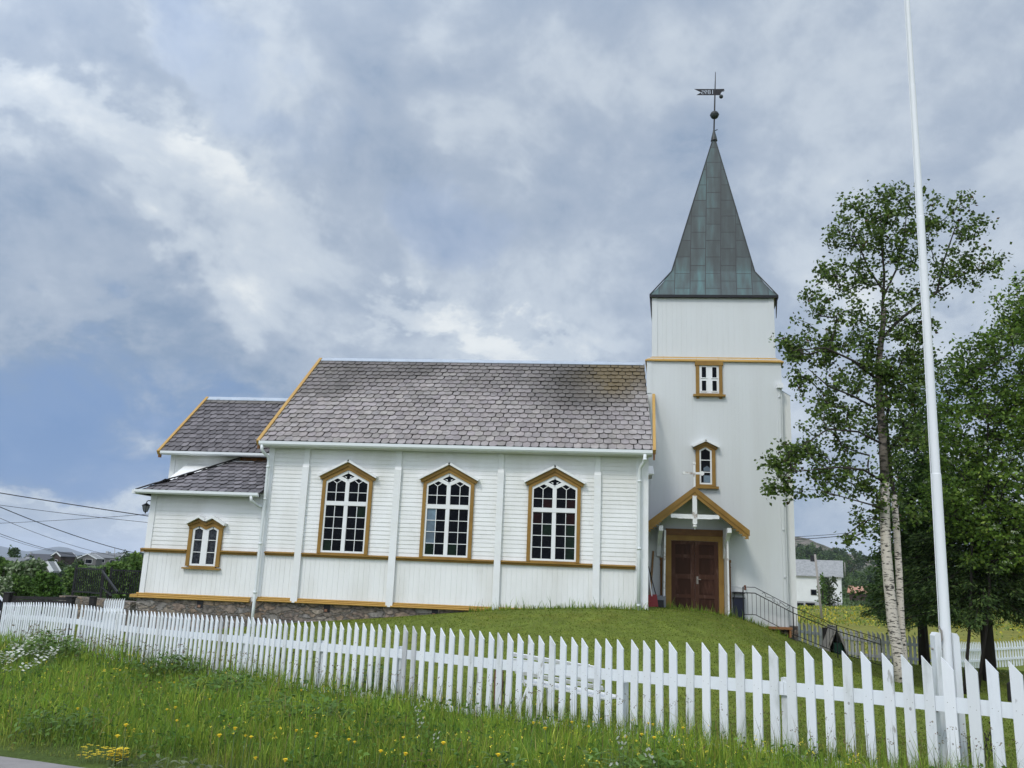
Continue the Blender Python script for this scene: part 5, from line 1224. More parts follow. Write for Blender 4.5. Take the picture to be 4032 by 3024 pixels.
def branch_mesh(mb, arr, paths, rad, n=5):
    for p in paths:
        rr_ = [float(min(rad[i], rad[p[min(1, len(p) - 1)]] * 1.15)) for i in p]; rr_[-1] *= .5
        mb.tube([arr[i] for i in p], rr_, n, False)
def bark_mat(name, base, dark, s=(7, 7, 24), thr=(.53, .60), amount=.95, bump=.3):
    return mat(name, base, .75, dark, 1.0, amount, bump, 2.5, stretch=s, lo=thr[0], hi=thr[1], detail=4)
M['birch'] = bark_mat('birch bark', (.56, .51, .44), (.035, .03, .027))
M['birchshade'] = bark_mat('birch bark with backlit shade painted in', (.20, .17, .145), (.04, .035, .03), (6, 6, 14), (.42, .60))  # darker bark: backlit shade of the upper trunk put into the colour
M['twig'] = mat('dark twigs', (.035, .028, .024), .8)
M['bark'] = mat('grey brown bark', (.035, .029, .025), .9, (.03, .026, .022), 9, .8, .4, 20, stretch=(1, 1, .3))

# ---- the birch with two trunks
bd_ = 21.0
birch = thing('birch_tree', 'tall birch with two white trunks and loose leaves right of the tower', 'tree', at(3545, 2690, bd_))
rb_ = np.random.default_rng(3)
def pxpts(lst, d): return [tuple(at(x, y, d + (o[0] if o else 0))) for x, y, *o in lst]
T1 = [(3555, 2740), (3542, 2600), (3515, 2450), (3500, 2300), (3488, 2150), (3484, 2020), (3484, 1900), (3474, 1700), (3462, 1560), (3458, 1440), (3472, 1320), (3482, 1220)]
R1 = [.17, .143, .13, .126, .12, .117, .11, .10, .092, .083, .073, .063]
T2 = [(3560, 2740, .25), (3558, 2600, .25), (3548, 2450, .25), (3540, 2250, .3), (3530, 2080, .4), (3520, 1950, .5), (3500, 1800, .6), (3490, 1650, .7), (3520, 1500, .8), (3560, 1400, .8)]
R2 = [.11, .095, .085, .082, .08, .075, .065, .055, .045, .03]
m = MB(); m.tube(pxpts(T1[:7], bd_), R1[:7], 14); m.build('trunk', M['birch'], birch, True)
m = MB(); m.tube(pxpts(T1[6:], bd_), R1[6:], 12); m.build('upper_trunk', M['birchshade'], birch, True)
m = MB(); m.tube(pxpts(T2[:6], bd_), R2[:6], 12); m.build('trunk', M['birch'], birch, True)
LIMBS = [(T2[5:], R2[5:]),
    ([(3472, 1320), (3476, 1200), (3482, 1080), (3470, 950), (3468, 840)], [.06, .055, .045, .03, .02]),
    ([(3476, 1330), (3540, 1260), (3620, 1200), (3690, 1150), (3712, 1040), (3760, 900, .2)], [.06, .055, .05, .045, .035, .02]),
    ([(3482, 1150), (3420, 1060), (3380, 960), (3340, 880)], [.045, .035, .025, .015]),
    ([(3482, 1160), (3530, 1060), (3560, 950, -.3), (3570, 830)], [.04, .035, .025, .015]),
    ([(3690, 1150), (3780, 1090), (3860, 1050)], [.03, .02, .012]),
    ([(3460, 1500), (3360, 1420, -.5), (3250, 1370, -.8), (3120, 1380, -.9)], [.05, .04, .03, .015]),
    ([(3470, 1620), (3360, 1560, -.4), (3260, 1520, -.8), (3180, 1450, -1)], [.045, .035, .025, .012]),
    ([(3478, 1750), (3380, 1700, -.5), (3260, 1690, -.9), (3150, 1760, -1.0)], [.045, .035, .025, .012]),
    ([(3484, 1900), (3400, 1850, -.5), (3300, 1840, -.8), (3200, 1850, -1), (3100, 1860, -1)], [.045, .04, .03, .02, .012]),
    ([(3486, 2010), (3440, 1990, -.4), (3330, 1960, -.7), (3230, 1930, -.9)], [.04, .03, .02, .012]),
    ([(3480, 1800), (3540, 1720, .4), (3610, 1640, .6), (3650, 1540, .6)], [.04, .03, .02, .012]),
    ([(3486, 2060), (3440, 2040, -.3), (3390, 2060, -.5), (3330, 2110, -.6)], [.025, .02, .015, .01])]
m = MB()
for l_, r_ in LIMBS: m.tube(pxpts(l_, bd_), [q * .72 for q in r_], 8, False)
lims = [(pxpts(T1[5:], bd_), None)] + [(pxpts(l_, bd_), None) for l_, r_ in LIMBS]
BE = [(3420, 860, 150, 130), (3330, 900, 70, 90), (3560, 790, 120, 90), (3640, 870, 60, 130), (3790, 900, 110, 130, .7), (3840, 1050, 110, 90, .8), (3740, 1070, 90, 90, .7), (3500, 980, 160, 120), (3230, 1050, 90, 60), (3330, 1080, 110, 70), (3210, 1220, 110, 80), (3340, 1230, 120, 90),
      (3120, 1370, 110, 55), (3250, 1360, 140, 90), (3420, 1330, 130, 100), (3560, 1180, 110, 110, .7), (3620, 1330, 130, 120, .9), (3160, 1490, 80, 40), (3330, 1480, 160, 90), (3480, 1480, 130, 110), (3600, 1500, 120, 110), (3200, 1600, 110, 80, .8), (3340, 1620, 140, 90, .8), (3500, 1640, 130, 100, .8), (3130, 1770, 100, 70), (3060, 1850, 90, 80), (3210, 1800, 120, 80, .8), (3330, 1780, 130, 90, .8), (3260, 1900, 150, 70, .8), (3400, 1900, 110, 90, .8), (3100, 1930, 110, 40, .7),
      (3380, 2080, 90, 40), (3330, 2130, 60, 40), (3420, 2000, 80, 60), (3560, 1750, 110, 150, .7), (3560, 1950, 90, 130, .6)]
tg = ell_points(BE, 640, rb_, bd_, 1.1, .5)
arr, paths, rad = grow(lims, tg, rb_, .35, .2, .005, .0048, .05)
branch_mesh(m, arr, paths, rad, 4); m.build('branches', M['twig'], birch)
LC = []
for p in paths:
    seg = arr[p]; L_ = len(p); nL = rb_.integers(18, 46)
    f = 1 - np.abs(rb_.normal(0, .28, nL)); f = np.clip(f, .05, 1.0) * (L_ - 1); i0 = np.minimum(f.astype(int), L_ - 2); fr_ = (f - i0)[:, None]
    LC.append(seg[i0] * (1 - fr_) + seg[i0 + 1] * fr_ + rb_.normal(0, .10, (nL, 3)))
LC = np.concatenate(LC); nL = len(LC)
PAL_B = [((0.090, 0.144, 0.030), 5), ((0.131, 0.194, 0.043), 4), ((0.057, 0.098, 0.025), 3), ((0.150, 0.200, 0.088), 1), ((.09, .065, .035), .3)]
v, f_, c_ = leaves(LC, rb_.uniform(.075, .125, nL), rb_, cols(nL, rb_, PAL_B), .75, .8, .35)
np_mesh('crown', v, f_, M['leafp'], birch, c_)

# ---- generic broadleaf tree drawn by its crown masses
def broadleaf(name, label, base, ells, d, depth, nt, per, leaf, pal, seed, trunk_r=.12, stems=1, group=None, jit=.2, blossoms=0, shell=.45, aspect=.6):
    r = np.random.default_rng(seed); t_ = thing(name, label, 'tree', base, 0, group)
    cx = np.mean([e[0] for e in ells]); cy = np.mean([e[1] for e in ells]); lims = []; b = np.array(base)
    top = np.array(at(cx, cy, d)); mt = MB()
    for k in range(stems):
        o = np.array((r.normal(0, .25), r.normal(0, .15), 0)) if stems > 1 else np.zeros(3)
        e = top + (np.array((r.normal(0, .6), r.normal(0, .4), r.normal(0, .4))) if stems > 1 else 0)
        pts = [b + o * .6 + np.array((0, 0, -.1)), b + o + (e - b) * .3 + r.normal(0, .08, 3), b + o + (e - b) * .65 + r.normal(0, .12, 3), e]
        mt.tube(pts, [trunk_r, trunk_r * .8, trunk_r * .6, trunk_r * .35], 8); lims.append(([tuple(p) for p in pts], None))
        if k < stems - 1 or stems > 1:
            mt.build('trunk', M['bark'], t_, True); mt = MB()
    if stems == 1: mt.build('trunk', M['bark'], t_, True)
    tg = ell_points(ells, nt, r, d, depth, shell)
    arr, paths, rad = grow(lims, tg, r, .4, .35, .007, .006, .06); mb_ = MB(); branch_mesh(mb_, arr, paths, rad, 4); mb_.build('branches', M['twig'], t_)
    C_ = []
    for p in paths:
        seg = arr[p]; L_ = len(p); f = np.clip(1 - np.abs(r.normal(0, .35, per)), .05, 1) * (L_ - 1); i0 = np.minimum(f.astype(int), L_ - 2); fr_ = (f - i0)[:, None]
        C_.append(seg[i0] * (1 - fr_) + seg[i0 + 1] * fr_ + r.normal(0, jit, (per, 3)) * np.array((1, 1, .6)))
    C_ = np.concatenate(C_); n = len(C_)
    v, f_, c_ = leaves(C_, r.uniform(.75, 1.3, n) * leaf, r, cols(n, r, pal), aspect, .5, .25); np_mesh('crown', v, f_, M['leafp'], t_, c_)
    if blossoms:
        q = np.array([arr[p[-1]] for p in paths]); q = q[r.choice(len(q), min(blossoms, len(q)), replace=False)]
        q = q + np.array((-F0.x, -F0.y, .0)) * .22 + r.normal(0, .08, q.shape); k = 26; BC = np.repeat(q, k, axis=0) + r.normal(0, 1, (len(q) * k, 3)) * np.array((.05, .05, .022))
        v, f_, c_ = leaves(BC, .035, r, cols(len(BC), r, [((.56, .62, .44), 1), ((.40, .48, .28), .8)], .1), .9, 1.0); np_mesh('blossoms', v, f_, M['leafp'], t_, c_)
    return t_
PAL_R = [((0.102, 0.177, 0.030), 5), ((0.146, 0.236, 0.039), 4), ((0.067, 0.121, 0.026), 3), ((0.216, 0.288, 0.058), 1.2)]
q = at(3815, 2612, 23.5)
broadleaf('rowan_tree', 'dark green rowan with clusters of white blossom behind the flagpole', (q.x, q.y, gz(q.x, q.y)),
    [(3985, 1240, 110, 130), (4060, 1180, 100, 120), (4130, 1350, 130, 200), (3900, 1380, 110, 120), (3800, 1470, 110, 110), (3760, 1380, 60, 60, .5), (4030, 1520, 150, 170), (3860, 1620, 150, 140), (3730, 1680, 90, 160), (4010, 1760, 170, 180), (3820, 1850, 130, 150), (3960, 1990, 170, 150), (4120, 1700, 120, 300), (4130, 2050, 120, 220), (3800, 2060, 110, 120), (3900, 2180, 140, 90), (4060, 2220, 140, 110), (3700, 1930, 70, 130)],
    23.5, 1.6, 620, 46, .115, PAL_R, 41, .05, 2, None, .19, 120)
q = at(3640, 2600, 27.5)
broadleaf('bushy_tree', 'dense dark broadleaf tree between the birch and the flagpole', (q.x, q.y, gz(q.x, q.y)),
    [(3640, 1600, 90, 150, .7), (3600, 1800, 110, 180), (3690, 1900, 90, 200), (3560, 2020, 110, 150), (3660, 2120, 120, 150), (3550, 2220, 90, 110), (3500, 2100, 60, 100, .7), (3400, 2300, 60, 60, .7)],
    27.0, 1.4, 330, 46, .12, [((0.061, 0.115, 0.030), 5), ((0.084, 0.149, 0.038), 3), ((0.041, 0.078, 0.024), 3)], 42, .11, 1, None, .22, 0)

# ---- spruce: whorls of drooping boughs, sprays of needles along each
def spruce(name, label, base, H, R, seed, z0=.9, pal=None, nwh=22):
    r = np.random.default_rng(seed); t_ = thing(name, label, 'tree', base); b = Vector(base)
    m = MB(); m.tube([b + Vector((0, 0, -.2)), b + Vector((.02, 0, H * .4)), b + Vector((0, .03, H))], [.20, .14, .02], 10); m.build('trunk', M['bark'], t_, True)
    br = MB(); C_ = []; Dv = []
    for i in range(nwh):
        k = i / (nwh - 1); z = z0 + (H - z0 - .2) * k ** 1.05; L0 = R * (1 - k) ** .75 * (.55 + .45 * min(1, (z - z0 + 1.0) / 1.6)) + .15
        nb = 7 if k < .7 else 5
        for j in range(nb):
            a = 2 * pi * j / nb + i * 1.1 + r.normal(0, .2); L_ = L0 * r.uniform(.75, 1.12); dr = r.uniform(.18, .42) * L_
            pts = [b + Vector((cos(a) * L_ * t, sin(a) * L_ * t, z - dr * t ** 1.3 + .16 * L_ * max(0, t - .7))) for t in (0, .33, .66, 1)]
            br.tube(pts, [.028 * (1 - k * .6), .02, .013, .005], 4, False)
            n = int(70 * L_ / R) + 14
            t = r.uniform(.12, 1, n) ** .8; x = np.array([list(p) for p in pts]); idx = np.minimum((t * 3).astype(int), 2); fr_ = (t * 3 - idx)[:, None]
            P_ = x[idx] * (1 - fr_) + x[idx + 1] * fr_; side = np.array((-sin(a), cos(a), 0)); w_ = r.normal(0, .24, n)[:, None] * (1.1 - t)[:, None] * L_ * .9
            P_ = P_ + side * w_ + np.c_[np.zeros(n), np.zeros(n), -np.abs(w_[:, 0]) * .35 + r.normal(0, .04, n)]
            C_.append(P_); Dv.append(np.tile(np.array((cos(a), sin(a), -.45)), (n, 1)) + side * np.sign(w_) * .6)
    br.build('branches', M['twig'], t_)
    C_ = np.concatenate(C_); Dv = np.concatenate(Dv); n0 = len(C_); k = 5
    C_ = np.repeat(C_, k, axis=0) + r.normal(0, .07, (n0 * k, 3)); Dv = np.repeat(Dv, k, axis=0) + r.normal(0, .35, (n0 * k, 3)); Dv /= np.linalg.norm(Dv, axis=1)[:, None]
    n = len(C_); s_ = np.cross(Dv, np.array((0, 0, 1.0)) + r.normal(0, .5, (n, 3))); s_ /= np.linalg.norm(s_, axis=1)[:, None]; L_ = r.uniform(.10, .20, n)[:, None]
    V = np.empty((n, 4, 3)); V[:, 0] = C_; V[:, 1] = C_ + Dv * L_ * .5 + s_ * .022; V[:, 2] = C_ + Dv * L_; V[:, 3] = C_ + Dv * L_ * .5 - s_ * .022
    pal = pal or [((.020, .036, .014), 4), ((.034, .060, .020), 3), ((.06, .09, .03), 1)]
    np_mesh('crown', V.reshape(-1, 3), np.arange(n * 4).reshape(n, 4), M['needle'], t_, np.repeat(cols(n, r, pal), 4, axis=0))
q = at(3900, 2690, 25.0); spruce('spruce_tree', 'dark spruce with low drooping boughs behind the rowan', (q.x, q.y, gz(q.x, q.y)), 6.4, 3.3, 51, 2.15, [((0.038, 0.068, 0.022), 4), ((0.068, 0.111, 0.032), 3), ((0.115, 0.169, 0.047), 1.4)])
q = at(3640, 2610, 30.5); spruce('small_spruce', 'smaller spruce with boughs to the ground behind the grey fence', (q.x, q.y, gz(q.x, q.y)), 5.2, 2.2, 52, 2.1, [((0.047, 0.092, 0.027), 4), ((0.074, 0.121, 0.034), 3), ((0.108, 0.162, 0.041), 1)], 16)

# ---- shrubs and small trees at the left, beyond the wall
PAL_S = [((0.091, 0.168, 0.039), 5), ((0.126, 0.210, 0.050), 4), ((0.063, 0.112, 0.031), 3)]
PAL_W = [((0.364, 0.420, 0.280), 3), ((0.224, 0.294, 0.154), 3), ((0.105, 0.168, 0.063), 4)]
PAL_D = [((0.064, 0.109, 0.042), 4), ((0.090, 0.140, 0.053), 3), ((0.048, 0.078, 0.034), 3)]
def shrub(name, label, ells, d, pal, seed, n=2600, leaf=.16, depth=1.8, cat='shrub', shell=.5, trunk=True, group=None, base_y=None):
    r = np.random.default_rng(seed); cx = np.mean([e[0] for e in ells]); by_ = max(e[1] + e[3] for e in ells); p = at(cx, by_, d); g = gz(p.x, p.y)
    t_ = thing(name, label, cat, (p.x, p.y, g), 0, group)
    C_ = ell_points(ells, n, r, d, depth, shell)
    # clumps: pull part of the leaves towards a set of twig ends so that gaps open between them
    K = C_[r.choice(n, max(12, n // 34))]; i = r.integers(0, len(K), n); C_ = K[i] + (C_ - K[i]) * r.uniform(.06, .42, n)[:, None] * .9
    v, f_, c_ = leaves(C_, r.uniform(.7, 1.3, n) * leaf, r, cols(n, r, pal), .65, .6, .2); np_mesh('crown', v, f_, M['leafp'], t_, c_)
    m = MB()
    for k in range(5):
        e = Vector(K[r.integers(len(K))]); b = Vector((p.x + r.normal(0, .12), p.y, g - .2)); m.tube([b, b.lerp(e, .5) + Vector((r.normal(0, .1), 0, .1)), e], [.06, .04, .015], 5, False)
    m.build('trunk', M['bark'], t_)
    return t_
shrub('blossoming_tree', 'greyish white blossoming tree among the bushes at far left', [(112, 2232, 62, 34), (60, 2240, 50, 30), (150, 2225, 30, 28), (120, 2262, 40, 20)], 40, PAL_W, 61, 3400, .20, 2.2, 'tree')
shrub('round_bush', 'rounded green bush left of the white gable behind the dark fence', [(75, 2300, 58, 48), (105, 2330, 50, 30)], 36, PAL_S, 62, 3000, .14, 1.6)
shrub('green_bush', 'fresh green bush in front of the white gabled shed', [(188, 2285, 52, 50), (195, 2325, 58, 35)], 35, [((0.084, 0.168, 0.034), 5), ((0.119, 0.210, 0.045), 3), ((0.059, 0.112, 0.028), 3)], 63, 3200, .14, 1.6)
shrub('pale_bush', 'pale grey green bush at the left edge behind the car', [(14, 2300, 40, 50), (10, 2350, 35, 35)], 33, PAL_W, 64, 1800, .13, 1.4)
shrub('left_edge_tree', 'mid green tree at the left edge above the parked car', [(20, 2235, 45, 32), (-20, 2230, 50, 50)], 46, PAL_S, 65, 2200, .22, 2.2, 'tree')
shrub('thicket_bush', 'leafy thicket behind the left half of the iron bar fence', [(320, 2265, 70, 45), (280, 2310, 50, 35), (350, 2320, 60, 35)], 44, [((0.125, 0.210, 0.055), 4), ((0.170, 0.260, 0.070), 3), ((0.085, 0.150, 0.046), 3)], 66, 3400, .19, 2.0)
shrub('tall_thicket', 'taller thicket behind the right half of the iron bar fence', [(450, 2250, 65, 55), (520, 2235, 55, 60), (480, 2310, 80, 45)], 42, [((0.115, 0.200, 0.050), 4), ((0.160, 0.250, 0.066), 3), ((0.080, 0.140, 0.044), 3)], 67, 4200, .19, 2.0)
shrub('yellow_green_bush', 'yellow green bush just left of the sacristy corner', [(535, 2215, 45, 40), (545, 2270, 40, 50)], 50, [((0.154, 0.238, 0.053), 4), ((0.105, 0.175, 0.042), 3)], 68, 2600, .22, 2.0)

# ================================================================== THE COUNTRY BEHIND
M['roofgrey'] = mat('pale grey roof sheet', (.30, .31, .31), .8, (.20, .21, .21), 2.5, .8)
M['roofdark'] = mat('dark roof sheet', (.06, .065, .075), .7, (.09, .09, .095), 2, .6)
M['roofmid'] = mat('mid grey roof sheet', (.17, .18, .19), .8, (.12, .125, .13), 2, .7)
M['wallwhite'] = mat('white house boards', (.70, .72, .72), .7, (.58, .60, .60), .8, .5)
M['wallgrey'] = mat('grey house boards', (.14, .135, .13), .8); M['wallbrown'] = mat('dark brown boards', (.05, .035, .028), .8); M['concrete'] = mat('grey foundation wall', (.38, .39, .40), .9)
def house(name, label, px, py, d, rz, W_, D_, zb, he, hr, wallm, roofm, windows=(), chimney=None, base_h=0.0, trim=None, over=.35, cat='house', zabs=None):
    """W_ along the long side, gables at its ends; windows: (face, u, z, w, h)"""
    p = at(px, py, d); z = p.z if zabs is None else zabs
    t_ = thing(name, label, cat, (p.x, p.y, z), rz); h2 = W_ / 2
    w_ = MB(); z0 = base_h
    w_.prismx([(0, z0), (0, he), (D_ / 2, he + hr), (D_, he), (D_, z0)], -h2, h2); w_.build('wall', wallm, t_)
    if base_h: b = MB(); b.box(-h2 + .05, .05, -1.0, h2 - .05, D_ - .05, base_h); b.build('foundation', M['concrete'], t_)
    r_ = MB(); sl = hr / (D_ / 2); e = over
    for s in (0, 1):
        ya = -e if s == 0 else D_ + e; P_ = [(ya, he - e * sl + .05), (D_ / 2, he + hr + .05), (D_ / 2, he + hr + .22), (ya, he - e * sl + .20)]
        r_.prismx(P_ if s == 0 else P_[::-1], -h2 - e, h2 + e)
    rf = r_.build('roof', roofm, t_)
    if chimney: c_ = MB(); u, cw, ch = chimney; c_.box(u - cw / 2, D_ / 2 - cw / 2, he + hr - .2, u + cw / 2, D_ / 2 + cw / 2, he + hr + ch); c_.build('chimney', M['black'] if wallm is M['wallwhite'] else M['concrete'], rf)
    if trim:
        b = MB()
        for x in (-h2 - e, h2 + e - .06):
            for s in (0, 1):
                ya = -e if s == 0 else D_ + e; b.beam((x + .02, ya, he - e * sl + .12), (x + .02, D_ / 2, he + hr + .13), .08, .30)
        b.build('bargeboard', trim, rf)
    for (fc, u, zc, ww, wh) in windows:
        f_ = MB(); g_ = MB(); k_ = .08
        if fc == 'f': f_.box(u - ww / 2 - k_, -.05, zc - wh / 2 - k_, u + ww / 2 + k_, -.01, zc + wh / 2 + k_); g_.box(u - ww / 2, -.07, zc - wh / 2, u + ww / 2, -.052, zc + wh / 2)
        elif fc == 'l': f_.box(-h2 - .05, u - ww / 2 - k_, zc - wh / 2 - k_, -h2 - .01, u + ww / 2 + k_, zc + wh / 2 + k_); g_.box(-h2 - .07, u - ww / 2, zc - wh / 2, -h2 - .052, u + ww / 2, zc + wh / 2)
        wi = f_.build('window', M['wallgrey'] if wallm is M['wallwhite'] else M['wallwhite'], t_); g_.build('pane', M['pane'], wi); wi.children[0].matrix_parent_inverse = Matrix()
    for ch in t_.children_recursive: ch.matrix_parent_inverse = Matrix()
    return t_
house('white_house', 'white two storey house with a mottled grey roof at the yellow field', 3216, 2402, 137, radians(-16), 7.6, 6.0, 0, 5.35, 2.3, M['wallwhite'], M['roofgrey'],
      [('f', 1.5, 4.5, .9, 1.25), ('f', -.35, 2.7, .75, .75), ('f', -.95, .55, 1.3, .9), ('f', -2.5, .45, 1.0, .95), ('l', 2.0, 4.5, .7, 1.4), ('l', 2.2, 2.2, .6, .9), ('f', 2.7, .55, .6, .5)], (-.4, .75, .9), 1.25)
house('rusty_shed', 'dark timber shed with a rusty sheet roof at the forest edge', 3388, 2364, 170, radians(-24), 4.0, 3.2, 0, 1.5, 1.0, M['wallbrown'], M['rust'], [('l', 1.2, .55, .6, .6)], None)
house('grey_bungalow', 'grey bungalow with a long pale roof and a white trimmed gable far left', 400, 2224, 300, radians(6), 11.0, 7, 0, 2.4, 1.5, M['wallgrey'], M['roofmid'], [('f', -.5, 1.4, 2.6, 1.2), ('f', 3.6, 1.3, 1.6, 1.0)], (-.2, .8, .8), 0, M['wallwhite'])
g = house('white_gable_wing', 'small grey wing with a white trimmed gable before the bungalow', 388, 2226, 291, radians(96), 4.5, 6.0, 0, 2.1, 1.4, M['wallgrey'], M['roofgrey'], [('l', 2.4, 1.2, 2.2, 1.3)], None, 0, M['wallwhite'])
house('brown_gable_house', 'dark house with a white edged gable between the far trees', 264, 2222, 240, radians(62), 4.0, 4.4, 0, 2.1, 1.0, M['wallbrown'], M['roofdark'], [('l', 2.2, .7, 1.2, .8)], None, 0, M['wallwhite'])
house('long_dark_house', 'long low house with a dark roof and white chimney at far left', 143, 2226, 260, radians(4), 8.6, 6.5, 0, 1.5, 1.7, M['wallgrey'], M['roofdark'], [('f', 2.7, .9, 1.6, .8)], (-4.2, .5, .6))
house('grey_roof_cottage', 'cottage with a weathered grey roof and stone chimney at the left edge', -4, 2236, 100, radians(2), 3.3, 5, 0, .4, .6, M['wallgrey'], M['roofmid'], [], (1.75, .5, .35))
house('white_gable_shed', 'small shed with white bargeboards and a cross post among bushes', 208, 2305, 70, radians(88), .8, 1.1, 0, 1.05, .62, M['wallgrey'], M['roofgrey'], [], None, 0, M['wallwhite'], .10, 'shed')
# poles and cables
def pole_(name, label, x0, y0, x1, y1, d, r_, arm=False):
    a, b = at(x0, y0, d), at(x1, y1, d); t_ = thing(name, label, 'pole', a); m = MB(); m.tube([a - Vector((0, 0, .4)), b], [r_, r_ * .8], 10); m.build('shaft', M['greywood'], t_, True)
    m = MB(); m.lathe(b.x, b.y, [(r_ * .95, b.z), (r_ * .9, b.z + .08), (.001, b.z + .12)], 8); m.build('cap', M['darkwood'], t_)
pole_('utility_pole', 'leaning grey timber pole standing in the yellow field', 3239, 2452, 3209, 2182, 77, .115)
pole_('utility_pole', 'thin grey pole in the trees beyond the white house', 3328, 2262, 3326, 2214, 190, .10)
pole_('utility_pole', 'thin distant pole above the grey bungalow roof', 451, 2200, 452, 2160, 260, .09)
def cable(label, x0, y0, d0, x1, y1, d1, sag, r_):
    a, b = at(x0, y0, d0), at(x1, y1, d1); m = MB(); m.tube([a.lerp(b, t) - Vector((0, 0, sag * 4 * t * (1 - t))) for t in np.linspace(0, 1, 17)], r_, 5)
    tag(m.build('overhead_cable', M['wire'], None, True), label, 'cable', 'overhead cables')
cable('thick black cable, uppermost at the left edge, meeting the sacristy wall', -420, 1868, 34, 640, 2040, 36, .05, .020)
cable('black cable crossing steeply down behind the sacristy, second at the left edge', -420, 1802, 34, 620, 2196, 60, .5, .022)
cable('thin grey cable running nearly level to the sacristy wall', -420, 1927, 40, 640, 2063, 42, .1, .012)
cable('thin grey cable falling beside the steep black one', -420, 1830, 50, 520, 2200, 90, .9, .018)
cable('thin cable rising gently to the right towards the lantern', -420, 2072, 60, 640, 2020, 50, .15, .014)
cable('low black cable sloping down to the far treeline', -420, 1910, 60, 330, 2190, 110, .8, .028)
cable('faint lower cable beside the low black one', -420, 1916, 60, 300, 2185, 120, .9, .020)
cable('upper thin cable right of the tower over the hill', 2980, 2118, 60, 3500, 2080, 64, .15, .018)
cable('lower black cable right of the tower over the hill', 2980, 2126, 60, 3500, 2084, 64, .22, .026)
# hill at the right back: a broad rocky rise
def ridge(name, label, xs, ys, d, depth, mat_, base_drop, rough, seed, front=.35, tintf=None, kind='structure'):
    r = random.Random(seed); nx = 90; ny = 26; V = []; C_ = []
    for j in range(ny):
        k = j / (ny - 1)
        for i in range(nx):
            px = xs[0] + (xs[-1] - xs[0]) * i / (nx - 1); py = float(np.interp(px, xs, ys)); top = at(px, py, d)
            dd = d + depth * (k - .5) * 2; p = at(px, py, dd)
            prof = sin(pi * min(1, max(0, k))) ** .8 if k <= .5 else cos(pi * (k - .5)) ** .8
            n_ = mnoise.fractal(Vector((px * rough, k * 9, seed)), 1.0, 2.0, 5) * .09
            h = base_drop + (top.z - base_drop) * min(1.0, max(0, prof + n_ * (1 if k < .45 else .25))); V.append((p.x, p.y, h)); 
            hk = (h - base_drop) / max(top.z - base_drop, .1); C_.append(tintf(hk, n_, px) if tintf else (.2, .2, .2))
    F_ = np.array([(j * nx + i, j * nx + i + 1, (j + 1) * nx + i + 1, (j + 1) * nx + i) for j in range(ny - 1) for i in range(nx - 1)])
    o = np_mesh(name, np.array(V), F_, mat_, None, np.array(C_), True); tag(o, label, kind=kind); return o
M['hill'] = mat('heath and bare rock', (.1, .1, .1), .9, (.045, .06, .03), .09, .9, tint=True, spec=.1, detail=12, lo=.46, hi=.58, stretch=(1, 1, 2.5))
hill = ridge('hill', 'bare rocky hill above the forest on the right', [2300, 2700, 3000, 3112, 3180, 3240, 3300, 3400, 3600, 3900, 4400, 5200], [2190, 2150, 2118, 2121, 2128, 2146, 2172, 2200, 2222, 2236, 2240, 2280], 640, 190, M['hill'], -6, .012, 3.3, tintf=lambda hk, n_, px: tuple(np.array((.06, .09, .035)) * (1 - min(1, max(0, (hk - .6 + n_ * 4) * 3))) + np.array((.20, .17, .15)) * min(1, max(0, (hk - .6 + n_ * 4) * 3))))
M['mtn'] = mat('far heather slope', (.05, .06, .055), .95, (.075, .075, .07), .002, .7, spec=.05)
ridge('mountain', 'far blue mountain beyond the trees at the left', [-900, -500, -150, 0, 60, 105, 150, 190, 225, 265, 310, 360, 700], [2175, 2140, 2150, 2150, 2163, 2171, 2167, 2158, 2152, 2156, 2172, 2184, 2230], 5200, 900, M['mtn'], -30, .02, 8.1)
# woods: one mass each side (nobody could count them), with single trees standing out
def wood(name, label, area, n, pal, seed, per=150, surf=None):
    r = np.random.default_rng(seed); L_ = []
    for k in range(n):
        px, d, ty = area(r, k); top = at(px, ty, d); g = gz(top.x, top.y) if surf is None else surf(top, d)
        h = max(2.0, top.z - g); R_ = min(h * .42, r.uniform(1.4, 2.6) * (1 + d / 400))
        u = r.normal(size=(per, 3)); u /= np.linalg.norm(u, axis=1)[:, None]; u *= (r.random(per) ** .5)[:, None]
        C_ = np.array((top.x, top.y, top.z - h * .46)) + u * np.array((R_, R_, h * .5))
        K = C_[r.choice(per, 16)]; i = r.integers(0, 16, per); C_ = K[i] + (C_ - K[i]) * r.uniform(.15, .6, per)[:, None]
        b = cols(1, r, pal, .25)[0]
        L_.append(leaves(C_, r.uniform(.5, 1.1, per) * (.22 + d * .0022), r, np.clip(b * (1 + r.normal(0, .28, (per, 1))), .004, 1), .7, .6, .2))
    v, f_, c_ = cat_mesh(L_); o = np_mesh(name, v, f_, M['leafp'], None, c_); tag(o, label, kind='stuff')
PAL_F = [((.060, .10, .033), 4), ((.082, .13, .042), 3), ((.042, .07, .030), 3), ((.075, .08, .042), .7)]
def areaL(r, k):
    px = r.uniform(-120, 640); d = r.uniform(62, 250) if k % 3 else r.uniform(335, 430)
    f = np.interp(d, (62, 250, 330), (2300, 2215, 2188)); hill_ = np.interp(px, (-120, 150, 300, 360, 450, 560, 640), (2200, 2196, 2182, 2172, 2164, 2160, 2160))
    y = max(f + r.normal(0, 10), hill_ + 18 + abs(r.normal(0, 10)))
    if 60 < px < 490: y = max(y, 2221 + r.uniform(0, 22))
    return px, d, y if d < 255 else hill_ + abs(r.normal(0, 7))
wood('forest', 'scattered wood covering the low ground at far left', areaL, 330, PAL_F, 71, 150)
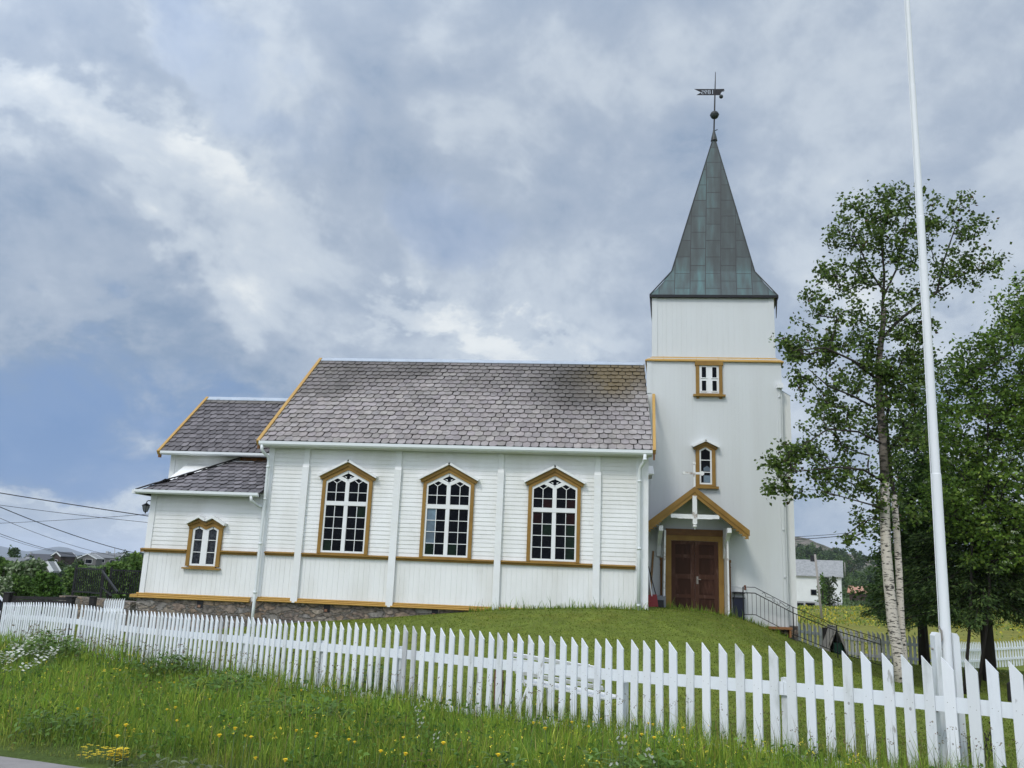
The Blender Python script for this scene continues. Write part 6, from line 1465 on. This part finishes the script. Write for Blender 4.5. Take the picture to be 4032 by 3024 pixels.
def areaR(r, k):
    px = r.uniform(3060, 4100) if k % 4 else r.uniform(3060, 3330); d = r.uniform(185, 520) if k % 4 else r.uniform(380, 540)
    return px, d, np.interp(d, (185, 440, 540), (2318, 2186, 2150)) + r.normal(0, 8) + np.interp(px, (3060, 3250, 3500), (-8, 0, 14))
def surfR(top, d): return top.z - random.Random(int(d * 10)).uniform(4.5, 7.5)
wood('forest', 'green birch wood on the slope below the rocky hill', areaR, 800, PAL_F, 72, 130, surfR)
def lonetree(name, label, px, ty, d, w_, pal, seed, n=700, sh_=.5):
    r = np.random.default_rng(seed); top = at(px, ty, d); g = gz(top.x, top.y); h = top.z - g; R_ = w_ * pxm(d)
    t_ = thing(name, label, 'tree', (top.x, top.y, g)); m = MB(); m.tube([(top.x, top.y, g - .2), (top.x, top.y, g + h * .7)], [.14, .06], 6); m.build('trunk', M['bark'], t_)
    K = np.array((top.x, top.y, g)) + np.c_[r.normal(0, R_ * .55, 16), r.normal(0, R_ * .5, 16), h * r.uniform(.12, .93, 16)]; i = r.integers(0, 16, n); C_ = K[i] + r.normal(size=(n, 3)) * np.array((R_ * .30, R_ * .30, h * .075)) * (1.25 - (K[i, 2:3] - g) / h * .7)
    v, f_, c_ = leaves(C_, r.uniform(.6, 1.2, n) * (.12 + d * .0022), r, cols(n, r, pal), .7, .6); np_mesh('crown', v, f_, M['leafp'], t_, c_)
lonetree('far_tree', 'bushy tree between the cottage and the dark roof at far left', 100, 2192, 120, 22, PAL_F, 91, 700)
lonetree('far_tree', 'round tree hiding the foot of the brown gable', 245, 2212, 110, 24, PAL_F, 92, 700)
lonetree('dark_tree', 'tall dark tree rising above the roofs at far left', 46, 2152, 170, 24, PAL_D, 81, 900)
lonetree('dark_tree', 'smaller dark tree right of the tallest one at far left', 74, 2163, 175, 14, PAL_D, 82, 500)
lonetree('slim_tree', 'slim green tree between the dark roof and the brown gable', 208, 2190, 150, 12, PAL_F, 83, 700)
lonetree('field_edge_bush', 'broad bush in front of the bungalow gable', 318, 2204, 140, 20, PAL_F, 84, 900)
lonetree('garden_tree', 'leafy tree standing against the right half of the white house', 3262, 2258, 118, 24, [((.07, .095, .045), 3), ((.05, .075, .03), 3), ((.11, .13, .075), 1)], 85, 900)
lonetree('garden_shrub', 'slender shrub just right of the leaning pole before the white house', 3236, 2262, 116, 11, PAL_S, 86, 360)
lonetree('spruce_edge_tree', 'dark tree beside the rusty shed', 3440, 2290, 150, 30, PAL_D, 87, 900)
lonetree('pine_tree', 'small dark tree on the ridge near the sacristy corner', 545, 2152, 200, 10, PAL_D, 88, 400)
# low white wall by the white house
a, b = at(3300, 2392, 132), at(3342, 2393, 136); m = MB(); m.beam(a, b, .25, .5); tag(m.build('low_white_wall', M['wallwhite'], None), 'low white wall right of the white house', 'wall')

# parked car at the left edge
cpos = at(18, 2440, 27.5); cg_ = gz(cpos.x, cpos.y) - .12; X0 = cpos.x - .68; Y0 = cpos.y
car = thing('parked_car', 'white car parked at the left edge beyond the fence end', 'car', (X0 - 2.1, Y0, cg_))
m = MB()
prof = [(0, .35), (0, .78), (-.12, .88), (-.30, .92), (-.85, 1.40), (-1.2, 1.46), (-2.3, 1.45), (-3.0, .95), (-4.0, .80), (-4.2, .6), (-4.2, .35)]
P_ = [(X0 + x, cg_ + z) for x, z in prof]; m.prism(P_[::-1], Y0, Y0 + 1.7); m.build('body', mat('white car paint', (.75, .77, .78), .2, spec=.5), car)
for P_ in ([(-.42, .93), (-.88, 1.33), (-1.2, 1.39), (-1.45, 1.39), (-1.45, .93)], [(-1.52, .93), (-1.52, 1.39), (-2.25, 1.38), (-2.85, .95)]):
    m = MB(); m.prism([(X0 + x, cg_ + z) for x, z in P_], Y0 - .006, Y0 + .01); m.build('side_window', M['pane'], car)
m = MB(); m.face([(X0 - .33, Y0 + .15, cg_ + .935), (X0 - .33, Y0 + 1.55, cg_ + .935), (X0 - .80, Y0 + 1.5, cg_ + 1.36), (X0 - .80, Y0 + .2, cg_ + 1.36)]); 
o = m.build('rear_window', M['pane'], car); o.location.x += .012; o.location.z += .012
for x in (-.75, -3.35):
    for y in (.02, 1.68):
        m = MB(); m.tube([(X0 + x, Y0 + y - .1, cg_ + .31), (X0 + x, Y0 + y + .1, cg_ + .31)], .31, 20); wh = m.build('wheel', M['black'], car)
        m = MB(); m.tube([(X0 + x, Y0 + y - .112, cg_ + .31), (X0 + x, Y0 + y + .112, cg_ + .31)], .18, 14); m.build('rim', M['roofgrey'], wh)
m = MB(); m.box(X0 - .05, Y0 - .004, cg_ + .62, X0 + .01, Y0 + .2, cg_ + .80); m.build('tail_light', mat('red lamp glass', (.25, .01, .01), .2), car)

# ================================================================== GRASS
rg = np.random.default_rng(21)
def polar_sample(n, r0, r1, a0, a1, rng):
    """points in front of the viewer, evenly spread per unit of picture"""
    a = rng.uniform(a0, a1, n); r = np.exp(rng.uniform(np.log(r0), np.log(r1), n)); x = -sin(YAW) * r + cos(YAW) * r * a; y = cos(YAW) * r + sin(YAW) * r * a
    return x, y, r
def blades(x, y, z, h, w_, col, rng, lean=.35, curl=.5):
    n = len(x); th = rng.uniform(0, 2 * pi, n); ld = np.abs(rng.normal(0, lean, n)); dx, dy = np.cos(th) * ld, np.sin(th) * ld
    fa = rng.uniform(0, pi, n); wx, wy = np.cos(fa) * w_ / 2, np.sin(fa) * w_ / 2
    B_ = np.c_[x, y, z]; Wv = np.c_[wx, wy, np.zeros(n)]
    m1 = B_ + np.c_[dx * h * .35, dy * h * .35, h * .55]; m2 = B_ + np.c_[dx * h * (.8 + curl * .3), dy * h * (.8 + curl * .3), h * (1.0 - .2 * ld)]
    V = np.empty((n, 5, 3)); V[:, 0] = B_ - Wv; V[:, 1] = B_ + Wv; V[:, 2] = m1 - Wv * .8; V[:, 3] = m1 + Wv * .8; V[:, 4] = m2
    b = np.arange(n)[:, None] * 5; F_ = np.concatenate([b + np.array((0, 1, 3)), b + np.array((0, 3, 2)), b + np.array((2, 3, 4))], axis=0)
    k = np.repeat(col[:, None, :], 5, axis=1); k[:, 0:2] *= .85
    return V.reshape(-1, 3), F_, k.reshape(-1, 3)
def fs_of(x, y):
    dx, dy = x - FP0.x, y - FP0.y; return dx * FD.x + dy * FD.y, -dx * FD.y + dy * FD.x
NB = 165000
x, y, r = polar_sample(NB, 4.6, 27, -.75, .72, rg); s, off = fs_of(x, y); rs_ = road_side(x, y)
ok = (off < -.03) & (rs_ > .02) & (s > -12); x, y, r, s, off, rs_ = (q[ok] for q in (x, y, r, s, off, rs_))
def pn(x, y, sc, k): return np.array([mnoise.noise(Vector((a * sc, b * sc, k))) for a, b in zip(x, y)])
p1, p2 = pn(x, y, .7, 1.0), pn(x, y, 2.2, 5.0)
h = (.17 + .13 * p1 + .10 * p2 + rg.exponential(.05, len(x))) * np.clip(rs_ / .9, .22, 1) * (1 + .45 * np.exp(-((off + .15) / .35) ** 2)); h = np.clip(h, .03, .62) * np.interp(s, (-8, 2, 10, 20), (1.25, 1.2, 1.05, .95))
PAL_G = [((.165, .27, .032), 5), ((.225, .335, .046), 4), ((.11, .205, .036), 3), ((.31, .36, .065), 2.4), ((.32, .27, .11), .4), ((.20, .14, .07), .2)]
c_ = cols(len(x), rg, PAL_G, .16) * (1 + .42 * p1[:, None]) * (1 + np.clip(p2, -1, 1)[:, None] * np.array((.38, .16, 0)))
dry = np.clip(1 - rs_ / .8, 0, 1)[:, None] * .45; c_ = c_ * (1 - dry) + np.array((.24, .22, .09)) * dry
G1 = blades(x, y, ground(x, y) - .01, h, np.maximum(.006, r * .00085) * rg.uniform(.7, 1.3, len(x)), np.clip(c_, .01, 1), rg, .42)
# seed stalks standing above the sward, most along the fence
ns_ = 2600; x, y, r = polar_sample(ns_, 5.5, 26, -.72, .70, rg); s, off = fs_of(x, y); ok = (off < -.05) & (road_side(x, y) > .4); x, y, r, off = x[ok], y[ok], r[ok], off[ok]
near = rg.random(len(x)) < np.clip(.25 + .9 * np.exp(-((off + .3) / .6) ** 2), 0, 1); x, y, r = x[near], y[near], r[near]
nf = 420; sfen = rg.uniform(-6, 19, nf); offf = -np.abs(rg.normal(.12, .12, nf)) - .03; fx = FP0.x + FD.x * sfen - FD.y * offf; fy = FP0.y + FD.y * sfen + FD.x * offf
x = np.r_[x, fx]; y = np.r_[y, fy]; r = np.hypot(x, y)
hh = rg.uniform(.35, .62, len(x)); zz = ground(x, y)
cs = cols(len(x), rg, [((.12, .13, .06), 3), ((.15, .10, .06), 2), ((.09, .12, .04), 3)], .2)
G2 = blades(x, y, zz, hh, np.maximum(.004, r * .0006), cs, rg, .22, .8)
hp_ = rg.random(len(x)) < .75; k_ = np.repeat(np.c_[x, y, zz + hh * .92][hp_], 4, axis=0) + rg.normal(0, .012, (hp_.sum() * 4, 3))
sv, sf_, sc_ = leaves(k_, np.repeat(np.maximum(.022, r[hp_] * .0022), 4), rg, cols(len(k_), rg, [((.16, .11, .07), 3), ((.20, .17, .09), 3), ((.11, .07, .05), 1)], .2), .45, 1.0, -.6)
G4 = (sv, np.concatenate([sf_[:, [0, 1, 2]], sf_[:, [0, 2, 3]]]), sc_)
# broad leaves of clover, dock and buttercup low in the sward
nw_ = 34000; x, y, r = polar_sample(nw_, 5.2, 24, -.72, .66, rg); s, off = fs_of(x, y); rs_ = road_side(x, y); ok = (off < -.08) & (rs_ > .15); x, y, r, rs_ = x[ok], y[ok], r[ok], rs_[ok]
ok = (pn(x, y, 1.1, 8.0) + .5 * pn(x, y, 3.0, 2.0)) > -.02; x, y, r, rs_ = x[ok], y[ok], r[ok], rs_[ok]
C_ = np.c_[x, y, ground(x, y) + rg.uniform(.04, .26, len(x)) * np.clip(rs_ / .9, .3, 1)]
v, f_, c_ = leaves(C_, np.maximum(.045, r * .0045) * rg.uniform(.6, 1.5, len(x)), rg, cols(len(x), rg, [((.10, .19, .035), 4), ((.14, .24, .05), 3), ((.075, .15, .035), 3), ((.18, .24, .08), 1)], .15), .5, .6, .1)
G3 = (v, np.concatenate([f_[:, [0, 1, 2]], f_[:, [0, 2, 3]]]), c_)
G = cat_mesh([G1, G2, G3, G4]); o = np_mesh('grass', G[0], G[1], M['grassb'], None, G[2]); tag(o, 'long wild grass of the verge in front of the fence', kind='stuff')
# mown lawn behind the fence
NLW = 110000; x, y, r = polar_sample(NLW, 8, 29, -.45, .72, rg); s, off = fs_of(x, y)
ok = (off > .03) & ~((y > 23.85) & (x < 1.5)) & ~((y > 26.2) & (x < 6)) & (x > -14); x, y, r = x[ok], y[ok], r[ok]
p1 = .8 * pn(x * .3, y, .75, 3.0) + .5 * pn(x * .5, y, 1.9, 6.0); h = np.clip(.016 + .007 * p1 + rg.exponential(.005, len(x)), .008, .05)
c_ = cols(len(x), rg, [((.135, .19, .030), 5), ((.165, .22, .038), 4), ((.11, .155, .028), 3), ((.24, .24, .075), 1.3)], .15) * (1 + .35 * p1[:, None]) * (1 + np.clip(p1, 0, 1)[:, None] * np.array((.5, .15, .3)))
GL = blades(x, y, ground(x, y), h, np.maximum(.008, r * .0014), np.clip(c_, .01, 1), rg, .5)
# unmown tufts against the church walls
wx_ = rg.uniform(-3.5, 1.4, 900); wy_ = 23.86 - np.abs(rg.normal(0, .07, 900)); w2 = rg.uniform(1.6, 5.6, 700); wy2 = 26.2 - np.abs(rg.normal(0, .12, 700)) - np.where((w2 > 2.0) & (w2 < 3.9), .4, 0)
x = np.r_[wx_, w2]; y = np.r_[wy_, wy2]; c_ = cols(len(x), rg, PAL_G, .2); GT = blades(x, y, ground(x, y), np.clip(rg.exponential(.075, len(x)) + .04, .04, .4), np.full(len(x), .016), c_, rg, .4)
G = cat_mesh([GL, GT]); o = np_mesh('lawn', G[0], G[1], M['grassb'], None, G[2]); tag(o, 'short mown lawn on the church mound', kind='stuff')

# ---- flowers of the verge
M['buttercup'] = mat('buttercup petals', (.85, .70, .06), .4)
def flower_cloud(name, label, n, r0, r1, a0, a1, size, hm, mt, seed, cond=None):
    r_ = np.random.default_rng(seed); x, y, r = polar_sample(n, r0, r1, a0, a1, r_); s, off = fs_of(x, y); ok = (off < -.3) & (road_side(x, y) > .35)
    ok &= np.array([mnoise.noise(Vector((a * .55, b * .55, seed))) > -.12 for a, b in zip(x, y)]); x, y, r = x[ok], y[ok], r[ok]
    z = ground(x, y) + r_.uniform(.6, 1.25, len(x)) * hm; C_ = np.repeat(np.c_[x, y, z], 5, axis=0) + r_.normal(0, .006, (len(x) * 5, 3))
    v, f_, c_ = leaves(C_, np.repeat(np.maximum(size, r * .0009), 5), r_, np.tile((.7, .5, .02), (len(C_), 1)), .9, 1.0); o = np_mesh(name, v, f_, mt, None); tag(o, label, kind='stuff')
flower_cloud('buttercups', 'tiny yellow buttercups scattered through the verge grass', 1000, 5.5, 20, -.62, .45, .011, .30, M['buttercup'], 91)
# the yellow hay meadow beyond the far fences
r_ = np.random.default_rng(95); x, y, r = polar_sample(26000, 44, 134, .26, .80, r_); ok = pn(x * .25, y, .12, 4.0) > -.25 + .5 * r_.random(len(x)) - .2; x, y, r = x[ok], y[ok], r[ok]
C_ = np.c_[x, y, ground(x, y) + r_.uniform(.15, .45, len(x))]; v, f_, c_ = leaves(C_, r * .0026 * r_.uniform(.6, 1.3, len(x)), r_, cols(len(x), r_, [((.46, .40, .05), 2.5), ((.30, .33, .06), 2), ((.16, .23, .055), 4)], .2), .8, .6, -.8)
tag(np_mesh('meadow_flowers', v, f_, M['grassb'], None, c_), 'yellow flowering hay meadow beyond the far fences', kind='stuff')
# dandelions: one thing each
def dandelion_proto():
    t_ = thing('dandelion', 'yellow dandelion head on a tall stalk in the verge grass', 'flower', (0, 0, 0), 0, 'dandelions in the verge')
    m = MB(); m.tube([(0, 0, 0), (.01, 0, .2), (.015, .005, .36)], [.005, .004, .0035], 5); m.build('stem', M['stem'], t_)
    m = MB(); r_ = random.Random(2); c_ = Vector((.015, .005, .365))
    for k in range(26):
        a = 2 * pi * k / 26 + r_.uniform(-.1, .1); R_ = r_.uniform(.019, .026) if k % 2 else r_.uniform(.012, .017); z = .004 if k % 2 else .010
        e = c_ + Vector((cos(a) * R_, sin(a) * R_, z)); s_ = Vector((-sin(a), cos(a), 0)) * .0042; m.face([c_ - s_ * .5, e - s_, e + s_, c_ + s_ * .5])
    m.lathe(c_.x, c_.y, [(.004, c_.z - .014), (.011, c_.z - .006), (.009, c_.z + .002)], 8); m.build('flower_head', M['petalyellow'], t_)
    return t_
DP = [(1010, 2990), (960, 2903), (1130, 2998), (985, 2905), (1240, 2892), (1160, 2880), (1245, 2905), (1380, 2918), (870, 2900), (925, 2875), (680, 2790), (830, 2755), (655, 2795), (500, 2860), (305, 2795), (460, 2900), (700, 2840), (725, 2600), (440, 2635), (410, 2640), (475, 2640), (630, 2690), (690, 2690), (1395, 2925), (1475, 2960), (1590, 2905), (1570, 2970), (2085, 2850), (2170, 2872), (2310, 2862), (2250, 2848), (2550, 2850), (2580, 2858), (2695, 2870), (2520, 2890), (2585, 2905), (2030, 3020), (1960, 2975), (1180, 2720), (1730, 2925), (1660, 2830), (2480, 2905), (880, 2650), (560, 2615)]
dp = dandelion_proto(); rd = random.Random(8); first = True
def hit(px, py, up):
    """where the line of sight through a photo pixel meets the turf raised by up"""
    v = ray(px, py); v.normalize(); t = 3.0
    while t < 60:
        p = CAMP + v * t
        if p.z < gz(p.x, p.y) + up: return p
        t += .05
    return CAMP + v * 12
for px, py in DP:
    hgt = rd.uniform(.8, 1.1); p = hit(px, py, .36 * hgt)
    o = dp if first else copy_tree(dp); first = False
    o.location = (p.x, p.y, gz(p.x, p.y)); o.scale = (hgt * .92,) * 2 + (hgt,); o.rotation_euler = (rd.uniform(-.1, .1), rd.uniform(-.1, .1), rd.uniform(0, 6))
# cow parsley
def parsley_proto(label, group):
    t_ = thing('cow_parsley', label, 'flower', (0, 0, 0), 0, group); r_ = random.Random(5); st = MB(); n_u = 6
    for k in range(n_u):
        um = MB(); a = 2 * pi * k / n_u; e = Vector((cos(a) * r_.uniform(.06, .2), sin(a) * r_.uniform(.06, .2), r_.uniform(.42, .74))); st.tube([(0, 0, 0), (e.x * .3, e.y * .3, e.z * .55), e], [.005, .004, .003], 4)
        tl = Vector((r_.uniform(-.5, .5), r_.uniform(-.7, .1), 1)).normalized()
        for q in range(15):
            b = 2 * pi * q / 15; rr_ = r_.uniform(.014, .046); c_ = e + Vector((cos(b) * rr_, sin(b) * rr_, .03 - rr_ * .35)); c_.z -= (tl.x * cos(b) + tl.y * sin(b)) * rr_; um.tube([e, c_], .0015, 3, False)
            for w_ in range(4):
                d = Vector((r_.uniform(-.012, .012), r_.uniform(-.012, .012), r_.uniform(-.006, .006))); s_ = .0062; um.face([c_ + d + Vector((-s_, 0, 0)), c_ + d + Vector((0, -s_, -.004)), c_ + d + Vector((s_, 0, 0)), c_ + d + Vector((0, s_, .004))])
        um.build('umbel', M['petalwhite'], t_)
    st.build('stem', M['stem'], t_); return t_
cpp = parsley_proto('cow parsley with white umbels in the patch at the left edge', 'cow parsley patch at the left edge'); first = True
for k in range(32):
    px = -10 + 230 * rd.random() ** 1.5; py = rd.uniform(2515, 2612) if px < 130 else rd.uniform(2505, 2590)
    p = hit(px, py, .42); o = cpp if first else copy_tree(cpp); first = False; o.location = (p.x, p.y, gz(p.x, p.y)); o.rotation_euler = (rd.uniform(-.15, .15), rd.uniform(-.15, .15), rd.uniform(0, 6)); s_ = rd.uniform(.42, .78); o.scale = (s_ * 1.1, s_ * 1.1, s_)
cp2 = parsley_proto('cow parsley with white umbels standing alone near the fence', 'single cow parsley plants in the verge'); first = True
for px, py in ((1650, 2752), (1660, 2788), (2450, 2880), (2560, 2918), (2425, 2960), (440, 2565), (1722, 2830)):
    p = hit(px, py, .5); o = cp2 if first else copy_tree(cp2); first = False; o.location = (p.x, p.y, gz(p.x, p.y)); o.rotation_euler = (0, 0, rd.uniform(0, 6)); s_ = rd.uniform(.5, .7); o.scale = (s_ * .42, s_ * .42, s_)
# clump of golden flowers by the road
def clump(label, px, py, R_, n, seed):
    p = hit(px, py, .06); r_ = random.Random(seed); t_ = thing('flower_clump', label, 'flowers', (p.x, p.y, gz(p.x, p.y))); hd_ = MB(); lv = MB()
    for k in range(n):
        a, q = r_.uniform(0, 2 * pi), R_ * r_.random() ** .5; x_, y_ = p.x + cos(a) * q * 1.5, p.y + sin(a) * q; z_ = gz(x_, y_) + r_.uniform(.05, .15); m_ = Vector((x_, y_, z_))
        for w_ in range(5):
            b = 2 * pi * w_ / 5 + a; e = m_ + Vector((cos(b) * .013, sin(b) * .013, .003)); s_ = Vector((-sin(b), cos(b), 0)) * .006; hd_.face([m_, e - s_, e + s_ * .2 + Vector((cos(b), sin(b), 0)) * .005, e + s_])
        lv.tube([(x_, y_, z_ - .16), m_], .002, 3, False)
    hd_.build('flower_heads', M['petalyellow'], t_); lv.build('stems', M['stem'], t_)
clump('dense clump of golden yellow flowers at the road edge', 462, 2990, .065, 120, 3); clump('thin patch of golden flowers left of the dense clump', 372, 2975, .10, 40, 4); clump('few golden flowers above the dense clump', 510, 2905, .04, 16, 5)
# broad-leaved weeds
def weed(label, px, py, up, n, L_, wd, col, seed, H=.35, spread=.5, cat='plant', name='leafy_weed'):
    p = hit(px, py, up); r_ = np.random.default_rng(seed); g = gz(p.x, p.y); t_ = thing(name, label, cat, (p.x, p.y, g)); st = MB(); V = []; F_ = []; C_ = []
    for k in range(n):
        a = r_.uniform(0, 2 * pi); q = spread * r_.random() ** .6; b = np.array((p.x + cos(a) * q, p.y + sin(a) * q, g + H * r_.uniform(.35, 1.0) * (1 - .4 * q / spread))); th = r_.uniform(0, 2 * pi); l_ = L_ * r_.uniform(.7, 1.25); el = r_.uniform(-.2, .9)
        d = np.array((cos(th) * cos(el), sin(th) * cos(el), sin(el))); s_ = np.array((-sin(th), cos(th), 0)); w_ = wd * l_; dn = np.array((0, 0, -1.0)); k0 = len(V)
        for (t, ww) in ((0, .12), (.3, .9), (.65, .8), (1, .03)):
            c_ = b + d * l_ * t + dn * l_ * .35 * t * t; V += [c_ - s_ * w_ * ww / 2, c_ + s_ * w_ * ww / 2]
        F_ += [(k0 + i * 2, k0 + i * 2 + 1, k0 + i * 2 + 3, k0 + i * 2 + 2) for i in range(3)]; cc = np.array(col) * (1 + r_.normal(0, .2)); C_ += [cc] * 8
        if k % 4 == 0: st.tube([(b[0] * .6 + p.x * .4, b[1] * .6 + p.y * .4, g - .05), b], .004, 3, False)
    np_mesh('leaves', np.array(V), np.array(F_), M['grassb'], t_, np.clip(np.array(C_), .01, 1)); st.build('stems', M['stem'], t_)
weed('lush weed with lance shaped leaves at the bottom edge below the bench', 2440, 2975, .28, 90, .15, .24, (.13, .22, .055), 1, .38, .34)
weed('low dock with broad leaves beside the lance leaved weed', 2590, 3005, .2, 40, .16, .40, (.115, .20, .045), 2, .30, .28)
weed('bushy green weed against the fence far left', 205, 2480, .75, 420, .15, .5, (.11, .19, .044), 3, .80, .8)
weed('mound of nettles in the verge left of the downspout', 690, 2585, .4, 380, .12, .5, (.105, .18, .044), 4, .52, .8)
weed('tall leafy weed leaning on the fence near the downspout', 590, 2520, .5, 300, .12, .5, (.10, .17, .044), 5, .62, .7)
weed('patch of broad green leaves in the middle of the verge', 880, 2680, .3, 320, .11, .55, (.11, .20, .044), 6, .46, .8)
weed('leafy patch in the verge below the first nave window', 1180, 2760, .3, 260, .11, .5, (.105, .19, .044), 11, .42, .7)
weed('low weed tuft near the left edge of the verge', 240, 2790, .3, 130, .10, .4, (.105, .18, .044), 12, .34, .45)
weed('leafy tuft against the fence below the second nave window', 1480, 2650, .3, 220, .11, .45, (.080, .145, .038), 13, .5, .5)
weed('dusty silver green weeds at the road edge', 640, 3015, .08, 60, .09, .4, (.14, .17, .09), 7, .14, .45)
weed('upright weed with pale green leaves below the third nave window', 2010, 2985, .25, 40, .14, .3, (.13, .21, .055), 8, .36, .2)
weed('brown flowering sorrel in the grass below the bench', 1660, 2985, .3, 30, .07, .3, (.14, .10, .05), 9, .4, .15)
def stalks(label, px0, px1, py, n, H, seed):
    r_ = random.Random(seed); p = hit((px0 + px1) / 2, py, .02); t_ = thing('dry_stalks', label, 'plant', (p.x, p.y, gz(p.x, p.y))); m = MB(); hd_ = MB()
    for k in range(n):
        q = hit(r_.uniform(px0, px1), py + r_.uniform(-6, 10), .02); g = gz(q.x, q.y); h = H * r_.uniform(.6, 1.1); dx = r_.uniform(-.12, .12)
        pts = [Vector((q.x + dx * t * t, q.y + .03 * sin(t * 5 + k), g + h * t)) for t in (0, .3, .6, .85, 1)]; m.tube(pts, [.004, .0035, .003, .0025, .002], 4)
        for b in range(6):
            t = r_.uniform(.5, 1); c_ = pts[0].lerp(pts[-1], t) + Vector((r_.uniform(-.03, .03), r_.uniform(-.03, .03), 0)); hd_.lathe(c_.x, c_.y, [(.002, c_.z - .016), (.009, c_.z - .004), (.008, c_.z + .008), (.001, c_.z + .016)], 5)
    m.build('stems', M['twig'], t_); hd_.build('seed_heads', M['twig'], t_)
stalks('dark dry stalks with seed heads in front of the flagpole boards', 3740, 3830, 3010, 7, .42, 1)
stalks('dark dry stalks with seed heads near the right edge', 3830, 3900, 3015, 5, .46, 2)
stalks('sorrel stalks standing in front of the fence left of the bench', 1840, 1990, 2790, 9, .8, 3)
stalks('brown seed stalks by the fence left of the sorrel', 1050, 1300, 2640, 12, .7, 4)
stalks('grey seed stalks before the fence near the downspout', 800, 1000, 2590, 10, .75, 5)

# ================================================================== AIR: one closed box of thin even haze round the whole scene
hz_ = MB(); hz_.box(-7500, -1200, -34, 7500, 7500, 130)
hm = bpy.data.materials.new('thin air'); hm.use_nodes = True; hn = hm.node_tree.nodes; hn.remove(hn['Principled BSDF'])
pv = hn.new('ShaderNodeVolumePrincipled'); pv.inputs['Color'].default_value = (.80, .88, 1.0, 1); pv.inputs['Density'].default_value = .00011; pv.inputs['Anisotropy'].default_value = 0.0
hm.node_tree.links.new(pv.outputs[0], hn['Material Output'].inputs['Volume'])
tag(hz_.build('haze', hm, None), 'thin blue haze over the distance', kind='stuff')
